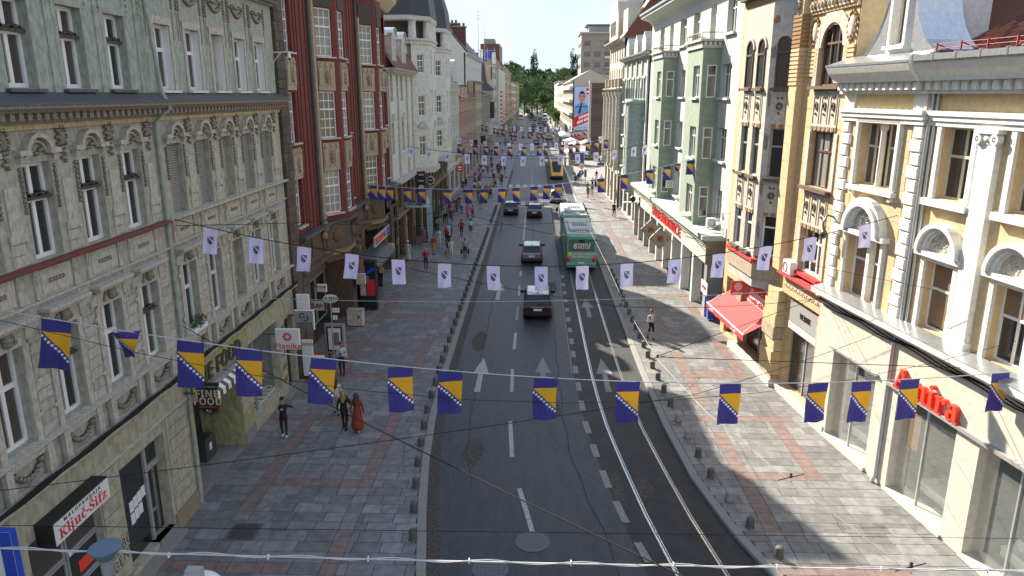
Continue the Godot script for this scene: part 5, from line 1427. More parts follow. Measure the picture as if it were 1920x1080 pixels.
		bx(o, "window_frame", h[0] + h[2] * 0.42, h[1], -0.1, h[0] + h[2] * 0.42 + 0.06, h[1] + h[3], -0.02, M.steel)
		bx(o, "shop_sill", h[0] - 0.05, 0.14, -0.1, h[0] + h[2] + 0.05, h[1] - 0.003, 0.34, M.shop_cream)
		bx(o, "display_plinth", h[0] + 0.3, h[1] + 0.06, -1.9, h[0] + h[2] - 0.3, h[1] + 0.4, -0.8, M.white_trim)
		bx(o, "display_poster", h[0] + h[2] - 0.5, h[1] + 1.4, -0.9, h[0] + h[2] - 0.1, h[1] + 2.6, -0.86, M.grey_white)
	bx(o, "plinth", -0.3, 0.1, 0.25, 0.95, 0.5, 0.3, M.shop_cream)
	bx(o, "orange_poster", 5.62, 2.0, -0.22, 6.15, 3.3, -0.2, M.orange)
	for k in 6:
		var bag := MB.new(); bag.loft([PackedVector3Array([Vector3(0, 0, 0.1), Vector3(0.35, 0, 0.1), Vector3(0.35, 0, -0.1), Vector3(0, 0, -0.1)]), PackedVector3Array([Vector3(0.05, 0.28, 0.05), Vector3(0.3, 0.28, 0.05), Vector3(0.3, 0.28, -0.05), Vector3(0.05, 0.28, -0.05)])])
		put(o, "handbag", bag, [M.white_trim, M.frame_brown, M.black][k % 3], Vector3(9.8 + k * 0.45, 0.66, -1.2))
	# red shop lettering
	text(o, "shop_lettering", "Amira", 0.74, M.red_bright, Vector3(6.9, 4.48, 0.32), {font = "Droid Serif", italic = true, depth = 0.2, weight = 800})
	# wrought bits: a lamp bracket and a camera by the corner
	b = MB.new(); b.tube([Vector3(0, 0, 0), Vector3(0, 0.1, 0.3), Vector3(0.1, -0.2, 0.5), Vector3(0.15, -0.6, 0.45)], 0.05, 6); b.blob(Vector3(0.15, -0.65, 0.45), Vector3(0.16, 0.2, 0.14), 8, 4)
	put(o, "wall_bracket", b, M.iron, Vector3(-0.1, 9.2, 0.2))

func arched_pane(b: MB, w: float, h: float, z: float) -> void:
	b.quad(Vector3(0, 0, z), Vector3(w, 0, z), Vector3(w, h - w / 2, z), Vector3(0, h - w / 2, z))
	b.arc_band(w / 2, h - w / 2, 0, w / 2, 0, PI, z - 0.01, z, 10)

func arched_window(par: Node, u: float, v: float, w: float, h: float, z: float, fr: Material, gl: Material, cols := 2) -> Node3D:
	var f := MB.new()
	var t := 0.07
	f.box(0, 0, -0.02, t, h - w / 2, 0.05); f.box(w - t, 0, -0.02, w, h - w / 2, 0.05); f.box(t, 0, -0.02, w - t, t, 0.05)
	f.arc_band(w / 2, h - w / 2, w / 2 - t, w / 2, 0, PI, -0.02, 0.05, 12)
	f.box(t, h * 0.66, -0.02, w - t, h * 0.66 + 0.1, 0.07)
	for k in range(1, cols): f.box(w * k / cols - 0.04, t, -0.02, w * k / cols + 0.04, h - 0.05, 0.06)
	var m := put(par, "arched_window", f, fr, Vector3(u, v, z))
	var b := MB.new(); arched_pane(b, w, h, 0.0); put(m, "pane", b, gl)
	return m

func right_ornate() -> void:
	var ax := 11.3; var az := -42.75; var bxx := 12.3; var bz := -30.0
	var o := facade("ornate_townhouse", "ornate peach and ochre townhouse with a rounded bay, between the mint and the yellow house", ax, az, bxx, bz)
	var L := Vector2(bxx - ax, bz - az).length()
	var near := [[9.75, 6.3, 2.2, 2.1], [9.75, 10.1, 2.2, 2.35], [9.75, 14.35, 2.2, 2.4]]
	wall(o, "peach_wall", 7.6, L, 5.9, 22, near, M.peach, 0.35)
	wall(o, "peach_wall", 0, 2.2, 5.9, 22, [], M.peach, 0.3)
	var b := MB.new(); b.box(0, 5.9, -10, L, 22, -0.42); put(o, "inner_wall", b, M.concrete)
	blocks(o, "stone", 11.98, L - 0.02, 6.2, 14.2, 0.9, 0.82, [M.peach], [], 0, 0.02, 0.02)
	blocks(o, "stone", 8.7, 9.7, 6.2, 14.2, 1.0, 0.82, [M.peach], [], 0, 0.02, 0.02)
	for h in near:
		var brown: bool = h[1] > 9
		if h[1] > 14:
			# the top window has an arched head
			arched_window(o, h[0] + 0.15, h[1], 1.9, 2.5, -0.16, M.frame_brown, M.glass, 3)
			b = MB.new(); b.arc_band(h[0] + 1.1, h[1] + 1.55, 0.95, 1.5, 0, PI, -0.02, 0.06, 14); put(o, "arch_surround", b, M.stone_pale)
			b = MB.new(); b.arc_band(h[0] + 1.1, h[1] + 1.55, 0.94, 1.34, 0.9, PI - 0.9, -0.3, 0.0, 8); put(o, "arch_infill", b, M.stone_pale)
		else:
			window(o, h[0] + 0.1, h[1], 2.0, h[3], {cols = 3, tr = 0.66, z = -0.22, frame = M.frame_brown if brown else M.frame_white, glass = M.glass_curtain if brown else M.glass})
		for s in [h[0] - 0.3, h[0] + 2.2]: bx(o, "window_surround", s, h[1] - 0.1, 0, s + 0.3, h[1] + h[3], 0.07, M.stone_pale)
		bx(o, "sill", h[0] - 0.25, h[1] - 0.14, 0, h[0] + 2.45, h[1], 0.3, M.brown_stone if brown else M.red_cloth)
		if h[1] > 9: wreath_panel(o, Transform3D(Basis(), Vector3(h[0] - 0.05, h[1] - 1.85, 0.02)), 2.3, 1.65, 3)
	# rippled bands and oval medallions beside the top window
	for s in [8.72, 12.0]:
		var wd := 0.95 if s < 10 else 0.78
		for k in 7: bx(o, "moulded_band", s, 14.75 + k * 0.17, 0.0, s + wd, 14.87 + k * 0.17, 0.07, M.peach)
		b = MB.new(); b.blob(Vector3(s + wd / 2, 16.6, 0.03), Vector3(0.24, 0.42, 0.08), 10, 5); put(o, "medallion", b, M.stone_pale)
		b = MB.new()
		for k in 14: b.blob(Vector3(s + wd / 2 + cos(TAU * k / 14) * 0.33, 16.6 + sin(TAU * k / 14) * 0.53, 0.04), Vector3(0.08, 0.09, 0.06), 6, 3)
		kind(put(o, "carved_frame", b, M.ochre_dark), "stuff")
	bx(o, "frieze", 8.7, 17.3, 0, L, 17.95, 0.1, M.peach)
	for k in 12:
		b = MB.new(); b.box(0, 0, 0, 0.2, 0.4, 0.08); b.blob(Vector3(0.1, 0.2, 0.1), Vector3(0.07, 0.13, 0.06), 6, 4)
		put(o, "frieze_block", b, M.ochre_dark if k % 3 == 1 else M.stone_pale, Vector3(8.85 + k * 0.32, 17.42, 0.1))
	bx(o, "string_course", 8.7, 17.95, 0, L, 18.05, 0.18, M.peach)
	b = MB.new(); cartouche(b, 10.8, 18.7, 0.8); put(o, "cartouche", b, M.ochre_dark)
	# flat pier between bay and near window, banded at the top, and the blank side wall
	bx(o, "pier", 7.7, 5.9, 0, 8.5, 22, 0.34, M.ochre)
	for k in 17: bx(o, "pier_band", 7.66, 14.4 + k * 0.18, -0.01, 8.54, 14.52 + k * 0.18, 0.39, M.ochre if k < 9 else M.ochre_dark)
	blocks(o, "stone", 7.7, 8.5, 6.2, 14.2, 1.0, 0.82, [M.ochre], [], 0.34, 0.015, 0.02)
	b = MB.new(); cartouche(b, 8.1, 17.9, 0.5); put(o, "carved_bracket", b, M.stone_pale, Vector3(0, 0, 0.36))
	bx(o, "side_wall", L + 0.002, 13, -12, L + 0.06, 22, -0.02, M.ochre)
	# rounded bay
	var pts := [Vector2(2.0, 0), Vector2(3.0, 0.9), Vector2(6.6, 0.9), Vector2(7.65, 0)]
	var root := node(o, "bay", Vector3.ZERO)
	for i in 3:
		var a: Vector2 = pts[i]; var c: Vector2 = pts[i + 1]
		var l := a.distance_to(c)
		var x := Vector3(c.x - a.x, 0, c.y - a.y) / l
		var f := Transform3D(Basis(x, Vector3.UP, x.cross(Vector3.UP)), Vector3(a.x, 0, a.y))
		var hs := []
		var ww := 0.72 if i != 1 else 0.95
		var us := [l / 2 - ww / 2] if i != 1 else [0.55, 2.1]
		for u in us:
			for v in [[6.3, 2.2], [10.1, 2.35]]: hs.append([u, v[0], ww, v[1]])
			hs.append([u, 14.3, ww, 2.3 - ww / 2])
		b = MB.new(); wall_into(b, 0, l, 5.9, 18.2, hs, 0.25)
		var m := put(root, "bay_wall", b, M.stone_pale if i == 1 else M.grey_white); m.transform = f
		for h in hs:
			var t := f * Transform3D(Basis(), Vector3(h[0], h[1], -0.16))
			if h[1] > 14:
				var aw := arched_window(root, 0, 0, h[2], h[3] + ww / 2, 0, M.frame_brown, M.glass_warm if i == 2 else M.glass, 1); aw.transform = f * Transform3D(Basis(), Vector3(h[0], h[1], 0.012))
				b = MB.new(); b.arc_band(h[0] + ww / 2, h[1] + h[3], ww / 2, ww / 2 + 0.12, 0, PI, 0, 0.07, 10); m = put(root, "arch_surround", b, M.stone_pale); m.transform = f
			else:
				var w := window(root, 0, 0, h[2], h[3], {cols = 1, tr = 0.64, frame = M.frame_white if h[1] < 9 else M.frame_grey, glass = M.glass}); w.transform = t
			b = MB.new(); b.box(h[0] - 0.12, h[1] - 0.13, 0, h[0] + ww + 0.12, h[1], 0.2); m = put(root, "sill", b, M.brown_stone); m.transform = f
			if h[1] > 9: wreath_panel(root, f * Transform3D(Basis(), Vector3(h[0] - 0.03, h[1] - 1.85, 0.0)), ww + 0.06, 1.65, 1)
		# where the plaster has come away
		if i == 2:
			for k in 5:
				b = MB.new(); var ring := []
				for j in 9: ring.append(Vector3(0.14 + cos(TAU * j / 9) * rng.randf_range(0.06, 0.16), 7.5 + k * 2.1 + sin(TAU * j / 9) * rng.randf_range(0.25, 0.6), 0.004))
				for j in range(1, 8): b.tri(ring[0], ring[j], ring[j + 1])
				m = put(root, "bare_plaster", b, M.peel); m.transform = f
			for s in [0.18, l - 0.18]:
				b = MB.new(); b.lathe([Vector2(0.17, 0), Vector2(0.17, 0.04), Vector2(0.01, 0.06)], 14); m = put(root, "roundel", b, M.ochre_dark); m.transform = f * Transform3D(Basis(Vector3.RIGHT, PI / 2), Vector3(s, 17.35, 0))
	for q in [[18.2, 18.5, 1.1, M.ochre_dark, "bay_frieze"], [18.5, 18.75, 1.35, M.tin_dark, "terrace_edge"], [5.9, 6.08, 1.15, M.red_cloth, "bay_sill"], [5.1, 5.9, 1.05, M.beige, "bay_base"], [4.6, 5.1, 0.95, M.grey_white, "corbel"]]:
		var pp := PackedVector2Array()
		for p in pts: pp.append(Vector2(4.8 + (p.x - 4.8) * lerpf(1.0, q[2], 0.4), p.y * q[2]))
		b = MB.new(); b.prism(pp, 0, q[1] - q[0])
		var m := put(root, q[4], b, q[3]); m.transform = Transform3D(Basis(Vector3(1, 0, 0), Vector3(0, 0, 1), Vector3(0, -1, 0)), Vector3(0, q[1], 0))
	b = MB.new(); b.prism(PackedVector2Array([Vector2(2.2, -0.4), Vector2(3.15, 0.6), Vector2(6.45, 0.6), Vector2(7.5, -0.4)]), 0, 12.2)
	var cm := put(root, "bay_core", b, M.concrete); cm.transform = Transform3D(Basis(Vector3(1, 0, 0), Vector3(0, 0, 1), Vector3(0, -1, 0)), Vector3(0, 18.15, 0))
	# terrace railing with stored things
	b = MB.new()
	for k in 24:
		var t := k / 23.0
		var p: Vector2 = Vector2(2.1, 0.1).lerp(Vector2(3.0, 1.05), t * 4) if t < 0.25 else (Vector2(3.0, 1.05).lerp(Vector2(6.6, 1.05), (t - 0.25) / 0.5) if t < 0.75 else Vector2(6.6, 1.05).lerp(Vector2(7.5, 0.1), (t - 0.75) * 4))
		b.box(p.x - 0.02, 18.75, p.y - 0.02, p.x + 0.02, 19.7, p.y + 0.02)
	b.tube([Vector3(2.1, 19.7, 0.1), Vector3(3, 19.7, 1.05), Vector3(6.6, 19.7, 1.05), Vector3(7.5, 19.7, 0.1)], 0.03, 6)
	put(root, "railing", b, M.iron)
	b = MB.new()
	for k in 9: b.blob(Vector3(3.3 + k * 0.4, 19.1 + 0.15 * (k % 3), 0.5), Vector3(0.26, 0.34, 0.2), 7, 4)
	put(root, "wrapped_furniture", b, M.grey_sign)
	ledge(o, "roof_cornice", 0, 2.3, 18.9, 0.5, 0.8, M.brown_stone)
	# ground floor: piers and shop windows
	wall(o, "ground_floor_wall", 0, L, 0, 5.9, [[9.3, 0.4, 3.1, 4.3], [3.6, 0.5, 3.6, 3.6], [0.6, 0.3, 2.2, 3.4]], M.peach, 0.4)
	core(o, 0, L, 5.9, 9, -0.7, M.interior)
	window(o, 9.3, 0.4, 3.1, 4.3, {cols = 2, tr = 0.7, z = -0.3, frame = M.frame_grey, glass = M.glass}); window(o, 3.6, 0.5, 3.6, 3.6, {cols = 2, tr = 0.0, z = -0.3, frame = M.frame_grey, glass = M.glass}); window(o, 0.6, 0.3, 2.2, 3.4, {z = -0.3, frame = M.frame_brown, glass = M.glass})
	for q in [[7.4, 1.5, 0.45], [12.42, 0.4, 0.12], [2.85, 0.7, 0.2]]:
		blocks(o, "pier_stone", q[0], q[0] + q[1], 0.1, 5.0, 1.6, 0.62, [M.peach, M.ochre, M.tan], [], 0.0, q[2], 0.03)
	bx(o, "shop_ledge", 8.9, 5.0, 0, L, 5.9, 0.25, M.peach)
	for k in 10:
		b = MB.new(); b.arc_band(0.16, 0, 0.07, 0.14, 0, PI, 0, 0.06, 6); put(o, "frieze_scallop", b, M.stone_pale, Vector3(9.1 + k * 0.36, 5.35, 0.25))
	bx(o, "red_flashing", 8.75, 5.9, 0.0, L, 5.98, 0.55, M.red_cloth)
	bx(o, "plinth", 2.8, 0.1, 0, 8.9, 0.5, 0.5, M.shop_cream); bx(o, "plinth", 8.9, 0.1, 0, L, 0.38, 0.3, M.shop_cream)
	# air conditioner on the ledge
	air_conditioner(o.transform * Transform3D(Basis(Vector3.UP, 0), Vector3(9.2, 6.02, 0.32)), "white air conditioner on the pink ledge of the ornate house")

func wreath_panel(par: Node, t: Transform3D, w: float, h: float, n: int) -> void:
	var b := MB.new()
	b.box(0, 0, 0, w, h, 0.03); b.box(0, 0, 0, w, 0.22, 0.06)
	for k in n:
		var x := w * (k + 0.5) / n; var s := w / n * 0.38
		b.box(x - s, 0.3, 0.03, x - s + 0.04, h - 0.1, 0.06); b.box(x + s - 0.04, 0.3, 0.03, x + s, h - 0.1, 0.06); b.box(x - s, h - 0.14, 0.03, x + s, h - 0.1, 0.06)
	var m := put(par, "relief_panel", b, M.stone_pale); m.transform = t
	b = MB.new()
	for k in n:
		var x := w * (k + 0.5) / n
		b.arc_band(x, h * 0.62, 0.09, 0.17, 0, TAU, 0.03, 0.1, 10)
		b.blob(Vector3(x - 0.1, h * 0.84, 0.06), Vector3(0.08, 0.05, 0.05), 6, 3); b.blob(Vector3(x + 0.1, h * 0.84, 0.06), Vector3(0.08, 0.05, 0.05), 6, 3); b.blob(Vector3(x, h * 0.42, 0.06), Vector3(0.07, 0.06, 0.05), 6, 3)
	kind(put(m, "relief_carving", b, M.brown_stone), "stuff")
	b = MB.new()
	for k in n * 2: b.box(w * (k + 0.2) / (n * 2), 0.03, 0.06, w * (k + 0.8) / (n * 2), 0.19, 0.09)
	put(m, "bracket_row", b, M.ochre_dark)

func air_conditioner(t: Transform3D, label: String) -> void:
	var o := node(self, "air_conditioner"); o.transform = t
	tag(o, label, "air conditioner", "air conditioners on the right facades")
	var b := MB.new(); b.bevel_box(0, 0, -0.16, 0.85, 0.6, 0.16, 0.02); put(o, "case", b, M.white)
	b = MB.new(); b.arc_band(0.3, 0.3, 0.2, 0.23, 0, TAU, 0.15, 0.18, 16)
	for k in 7: b.box(0.1, 0.08 + k * 0.07, 0.16, 0.5, 0.1 + k * 0.07, 0.17)
	put(o, "fan_grille", b, M.grey_sign)
	bx(o, "foot", 0.05, -0.06, -0.14, 0.15, 0, 0.14, M.iron); bx(o, "foot", 0.7, -0.06, -0.14, 0.8, 0, 0.14, M.iron)

func right_mint() -> void:
	var o := facade("mint_townhouse", "smooth mint green townhouse with two square sage bays over a wide shopfront", 11.2, -75.0, 12.13, -42.9)
	var L := 32.1
	var holes := []
	for q in [[4.2, 1.9], [12.5, 2.3], [17.0, 2.0], [26.0, 2.0]]: holes.append([q[0], 17.7, q[1], 2.1])
	for q in [[8.5, 1.5], [21.9, 1.5]]: holes.append([q[0], 17.4, q[1], 2.5])
	for v in [5.95, 9.85, 13.8]:
		for q in [[13.5, 1.8], [18.0, 1.8], [25.6, 2.1], [2.4, 1.6]]: holes.append([q[0], v, q[1], 2.05])
	wall(o, "mint_wall", 0, L, 5.2, 21.2, holes, M.mint, 0.45)
	core(o, 0, L, 21.1, 11, -0.5, M.mint)
	for h in holes:
		window(o, h[0], h[1], h[2], h[3], {cols = 3, tr = 0.7, z = -0.3, glass = M.glass_curtain if rng.randf() < 0.4 else M.glass})
		bx(o, "sill", h[0] - 0.12, h[1] - 0.14, 0, h[0] + h[2] + 0.12, h[1], 0.2, M.white_trim)
	# eaves
	var b := MB.new()
	b.prism(PackedVector2Array([Vector2(0, 20.4), Vector2(0.25, 20.7), Vector2(1.1, 21.0), Vector2(1.1, 21.3), Vector2(0, 21.3)]), 0, L + 0.3)
	var c := put(o, "eaves", b, M.mint); c.transform = Transform3D(Basis(Vector3(0, 0, 1), Vector3.UP, Vector3(-1, 0, 0)), Vector3(L, 0, 0))
	b = MB.new(); b.box(-0.4, 21.25, 1.08, L, 21.42, 1.25); put(o, "gutter", b, M.zinc)
	b = MB.new(); b.quad(Vector3(-0.3, 21.3, 1.1), Vector3(L, 21.3, 1.1), Vector3(L, 23.8, -4), Vector3(-0.3, 23.8, -4)); b.quad(Vector3(L, 21.2, -11), Vector3(-0.3, 21.2, -11), Vector3(-0.3, 23.8, -4), Vector3(L, 23.8, -4)); put(o, "roof", b, M.slate)
	for q in [[8.0, 4.3], [21.0, 4.3]]:
		var root := node(o, "bay", Vector3(q[0], 0, 0))
		var w: float = q[1]
		var fh := []; var sh := []
		for v in [5.95, 9.85, 13.8]:
			fh.append([w / 2 - 0.2, v, 1.7, 2.05]); sh.append([0.32, v + 0.0, 0.62, 2.05])
		b = MB.new(); wall_into(b, 0, w, 5.2, 16.9, fh, 0.3, 1.2); put(root, "bay_wall", b, M.sage)
		for h in fh:
			window(root, h[0], h[1], h[2], h[3], {cols = 3, tr = 0.7, z = 1.0})
			bx(root, "sill", h[0] - 0.1, h[1] - 0.14, 1.2, h[0] + 1.8, h[1], 1.38, M.white_trim)
		var f := Transform3D(Basis(Vector3(0, 0, -1), Vector3.UP, Vector3(1, 0, 0)), Vector3(w, 0, 1.2))
		b = MB.new(); wall_into(b, 0, 1.2, 5.2, 16.9, sh, 0.06); var m := put(root, "bay_side", b, M.sage); m.transform = f
		for h in sh:
			var n := window(root, 0, 0, h[2], h[3], {cols = 1, tr = 0.68, glass = M.glass}); n.transform = f * Transform3D(Basis(), Vector3(h[0], h[1], -0.02))
		b = MB.new(); b.quad(Vector3(0, 5.2, 0), Vector3(0, 5.2, 1.2), Vector3(0, 16.9, 1.2), Vector3(0, 16.9, 0)); put(root, "bay_side", b, M.sage)
		b = MB.new(); b.box(0.1, 5.2, 0.001, w - 0.1, 16.85, 0.86); put(root, "bay_core", b, M.concrete)
		b = MB.new(); b.box(-0.12, 16.9, 0, w + 0.12, 17.05, 1.32); b.box(-0.25, 17.3, 0, w + 0.25, 17.45, 1.45); put(root, "bay_cornice", b, M.mint)
		b = MB.new(); b.box(-0.05, 17.05, 0, w + 0.05, 17.3, 1.25); put(root, "bay_cornice", b, M.grey_sign)
		b = MB.new(); b.box(0, 0, 0, 0.2, 0.2, 0.06); var dm := b.mesh()
		for k in 14: put(root, "square_block", dm, M.white_trim, Vector3(0.06 + k * 0.31, 17.07, 1.25))
		for k in 4:
			m = put(root, "square_block", dm, M.white_trim, Vector3(w + 0.05, 17.07, 1.2 - k * 0.31)); m.rotation.y = PI / 2
		b = MB.new()
		b.tube([Vector3(0, 17.85, 0), Vector3(0, 17.85, 1.3), Vector3(w, 17.85, 1.3), Vector3(w, 17.85, 0)], 0.03, 5)
		for k in 7: b.box(w * k / 6 - 0.02, 17.45, 1.28, w * k / 6 + 0.02, 17.85, 1.32)
		put(root, "railing", b, M.iron)
	b = MB.new(); b.tube([Vector3(L - 0.2, 0.2, 0.1), Vector3(L - 0.2, 20.6, 0.1)], 0.06, 6); b.tube([Vector3(18.9, 5.3, 0.1), Vector3(18.9, 16, 0.1)], 0.04, 5); put(o, "drainpipe", b, M.pipe)
	# projecting shop storey with its cornice
	bx(o, "shop_core", 0.3, 3.6, 0, 29.2, 5.0, 0.9, M.concrete)
	b = MB.new(); b.prism(PackedVector2Array([Vector2(0.9, 3.55), Vector2(1.15, 3.55), Vector2(1.15, 4.75), Vector2(1.3, 4.8), Vector2(1.35, 5.1), Vector2(1.55, 5.15), Vector2(1.55, 5.4), Vector2(0, 5.45), Vector2(0, 4.9)]), 0, 29.3)
	c = put(o, "shop_fascia", b, M.mint); c.transform = Transform3D(Basis(Vector3(0, 0, 1), Vector3.UP, Vector3(-1, 0, 0)), Vector3(29.5, 0, 0))
	bx(o, "fascia_end", 29.5, 3.6, 0, 29.62, 5.1, 1.3, M.beige_dark)
	b = MB.new()
	for k in 60: b.box(0.4 + k * 0.49, 4.62, 1.15, 0.6 + k * 0.49, 4.74, 1.24)
	put(o, "fascia_dentils", b, M.grey_white)
	b = MB.new()
	for k in 6:
		var path := []
		for s in 7: path.append(Vector3(1 + k * 5.0 + s * 0.8, 4.9 - 0.25 * sin(PI * s / 6.0), 1.4))
		b.tube(path, 0.025, 4)
	put(o, "slack_cable", b, M.wire)
	var cols := [0.4, 3.2, 6.2, 9.2, 12.4, 15.4, 18.6, 22.0, 25.4, 28.8]
	for k in cols.size() - 1:
		bx(o, "shop_pier", cols[k], 0.1, 0.4, cols[k] + 0.4, 3.55, 1.1, M.white_trim if k > 3 else M.grey_white)
		var deep := 0.1 if k in [5, 6] else 0.5
		window(o, cols[k] + 0.4, 0.2, cols[k + 1] - cols[k] - 0.4, 3.3, {cols = 2, tr = 0.0, z = deep, frame = M.frame_white if k > 3 else M.frame_grey, glass = M.glass})
	bx(o, "shop_pier", 28.8, 0.1, 0.0, 29.4, 3.55, 1.1, M.frame_grey)
	window(o, 29.5, 0.2, 2.4, 3.4, {cols = 2, tr = 0.7, z = 0.05, frame = M.frame_grey, glass = M.glass})
	bx(o, "white_board", 28.4, 1.6, 1.1, 29.9, 2.4, 1.14, M.white_sign); text(o, "board_lettering", "OPTIKA", 0.22, M.red, Vector3(29.15, 2.0, 1.15), {depth = 0.01})
	text(o, "shop_lettering", "SUVENIRNICE", 0.72, M.red, Vector3(16.2, 4.2, 1.16), {depth = 0.14, weight = 800, scale = Vector3(1.75, 1, 1)})
	for q in [14.6, 18.6]:  # diamond shaped boards with a gilt sunburst
		var d := node(self, "diamond_sign"); d.transform = o.transform * Transform3D(Basis(Vector3.UP, PI / 2), Vector3(q, 3.15, 2.0))
		tag(d, "diamond shaped gilt sunburst board under the red lettering, %s" % ["the farther of two", "the nearer of two"][0 if q < 16 else 1], "shop sign", "gilt diamond boards")
		b = MB.new(); b.prism(PackedVector2Array([Vector2(0, -0.85), Vector2(0.85, 0), Vector2(0, 0.85), Vector2(-0.85, 0)]), -0.08, 0.08); put(d, "board", b, M.grey_sign)
		b = MB.new()
		for k in 24:
			var a := TAU * k / 24
			var len := 0.55 if k % 3 else 0.66
			b.quad(Vector3(cos(a - 0.05) * 0.26, sin(a - 0.05) * 0.26, 0.086), Vector3(cos(a - 0.07) * len, sin(a - 0.07) * len, 0.086), Vector3(cos(a + 0.07) * len, sin(a + 0.07) * len, 0.086), Vector3(cos(a + 0.05) * 0.26, sin(a + 0.05) * 0.26, 0.086))
		put(d, "sun_rays", b, M.cream)
		bx(d, "gilt_square", -0.24, -0.24, 0.08, 0.24, 0.24, 0.1, M.ochre_dark); bx(d, "red_square", -0.15, -0.15, 0.1, 0.15, 0.15, 0.112, M.red_dark)
		bx(d, "bracket", -0.9, -0.03, -0.03, -0.8, 0.03, 0.03, M.iron)
	air_conditioner(o.transform * Transform3D(Basis(Vector3.UP, PI / 2), Vector3(27.0, 5.55, 0.7)), "white air conditioner on the shopfront ledge, beside the nearer sage bay")
	air_conditioner(o.transform * Transform3D(Basis(Vector3.UP, PI / 2), Vector3(12.9, 6.4, 0.6)), "white air conditioner fixed beside the farther sage bay")
	air_conditioner(o.transform * Transform3D(Basis(Vector3.UP, 0), Vector3(29.8, 5.5, 0.3)), "white air conditioner at the near end of the mint facade")
	# red and gold ornament hung between the bays
	var sgn := node(self, "gilt_ornament"); sgn.transform = o.transform * Transform3D(Basis(Vector3.UP, PI / 2), Vector3(19.4, 11.2, 0.5)); tag(sgn, "gilt and red hanging ornament between the two sage bays", "ornament")
	b = MB.new()
	for k in 9: b.blob(Vector3(0.1 * sin(k * 2.0), k * 0.36 - 1.5, 0), Vector3(0.2, 0.24, 0.1), 7, 4)
	put(sgn, "gilt_scrolls", b, M.ochre); bx(sgn, "red_plate", -0.16, -0.4, -0.08, 0.16, 0.5, 0.12, M.red)

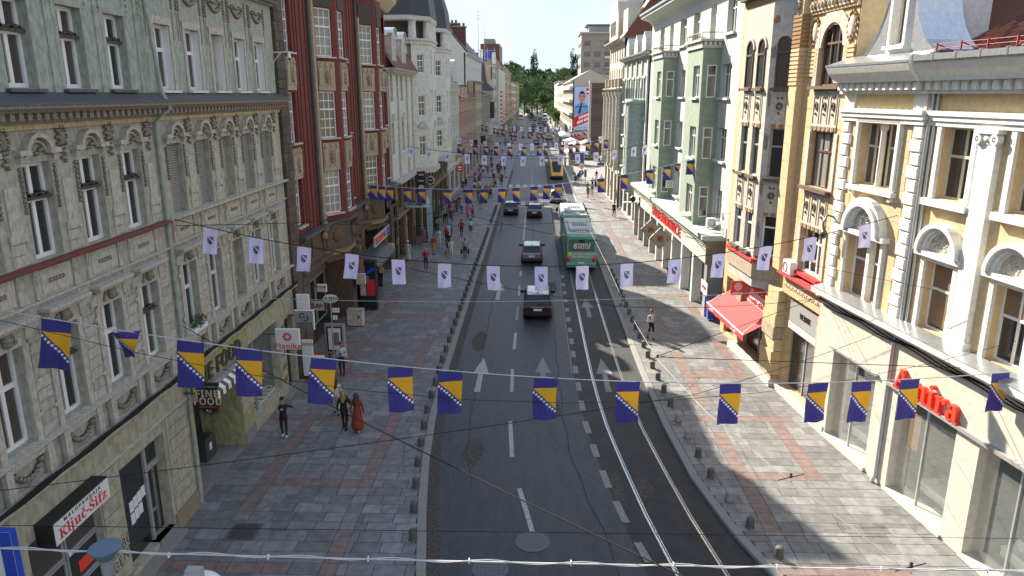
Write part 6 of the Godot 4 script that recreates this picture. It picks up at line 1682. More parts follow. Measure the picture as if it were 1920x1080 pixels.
func right_far() -> void:
	# grey green house with a rounded oriel
	var o := facade("teal_townhouse", "grey green townhouse with a rounded corner bay and white ornament, beyond the mint house", 10.6, -92.5, 11.1, -75.1)
	var L := 17.4
	var holes := []
	for v in [5.6, 9.3]:
		for k in 5: holes.append([0.8 + k * 3.4, v, 1.1, 2.2])
	for k in 5: holes.append([0.8 + k * 3.4, 13.2, 1.1, 2.4])
	wall(o, "teal_wall", 0, L, 4.8, 18.0, holes, M.teal_wall, 0.3)
	core(o, 0, L, 17.9, 11, -0.35, M.teal_wall)
	for h in holes: window(o, h[0], h[1], h[2], h[3], {z = -0.22})
	for k in 6: bx(o, "pilaster", k * 3.4 - 0.25 + (0.25 if k == 0 else 0.0), 4.8, 0, k * 3.4 + 0.2, 17.4, 0.15, M.grey_white)
	for h in holes:
		var fb := MB.new(); fb.box(-0.14, -0.14, 0, h[2] + 0.14, 0, 0.18); fb.box(-0.16, h[3], 0, h[2] + 0.16, h[3] + 0.22, 0.14); put(o, "window_surround", fb, M.white_trim, Vector3(h[0], h[1], 0))
	var b := MB.new()
	for v in [[4.2, 13.0]]:
		b.lathe([Vector2(0.6, v[0] - 0.6), Vector2(1.5, v[0]), Vector2(1.5, v[1]), Vector2(1.7, v[1] + 0.1), Vector2(1.7, v[1] + 0.5), Vector2(0.1, v[1] + 0.6)], 16, Vector3(14.0, 0, 0.1))
	put(o, "round_bay", b, M.teal_wall)
	b = MB.new()
	for k in 14: b.box(14.0 + cos(PI * k / 13) * 1.6 - 0.03, 13.6, 0.1 + sin(PI * k / 13) * 1.6 - 0.03, 14.0 + cos(PI * k / 13) * 1.6 + 0.03, 14.6, 0.1 + sin(PI * k / 13) * 1.6 + 0.03)
	b.arc_band(14, 0, 1.5, 1.66, 0, PI, 14.6, 14.7, 12)
	put(o, "balcony_posts", b, M.zinc_dark)
	for q in [12.4, 15.9]:
		b = MB.new(); cartouche(b, q, 4.9, 0.8); put(o, "carved_bracket", b, M.white_trim)
	cornice(o, 0, L, 17.6, 0.7, M.grey_white, M.zinc, 0.4)
	for q in [2.0, 8.0, 13.0]:
		b = MB.new(); b.prism(PackedVector2Array([Vector2(0, 18), Vector2(2.2, 18), Vector2(2.2, 19.4), Vector2(1.1, 20.2), Vector2(0, 19.4)]), -1.5, 0.1); put(o, "dormer", b, M.grey_white, Vector3(q, 0, 0))
	b = MB.new(); b.quad(Vector3(0, 18.1, 0.2), Vector3(L, 18.1, 0.2), Vector3(L, 20.6, -5), Vector3(0, 20.6, -5)); put(o, "roof", b, M.zinc)
	var sh := []
	for k in 5: sh.append([0.5 + k * 3.4, 0.3, 2.6, 3.4])
	wall(o, "shop_wall", 0, L, 0, 4.8, sh, M.grey_white, 0.3, 0.02)
	for h in sh: window(o, h[0], h[1], h[2], h[3], {z = -0.2, frame = M.frame_grey, glass = M.glass})
	# ivory house with giant columns and a gable
	o = facade("ivory_townhouse", "tall ivory stone townhouse with giant columns and a steep gable, last before the square", 10.3, -107.2, 10.6, -92.6)
	L = 14.6
	holes = []
	for v in [5.4, 8.6, 11.8]:
		for k in 4: holes.append([1.0 + k * 3.6, v, 1.5, 2.2])
	for v in [15.4, 18.0]:
		for k in 6: holes.append([0.7 + k * 2.35, v, 1.0, 1.7])
	wall(o, "ivory_wall", 0, L, 4.8, 20.6, holes, M.ivory, 0.35)
	core(o, 0, L, 20.5, 12, -0.4, M.ivory)
	for h in holes: window(o, h[0], h[1], h[2], h[3], {z = -0.25, frame = M.frame_grey, grid = Vector2i(2, 4)})
	for k in 5:
		b = MB.new(); b.lathe([Vector2(0.55, 4.8), Vector2(0.55, 5.1), Vector2(0.42, 5.3), Vector2(0.38, 13.6), Vector2(0.55, 13.9), Vector2(0.6, 14.3)], 12, Vector3(0.4 + k * 3.45, 0, 0.4)); put(o, "giant_column", b, M.ivory)
		bx(o, "stone_urn", 0.1 + k * 3.45, 14.9, 0.1, 0.7 + k * 3.45, 15.9, 0.6, M.ivory_dark)
	for k in 4:
		for v in [7.75, 10.95]: bx(o, "parapet_panel", 0.9 + k * 3.6, v, 0, 2.6 + k * 3.6, v + 0.7, 0.25, M.ivory_dark)
	cornice(o, 0, L, 14.3, 0.9, M.ivory, null, 0.5); cornice(o, 0, L, 20.1, 0.9, M.ivory, null, 0.5)
	b = MB.new(); b.prism(PackedVector2Array([Vector2(0, 20.6), Vector2(9, 20.6), Vector2(9, 23.4), Vector2(7.6, 25.4), Vector2(5.6, 26.6), Vector2(4.4, 28.8), Vector2(3.2, 26.6), Vector2(1.2, 25.4), Vector2(0, 23.4)]), -3, 0.2); put(o, "stepped_gable", b, M.ivory, Vector3(0.4, 0, 0))
	for k in 3: window(o, 2.0 + k * 1.9, 21.4, 1.1, 1.8, {z = 0.22, frame = M.frame_grey})
	bx(o, "attic_block", 10.4, 20.6, -2.5, 14.4, 24.0, -0.3, M.ivory)
	b = MB.new(); b.quad(Vector3(-0.2, 20.7, 0.2), Vector3(L, 20.7, 0.2), Vector3(L, 26.5, -4), Vector3(-0.2, 26.5, -4)); b.quad(Vector3(L, 26.5, -4), Vector3(L, 20.7, 0.2), Vector3(L, 20.7, -11), Vector3(L, 20.7, -11)); put(o, "roof", b, M.tile_dark)
	sh = []
	for k in 4: sh.append([0.8 + k * 3.6, 0.2, 2.3, 4.0])
	wall(o, "shop_wall", 0, L, 0, 4.8, sh, M.ivory, 0.4, 0.3)
	for h in sh: window(o, h[0], h[1], h[2], h[3], {z = 0.0, frame = M.frame_grey, glass = M.glass, tr = 0.75})
	air_conditioner(o.transform * Transform3D(Basis(Vector3.UP, PI / 2), Vector3(9.6, 10.2, 0.5)), "white air conditioner high on the ivory stone townhouse")
	# stone office tower beside the square, its brown side towards the street's near end
	o = facade("stone_block", "brown stone clad office block with bare near wall and pale corner pier", 12.75, -181.0, 12.75, -178.0)
	wall(o, "street_wall", 0, 3, 4.5, 16.6, [], M.ivory, 0.3)
	core(o, 0, 3, 16.6, 26, -0.3, M.ivory_dark)
	wall(o, "street_wall", 0, 3, 0, 4.5, [], M.interior, 0.3)
	bx(o, "corner_pier", 2.2, 0, -0.29, 3.02, 17.2, 0.25, M.stone_pale)
	var cols := 9; var rows := 13
	for r in rows:
		for k in cols:
			bx(o, "stone_panel", 3.0, 0.3 + r * 1.27, -3.05 - k * 2.75, 3.07 + rng.randf() * 0.015, 0.3 + r * 1.27 + 1.25, -3.05 - k * 2.75 + 2.72, [M.tower_stone, M.brown_stone, M.tower_stone][rng.randi() % 3])
	bx(o, "roof_edge", -0.2, 16.6, -26, 3.2, 17.0, 0.2, M.ivory)
	# poster building
	o = house("poster_building", "pale office building with balconies carrying the large election poster", 10.4, -290.0, 10.4, -214.0, {h = 17.8, n = 14, floors = [5.4, 9, 12.6], ww = 2.6, wh = 1.9, wall = M.ivory, rise = 3.0, depth = 24.0, roof = M.concrete, frame = M.frame_grey, ns = 9})
	for v in [8.2, 11.8, 15.4]: bx(o, "balcony_front", 1, v, 0, 75, v + 0.9, 1.0, M.white_trim)
	poster(o)
	house("stepped_flats", "stepped pale apartment house beyond the poster building", 10.6, -372.0, 10.6, -290.1, {h = 18.5, n = 14, floors = [5.4, 9, 12.6], ww = 2.4, wh = 1.8, wall = M.stone_pale, rise = 2.5, roof = M.concrete, frame = M.frame_grey, ns = 8})
	house("white_balcony_flats", "white balcony block at the far right end of the street", 11.0, -455.0, 11.0, -372.1, {h = 20.5, n = 12, floors = [5.4, 9, 12.6, 16.0], ww = 2.4, wh = 1.8, wall = M.white_wall, rise = 0.0, frame = M.frame_grey, ns = 6})
	# tower block behind
	o = facade("tower_block", "brown grey apartment tower rising behind the right hand roofs", 17.4, -318.0, 17.4, -300.0)
	wall(o, "street_wall", 0, 18, 0, 37, [], M.white_trim, 0.2); core(o, 0, 18, 36.8, 13, -0.02, M.tan2)
	for v in 5:
		for k in 3: window(o, 1.5 + k * 5.5, 16 + v * 4.0, 3.5, 1.8, {z = 0.02, frame = M.frame_grey})
		bx(o, "floor_band", 18.0, 18.6 + v * 4.0, -12.6, 18.16, 19.2 + v * 4.0, -0.2, M.concrete)
		for k in 3:
			var f := window(o, 0, 0, 2.4, 1.9, {frame = M.frame_grey}); f.transform = Transform3D(Basis(Vector3.UP, PI / 2), Vector3(18.06, 16.2 + v * 4.0, -1.2 - k * 4.0))
		bx(o, "balcony", 18.0, 15.6 + v * 4.0, -12.4, 18.9, 16.5 + v * 4.0, -9.2, M.white_trim if v % 2 else M.concrete)
	bx(o, "roof_edge", -0.6, 36.8, -13.5, 18.7, 37.4, 0.6, M.ivory); bx(o, "roof_plant", 2, 37.4, -11, 16, 40.0, -3, M.frame_grey)
	bx(o, "penthouse_pergola", 3, 40.0, -11.5, 17, 40.3, -2, M.black)
	house("low_roofed_house", "low house with a flat pale roof between the ivory house and the tower block", 13.5, -262.0, 13.5, -214.5, {h = 18.5, n = 5, floors = [14.5], wall = M.stone_pale, rise = 1.2, roof = M.concrete, depth = 18.0})

func poster(o: Node3D) -> void:
	var W := 160; var H := 376
	var im := Image.create(W, H, false, Image.FORMAT_RGB8)
	im.fill(Color(0.72, 0.77, 0.92))
	for y in H:
		for x in W:
			var u := x / float(W); var v := y / float(H)
			var c := Color(0.74, 0.79, 0.94)
			if v > 0.36 and absf(u - 0.42) < 0.12 + (v - 0.36) * 3.2 and v < 0.66 and absf(u - 0.42) < 0.5: c = Color(0.45, 0.66, 0.88)
			if v > 0.33 and v < 0.42 and absf(u - 0.42) < 0.09: c = Color(0.72, 0.52, 0.42)
			if v > 0.38 and absf(u - 0.40 + (v - 0.38) * 0.5) < 0.035 + (v - 0.38) * 0.15 and v < 0.62: c = Color(0.06, 0.07, 0.13)
			var hx := (u - 0.42) / 0.19; var hy := (v - 0.235) / 0.135
			if hx * hx + hy * hy < 1.0:
				c = Color(0.78, 0.58, 0.47)
				if v < 0.165 or (hx * hx > 0.72 and v < 0.24): c = Color(0.1, 0.07, 0.06)
				if v > 0.205 and v < 0.215 and absf(absf(hx) - 0.42) < 0.2: c = Color(0.2, 0.12, 0.1)
				if v > 0.222 and v < 0.235 and absf(absf(hx) - 0.42) < 0.14: c = Color(0.15, 0.1, 0.1)
				if absf(hx) < 0.1 and v > 0.23 and v < 0.275: c = Color(0.7, 0.49, 0.4)
				if v > 0.305 and v < 0.315 and absf(hx) < 0.35: c = Color(0.6, 0.3, 0.28)
			var s := v + (u - 0.5) * 0.17
			if s > 0.62 and s < 0.86: c = Color(0.9, 0.05, 0.1)
			if s > 0.655 and s < 0.72 and u > 0.26 and u < 0.84 and fmod(u * 11.0, 1.0) < 0.82: c = Color(0.95, 0.95, 0.97)
			if s > 0.75 and s < 0.82 and u > 0.16 and u < 0.95 and fmod(u * 11.0, 1.0) < 0.84 and not (u > 0.5 and u < 0.56): c = Color(0.95, 0.95, 0.97)
			if u > 0.66 and v > 0.035 and v < 0.18: c = Color(0.85, 0.06, 0.2) if v < 0.1 or v > 0.135 else Color(0.95, 0.95, 0.97)
			if s >= 0.86: c = Color(0.8, 0.84, 0.95)
			if v > 0.93 and u > 0.1 and fmod(u * 16.0, 1.0) < 0.5 and fmod(u * 5.0, 1.0) < 0.7 and v < 0.97: c = Color(0.45, 0.55, 0.75)
			if v > 0.45 and v < 0.475 and u > 0.08 and u < 0.74 and fmod(u * 12.0, 1.0) < 0.75: c = Color(0.1, 0.12, 0.2)
			im.set_pixel(x, y, c)
	var m := StandardMaterial3D.new(); m.albedo_texture = ImageTexture.create_from_image(im); m.roughness = 0.6
	var p := node(self, "election_poster"); p.transform = o.transform * Transform3D(Basis(Vector3.UP, PI / 2), Vector3(76.5, 4.2, -0.4))
	tag(p, "tall poster of a dark haired man in blue shirt and tie over a red band", "billboard")
	bx(p, "panel", 0, 0, -0.3, 5.1, 12.0, 0, M.grey_sign)
	var b := MB.new(); b.quad_uv(Vector3(0.06, 0.06, 0.02), Vector3(5.04, 0.06, 0.02), Vector3(5.04, 11.94, 0.02), Vector3(0.06, 11.94, 0.02)); put(p, "print", b, m)
	var s := node(self, "arrow_sign"); s.transform = o.transform * Transform3D(Basis(Vector3.UP, PI / 2), Vector3(76.4, 1.2, -0.2)); tag(s, "long orange red sign board below the election poster", "sign")
	bx(s, "board", 0, 0, -0.2, 4.2, 1.0, 0, M.red_bright); b = MB.new(); b.lathe([Vector2(0.42, 0), Vector2(0.42, 0.06), Vector2(0.01, 0.07)], 14); var d := put(s, "disc", b, M.orange, Vector3(3.7, 0.5, 0)); d.rotation.x = PI / 2

# ---------------------------------------------------------------- far trees and hills
func crown(b: MB, at: Vector3, s: Vector3, clumps: int, per: int, size: float) -> void:
	for i in clumps:
		var d := Vector3(rng.randfn(), rng.randfn(), rng.randfn()).normalized()
		var p := at + d * s * (0.45 + 0.5 * rng.randf())
		var cs := s * rng.randf_range(0.2, 0.38)
		for k in per:
			var e := Vector3(rng.randfn(), rng.randfn(), rng.randfn()).normalized()
			var q := p + e * cs * pow(rng.randf(), 0.33)
			var x := Vector3(rng.randfn(), rng.randfn() * 0.5, rng.randfn()).normalized()
			var y := x.cross(Vector3(rng.randfn(), rng.randfn(), rng.randfn()).normalized()).normalized()
			var z := size * rng.randf_range(0.6, 1.5)
			b.tri(q - y * z * 0.6, q + x * z, q + y * z * 0.6)

func horizon() -> void:
	var hills := [[-900.0, 26.0, 300.0, 3], [-1250.0, 60.0, 420.0, 8], [-2100.0, 80.0, 800.0, 21]]
	mat("hill_green", 0.045, 0.07, 0.03, 0.95, "rough", 0.01)
	for h in hills:
		var b := MB.new()
		var f := FastNoiseLite.new(); f.seed = h[3]; f.frequency = 0.004
		for i in 40:
			for j in 6:
				var g := func(a: int, c: int) -> Vector3:
					var x := -1400.0 + a * 70.0
					var t := c / 6.0
					return Vector3(x, h[1] * sin(t * PI) * (0.75 + 0.5 * f.get_noise_2d(x, t * 80.0)) - 1.0, h[0] + h[2] * (0.5 - t))
				b.quad(g.call(i, j), g.call(i + 1, j), g.call(i + 1, j + 1), g.call(i, j + 1))
		kind(put(self, "hill", b, M.hill_green), "structure")
	mat("bark", 0.07, 0.06, 0.045, 0.9)
	var mm := [mat("leaf_dark", 0.035, 0.062, 0.022, 0.8), mat("leaf_mid", 0.05, 0.09, 0.028, 0.8), mat("leaf_bright", 0.09, 0.15, 0.035, 0.8)]
	for m in mm: m.backlight_enabled = true; m.backlight = Color(0.12, 0.2, 0.05)
	var make := func(k: int, w: float, h: float, clumps: int) -> Array:
		var b := MB.new(); crown(b, Vector3(0, h * 0.54, 0), Vector3(w, h * 0.46, w), clumps, 60, 0.55)
		var t := MB.new(); t.tube([Vector3(0, 0, 0), Vector3(0.3, h * 0.3, 0.1), Vector3(0.1, h * 0.75, 0)], 0.5, 7, 0.15)
		for i in 4: t.tube([Vector3(0.2, h * (0.3 + 0.08 * i), 0), Vector3(cos(i * 1.7) * w * 0.6, h * (0.5 + 0.08 * i), sin(i * 1.7) * w * 0.6)], 0.2, 5, 0.05)
		return [b.mesh(), t.mesh(), mm[k]]
	var protos := [make.call(0, 8.0, 24.0, 60), make.call(1, 7.0, 20.0, 50), make.call(2, 5.0, 13.0, 36), make.call(0, 2.4, 24.0, 34)]
	# x, y of foot, z, prototype, scale, label
	var list := [
		[-8.0, 0, -520.0, 0, 1.1, "broad dark tree at the left of the park at the street's end"], [1.0, 0, -545.0, 0, 1.15, "big dark tree in the middle of the park at the street's end"],
		[9.0, 0, -530.0, 0, 0.95, "dark tree at the right of the park at the street's end"], [5.5, 0, -500.0, 2, 1.25, "bright green tree standing in front of the dark park trees"],
		[-3.0, 0, -560.0, 1, 1.35, "tall mid green tree behind the park's front row"], [15.0, 0, -560.0, 1, 1.2, "mid green tree behind the far right house ends"],
		[-14.0, 2, -600.0, 1, 1.5, "round tree rising above the left far roofs"], [-20.0, 4, -640.0, 0, 1.5, "dark tree above the lime green block"],
		[10.5, 0, -470.0, 2, 0.8, "small bright tree before the white balcony block"], [9.4, 0, -400.0, 2, 0.6, "young green street tree on the far right pavement"],
		[-5.0, 0, -480.0, 2, 0.42, "small round tree in the middle of the traffic queue"], [-2.5, 0, -420.0, 2, 0.33, "clipped shrub tree on the traffic island"],
		[8.6, 0, -330.0, 2, 0.62, "leafy street tree beside the poster building"], [12.5, 0, -372.0, 2, 0.7, "leafy street tree between the far right flats"],
		[-2.0, 12, -800.0, 3, 1.9, "tall poplar on the skyline above the park"], [40.0, 14, -830.0, 3, 1.9, "left of two poplars on the skyline by the tower block"], [47.0, 14, -840.0, 3, 1.75, "right of two poplars on the skyline by the tower block"],
		[22.0, 12, -820.0, 0, 1.2, "dark conifer shaped tree on the middle skyline"], [30.0, 14, -850.0, 1, 1.5, "round tree on the skyline left of the poplars"], [55.0, 16, -860.0, 0, 1.5, "dark tree on the skyline close to the tower block"],
		[36.0, 10, -780.0, 2, 1.8, "light green tree on the slope below the poplars"], [16.0, 6, -700.0, 1, 1.4, "tree on the slope behind the far houses"]]
	for q in list:
		var o := node(self, "tree", Vector3(q[0], q[1], q[2])); o.scale = Vector3.ONE * q[4]; o.rotation.y = q[0] * 1.7
		var p: Array = protos[q[3]]
		put(o, "trunk", p[1], M.bark); kind(put(o, "crown", p[0], p[2]), "stuff")
		tag(o, q[5], "tree", "trees at the end of the street")
	# woods on the hills
	var b := MB.new(); crown(b, Vector3(0, 6, 0), Vector3(6, 6, 6), 10, 36, 1.6)
	var mu := MultiMesh.new(); mu.transform_format = MultiMesh.TRANSFORM_3D; mu.mesh = b.mesh(); mu.instance_count = 900
	var f2 := FastNoiseLite.new(); f2.seed = 8; f2.frequency = 0.004
	for i in 900:
		var x := rng.randf_range(-420, 420); var t := rng.randf_range(0.02, 0.5)
		var y: float = 60.0 * sin(t * PI) * (0.75 + 0.5 * f2.get_noise_2d(x, t * 80.0)) - 2.0
		mu.set_instance_transform(i, Transform3D(Basis(Vector3.UP, rng.randf() * TAU).scaled(Vector3.ONE * rng.randf_range(0.7, 1.6)), Vector3(x, y, -1250.0 + 420.0 * (0.5 - t))))
	var w := MultiMeshInstance3D.new(); w.name = "woods"; w.multimesh = mu; w.material_override = mm[1]; add_child(w, true)
	kind(tag(w, "woods covering the far hillside", "woods"), "stuff")
	# villas on the slope
	for q in [[18.0, 2, -640.0, 12.0, 9.0, "pale villa with dark windows on the slope right of the park"], [27.0, 6, -690.0, 14.0, 8.0, "white terrace house on the slope behind the park trees"], [12.0, 4, -660.0, 9.0, 7.0, "small white house low on the slope"]]:
		var o := node(self, "hillside_house", Vector3(q[0], q[1], q[2])); tag(o, q[5], "house", "houses on the slope")
		bx(o, "wall", -q[3] / 2, 0, -6, q[3] / 2, q[4], 0, M.white_wall); bx(o, "roof", -q[3] / 2 - 0.6, q[4], -6.6, q[3] / 2 + 0.6, q[4] + 0.5, 0.6, M.concrete)
		for k in 8: window(o, -q[3] / 2 + 0.6 + (k % 4) * q[3] / 4, 1.4 + (k / 4) * 3.6, 1.8, 1.7, {z = 0.03, frame = M.frame_grey})

# ---------------------------------------------------------------- signs and street furniture
func sign_box(called: String, label: String, at: Vector3, w: float, h: float, d: float, face: Material, edge: Material, yaw := 0.0, category := "shop sign") -> Node3D:
	var o := node(self, called, at); o.rotation.y = yaw
	tag(o, label, category)
	var b := MB.new(); b.bevel_box(-w / 2, -h / 2, -d / 2, w / 2, h / 2, d / 2, 0.015); put(o, "case", b, edge)
	bx(o, "face", -w / 2 + 0.02, -h / 2 + 0.02, d / 2, w / 2 - 0.02, h / 2 - 0.02, d / 2 + 0.006, face)
	if yaw == 0.0 and at.x < 0: bx(o, "bracket", -w / 2 - 0.6, h * 0.2, -0.03, -w / 2, h * 0.2 + 0.05, 0.03, M.iron)
	return o

func star(b: MB, c: Vector3, r: float, pts := 5, inner := 0.42) -> void:
	for k in pts * 2:
		var a0 := PI / 2 + PI * k / pts; var a1 := PI / 2 + PI * (k + 1) / pts
		var r0 := r if k % 2 == 0 else r * inner; var r1 := r * inner if k % 2 == 0 else r
		b.tri(c, c + Vector3(cos(a0) * r0, sin(a0) * r0, 0), c + Vector3(cos(a1) * r1, sin(a1) * r1, 0))

func street_things() -> void:
	var b: MB
	var o := sign_box("shop_sign", "white square sign with a red flower and the word Planika", Vector3(-10.76, 3.66, -30.0), 1.06, 0.94, 0.14, M.white_sign, M.white)
	b = MB.new()
	for k in 10:
		var a := TAU * k / 10; var p := Vector3(cos(a), sin(a), 0); var q := Vector3(-sin(a), cos(a), 0)
		b.quad(p * 0.05, p * 0.15 + q * 0.045, p * 0.25, p * 0.15 - q * 0.045)
	put(o, "red_flower", b, M.red, Vector3(0, 0.12, 0.08))
	text(o, "lettering", "Planika", 0.24, M.red, Vector3(0, -0.31, 0.076), {depth = 0.01, weight = 900})
	o = sign_box("shop_sign", "grey square theatre sign with a black knot emblem", Vector3(-10.95, 3.6, -33.0), 0.92, 0.98, 0.16, M.steel, M.white)
	b = MB.new(); b.arc_band(-0.07, 0.22, 0.1, 0.15, 0.6, 4.4, 0, 0.01, 10); b.arc_band(0.07, 0.1, 0.1, 0.15, 3.8, 7.6, 0, 0.01, 10); b.box(-0.03, 0.1, 0, 0.03, 0.22, 0.01)
	put(o, "emblem", b, M.black, Vector3(0, 0.0, 0.086))
	for k in 3: text(o, "lettering", ["KAMERNI", "TEATAR 55", "SARAJEVO"][k], 0.12, M.black, Vector3(0, -0.16 - k * 0.13, 0.086), {depth = 0.008})
	o = sign_box("shop_sign", "small grey sign with the letters SA and a red star", Vector3(-11.3, 3.33, -36.4), 0.7, 0.56, 0.14, M.grey_white, M.black)
	text(o, "lettering", "SA", 0.26, M.black, Vector3(-0.13, -0.02, 0.076), {depth = 0.01}); b = MB.new(); star(b, Vector3(0.16, 0, 0.085), 0.16); put(o, "red_star", b, M.red)
	o = sign_box("shop_sign", "small white sign with black lettering above the SA star sign", Vector3(-11.35, 4.0, -37.4), 0.52, 0.42, 0.1, M.white_sign, M.white)
	text(o, "lettering", "Flok", 0.17, M.black, Vector3(0, 0.06, 0.056), {depth = 0.01}); bx(o, "red_line", -0.2, -0.12, 0.056, 0.2, -0.1, 0.062, M.red)
	o = node(self, "shop_sign", Vector3(-10.62, 3.72, -36.3)); tag(o, "white oval sign reading 16 MER on a slim pole", "shop sign")
	b = MB.new(); b.arc_band(0, 0, 0, 0.4, 0, TAU, -0.04, 0.04, 20, 0.55); put(o, "face", b, M.white_sign)
	text(o, "lettering", "16 MER", 0.17, M.black, Vector3(0, 0.03, 0.044), {depth = 0.008}); text(o, "lettering", "fine lunch", 0.07, M.black, Vector3(0, -0.11, 0.044), {depth = 0.008})
	b = MB.new(); b.tube([Vector3(0, -3.55, 0), Vector3(0, -0.2, 0)], 0.035, 6); put(o, "pole", b, M.steel)
	for k in 5: bx(o, "hanging_card", 0.08 + (k % 3) * 0.13, -0.75 - (k / 3) * 0.4, -0.02, 0.18 + (k % 3) * 0.13, -0.5 - (k / 3) * 0.4, 0.0, M.white)
	o = sign_box("shop_sign", "plain white board above the theatre sign", Vector3(-11.2, 4.3, -33.7), 0.62, 0.75, 0.12, M.white_sign, M.white)
	o = sign_box("shop_sign", "tall white outlet panel on the shopfront behind the red flower sign", Vector3(-11.25, 1.3, -34.0), 0.55, 1.9, 0.1, M.white_sign, M.white)
	text(o, "lettering", "OUTLET", 0.13, M.black, Vector3(0, 0.72, 0.056), {depth = 0.008})
	bx(self, "shopfront_panel", -11.6, 0.12, -35.6, -10.9, 1.0, -34.2, M.red_dark); tag(get_child(-1), "low dark red shopfront panel beside the white outlet board", "panel")
	# hanging food sign
	o = sign_box("shop_sign", "black hanging sign reading FINE FOOD with a black starburst beneath", Vector3(-10.86, 4.18, -22.3), 0.66, 0.78, 0.1, M.black, M.black)
	text(o, "lettering", "FINE", 0.26, M.cream, Vector3(0, 0.2, 0.056), {depth = 0.01}); text(o, "lettering", "FOOD", 0.26, M.cream, Vector3(0, -0.08, 0.056), {depth = 0.01})
	bx(o, "red_stroke", -0.27, -0.3, 0.056, 0.27, -0.25, 0.062, M.red_dark)
	b = MB.new()
	for k in 16:
		var a := PI + PI * k / 15.0
		b.prism(PackedVector2Array([Vector2(cos(a - 0.09) * 0.1, sin(a - 0.09) * 0.1), Vector2(cos(a) * 0.42, sin(a) * 0.26), Vector2(cos(a + 0.09) * 0.1, sin(a + 0.09) * 0.1)]), -0.02, 0.02)
	put(o, "starburst", b, M.black, Vector3(0, -0.42, 0)); bx(o, "hanger", -0.85, 0.46, -0.06, 0.4, 0.56, 0.06, M.black)
	# key shop sign along the wall
	o = node(self, "shop_sign", Vector3(-11.42, 3.98, -15.85)); o.rotation.y = PI / 2; tag(o, "long white box sign with red script over the key shop window", "shop sign")
	b = MB.new(); b.bevel_box(-1.15, -0.3, -0.22, 1.15, 0.3, 0.22, 0.02); put(o, "case", b, M.black); bx(o, "face", -1.12, -0.28, 0.22, 1.12, 0.28, 0.228, M.white_sign)
	text(o, "lettering", "M A L O P R O D A J A", 0.09, M.black, Vector3(0.0, 0.2, 0.23), {depth = 0.008, scale = Vector3(1.25, 1, 1)})
	text(o, "lettering", "Ključ-Šifz", 0.27, M.red, Vector3(0.0, -0.07, 0.23), {depth = 0.01, italic = true, font = "Droid Serif", weight = 800, scale = Vector3(1.1, 1, 1)})
	# blue framed sign cut by the edge of the picture
	o = sign_box("shop_sign", "blue framed white sign at the bottom left corner", Vector3(-10.45, 5.25, -12.1), 0.9, 1.3, 0.14, M.white_sign, M.blue_sign)
	bx(o, "blue_frame", 0.2, -0.63, 0.076, 0.43, 0.63, 0.09, M.blue_sign); bx(o, "blue_frame", -0.43, 0.45, 0.076, 0.2, 0.63, 0.09, M.blue_sign)
	# tall signs further on
	o = sign_box("shop_sign", "tall black banner sign with white emblems beside the round disc sign", Vector3(-10.3, 5.85, -66.0), 0.75, 2.9, 0.16, M.black, M.black)
	for k in 5:
		b = MB.new()
		if k == 2: b.arc_band(0, 0, 0.0, 0.27, 0, TAU, 0, 0.01, 14, 0.8)
		else: b.box(-0.24, -0.05, 0, 0.24, 0.07, 0.01)
		put(o, "white_emblem", b, M.grey_white, Vector3(0, 1.15 - k * 0.55, 0.086))
	o = node(self, "shop_sign", Vector3(-9.75, 6.28, -68.0)); tag(o, "round dark disc sign with a pale rim on the left", "shop sign"); b = MB.new(); b.arc_band(0, 0, 0, 0.36, 0, TAU, -0.06, 0.06, 18); put(o, "disc", b, M.black); b = MB.new(); b.arc_band(0, 0, 0.3, 0.37, 0, TAU, -0.07, 0.08, 18); b.box(-0.2, -0.04, 0, 0.2, 0.06, 0.08); put(o, "rim", b, M.grey_white); bx(o, "bracket", -1.9, -0.03, -0.03, -0.3, 0.03, 0.03, M.iron)
	o = node(self, "light_column", Vector3(-10.2, 0.12, -70.0)); tag(o, "tall pale blue lit glass column at a shop corner on the left", "sign"); mat("ice", 0.35, 0.5, 0.55, 0.2); b = MB.new(); b.bevel_box(-0.3, 0, -0.12, 0.3, 5.0, 0.12, 0.02); put(o, "panel", b, M.ice); bx(o, "frame", -0.38, 0, -0.14, -0.31, 5.1, 0.14, M.black); bx(o, "frame", 0.31, 0, -0.14, 0.38, 5.1, 0.14, M.black)
	o = node(self, "shop_sign", Vector3(-10.0, 4.5, -66.4)); tag(o, "white oval sign under the tall black banner sign", "shop sign"); b = MB.new(); b.arc_band(0, 0, 0, 0.34, 0, TAU, -0.05, 0.05, 18, 1.4); put(o, "face", b, M.white_sign); bx(o, "bracket", -1.6, -0.03, -0.03, -0.3, 0.03, 0.03, M.iron)
	o = node(self, "canopy", Vector3(-10.3, 4.25, -65.0)); tag(o, "thin pale blue canopy blade below the black banner sign", "canopy"); bx(o, "blade", -1.3, 0, -0.5, 0.9, 0.07, 0.5, M.ice); bx(o, "bracket", -0.2, 0.07, -0.06, 0.1, 0.4, 0.06, M.iron)
	o = sign_box("shop_sign", "red square sign with white marks beyond the domed house", Vector3(-10.3, 4.3, -100.0), 0.9, 0.9, 0.16, M.red, M.red_dark)
	for k in 2: bx(o, "white_mark", -0.28 + 0.06 * k, 0.05 - k * 0.3, 0.086, 0.28, 0.25 - k * 0.36, 0.092, M.white)
	for q in [[-10.8, 4.3, -120.0, 0.7, "first small dark hanging sign by the pink house"], [-10.7, 5.6, -131.0, 0.9, "second dark hanging sign by the pink house"], [-10.6, 5.2, -150.0, 1.0, "round topped dark sign by the tan townhouse"]]:
		o = sign_box("shop_sign", q[4], Vector3(q[0], q[1], q[2]), q[3], q[3] * 1.5, 0.2, M.black, M.black)
	# things that stand on the left pavement
	o = node(self, "poster_case", Vector3(-10.75, 0.12, -37.2)); tag(o, "grey framed lit poster case standing by the theatre entrance", "poster case")
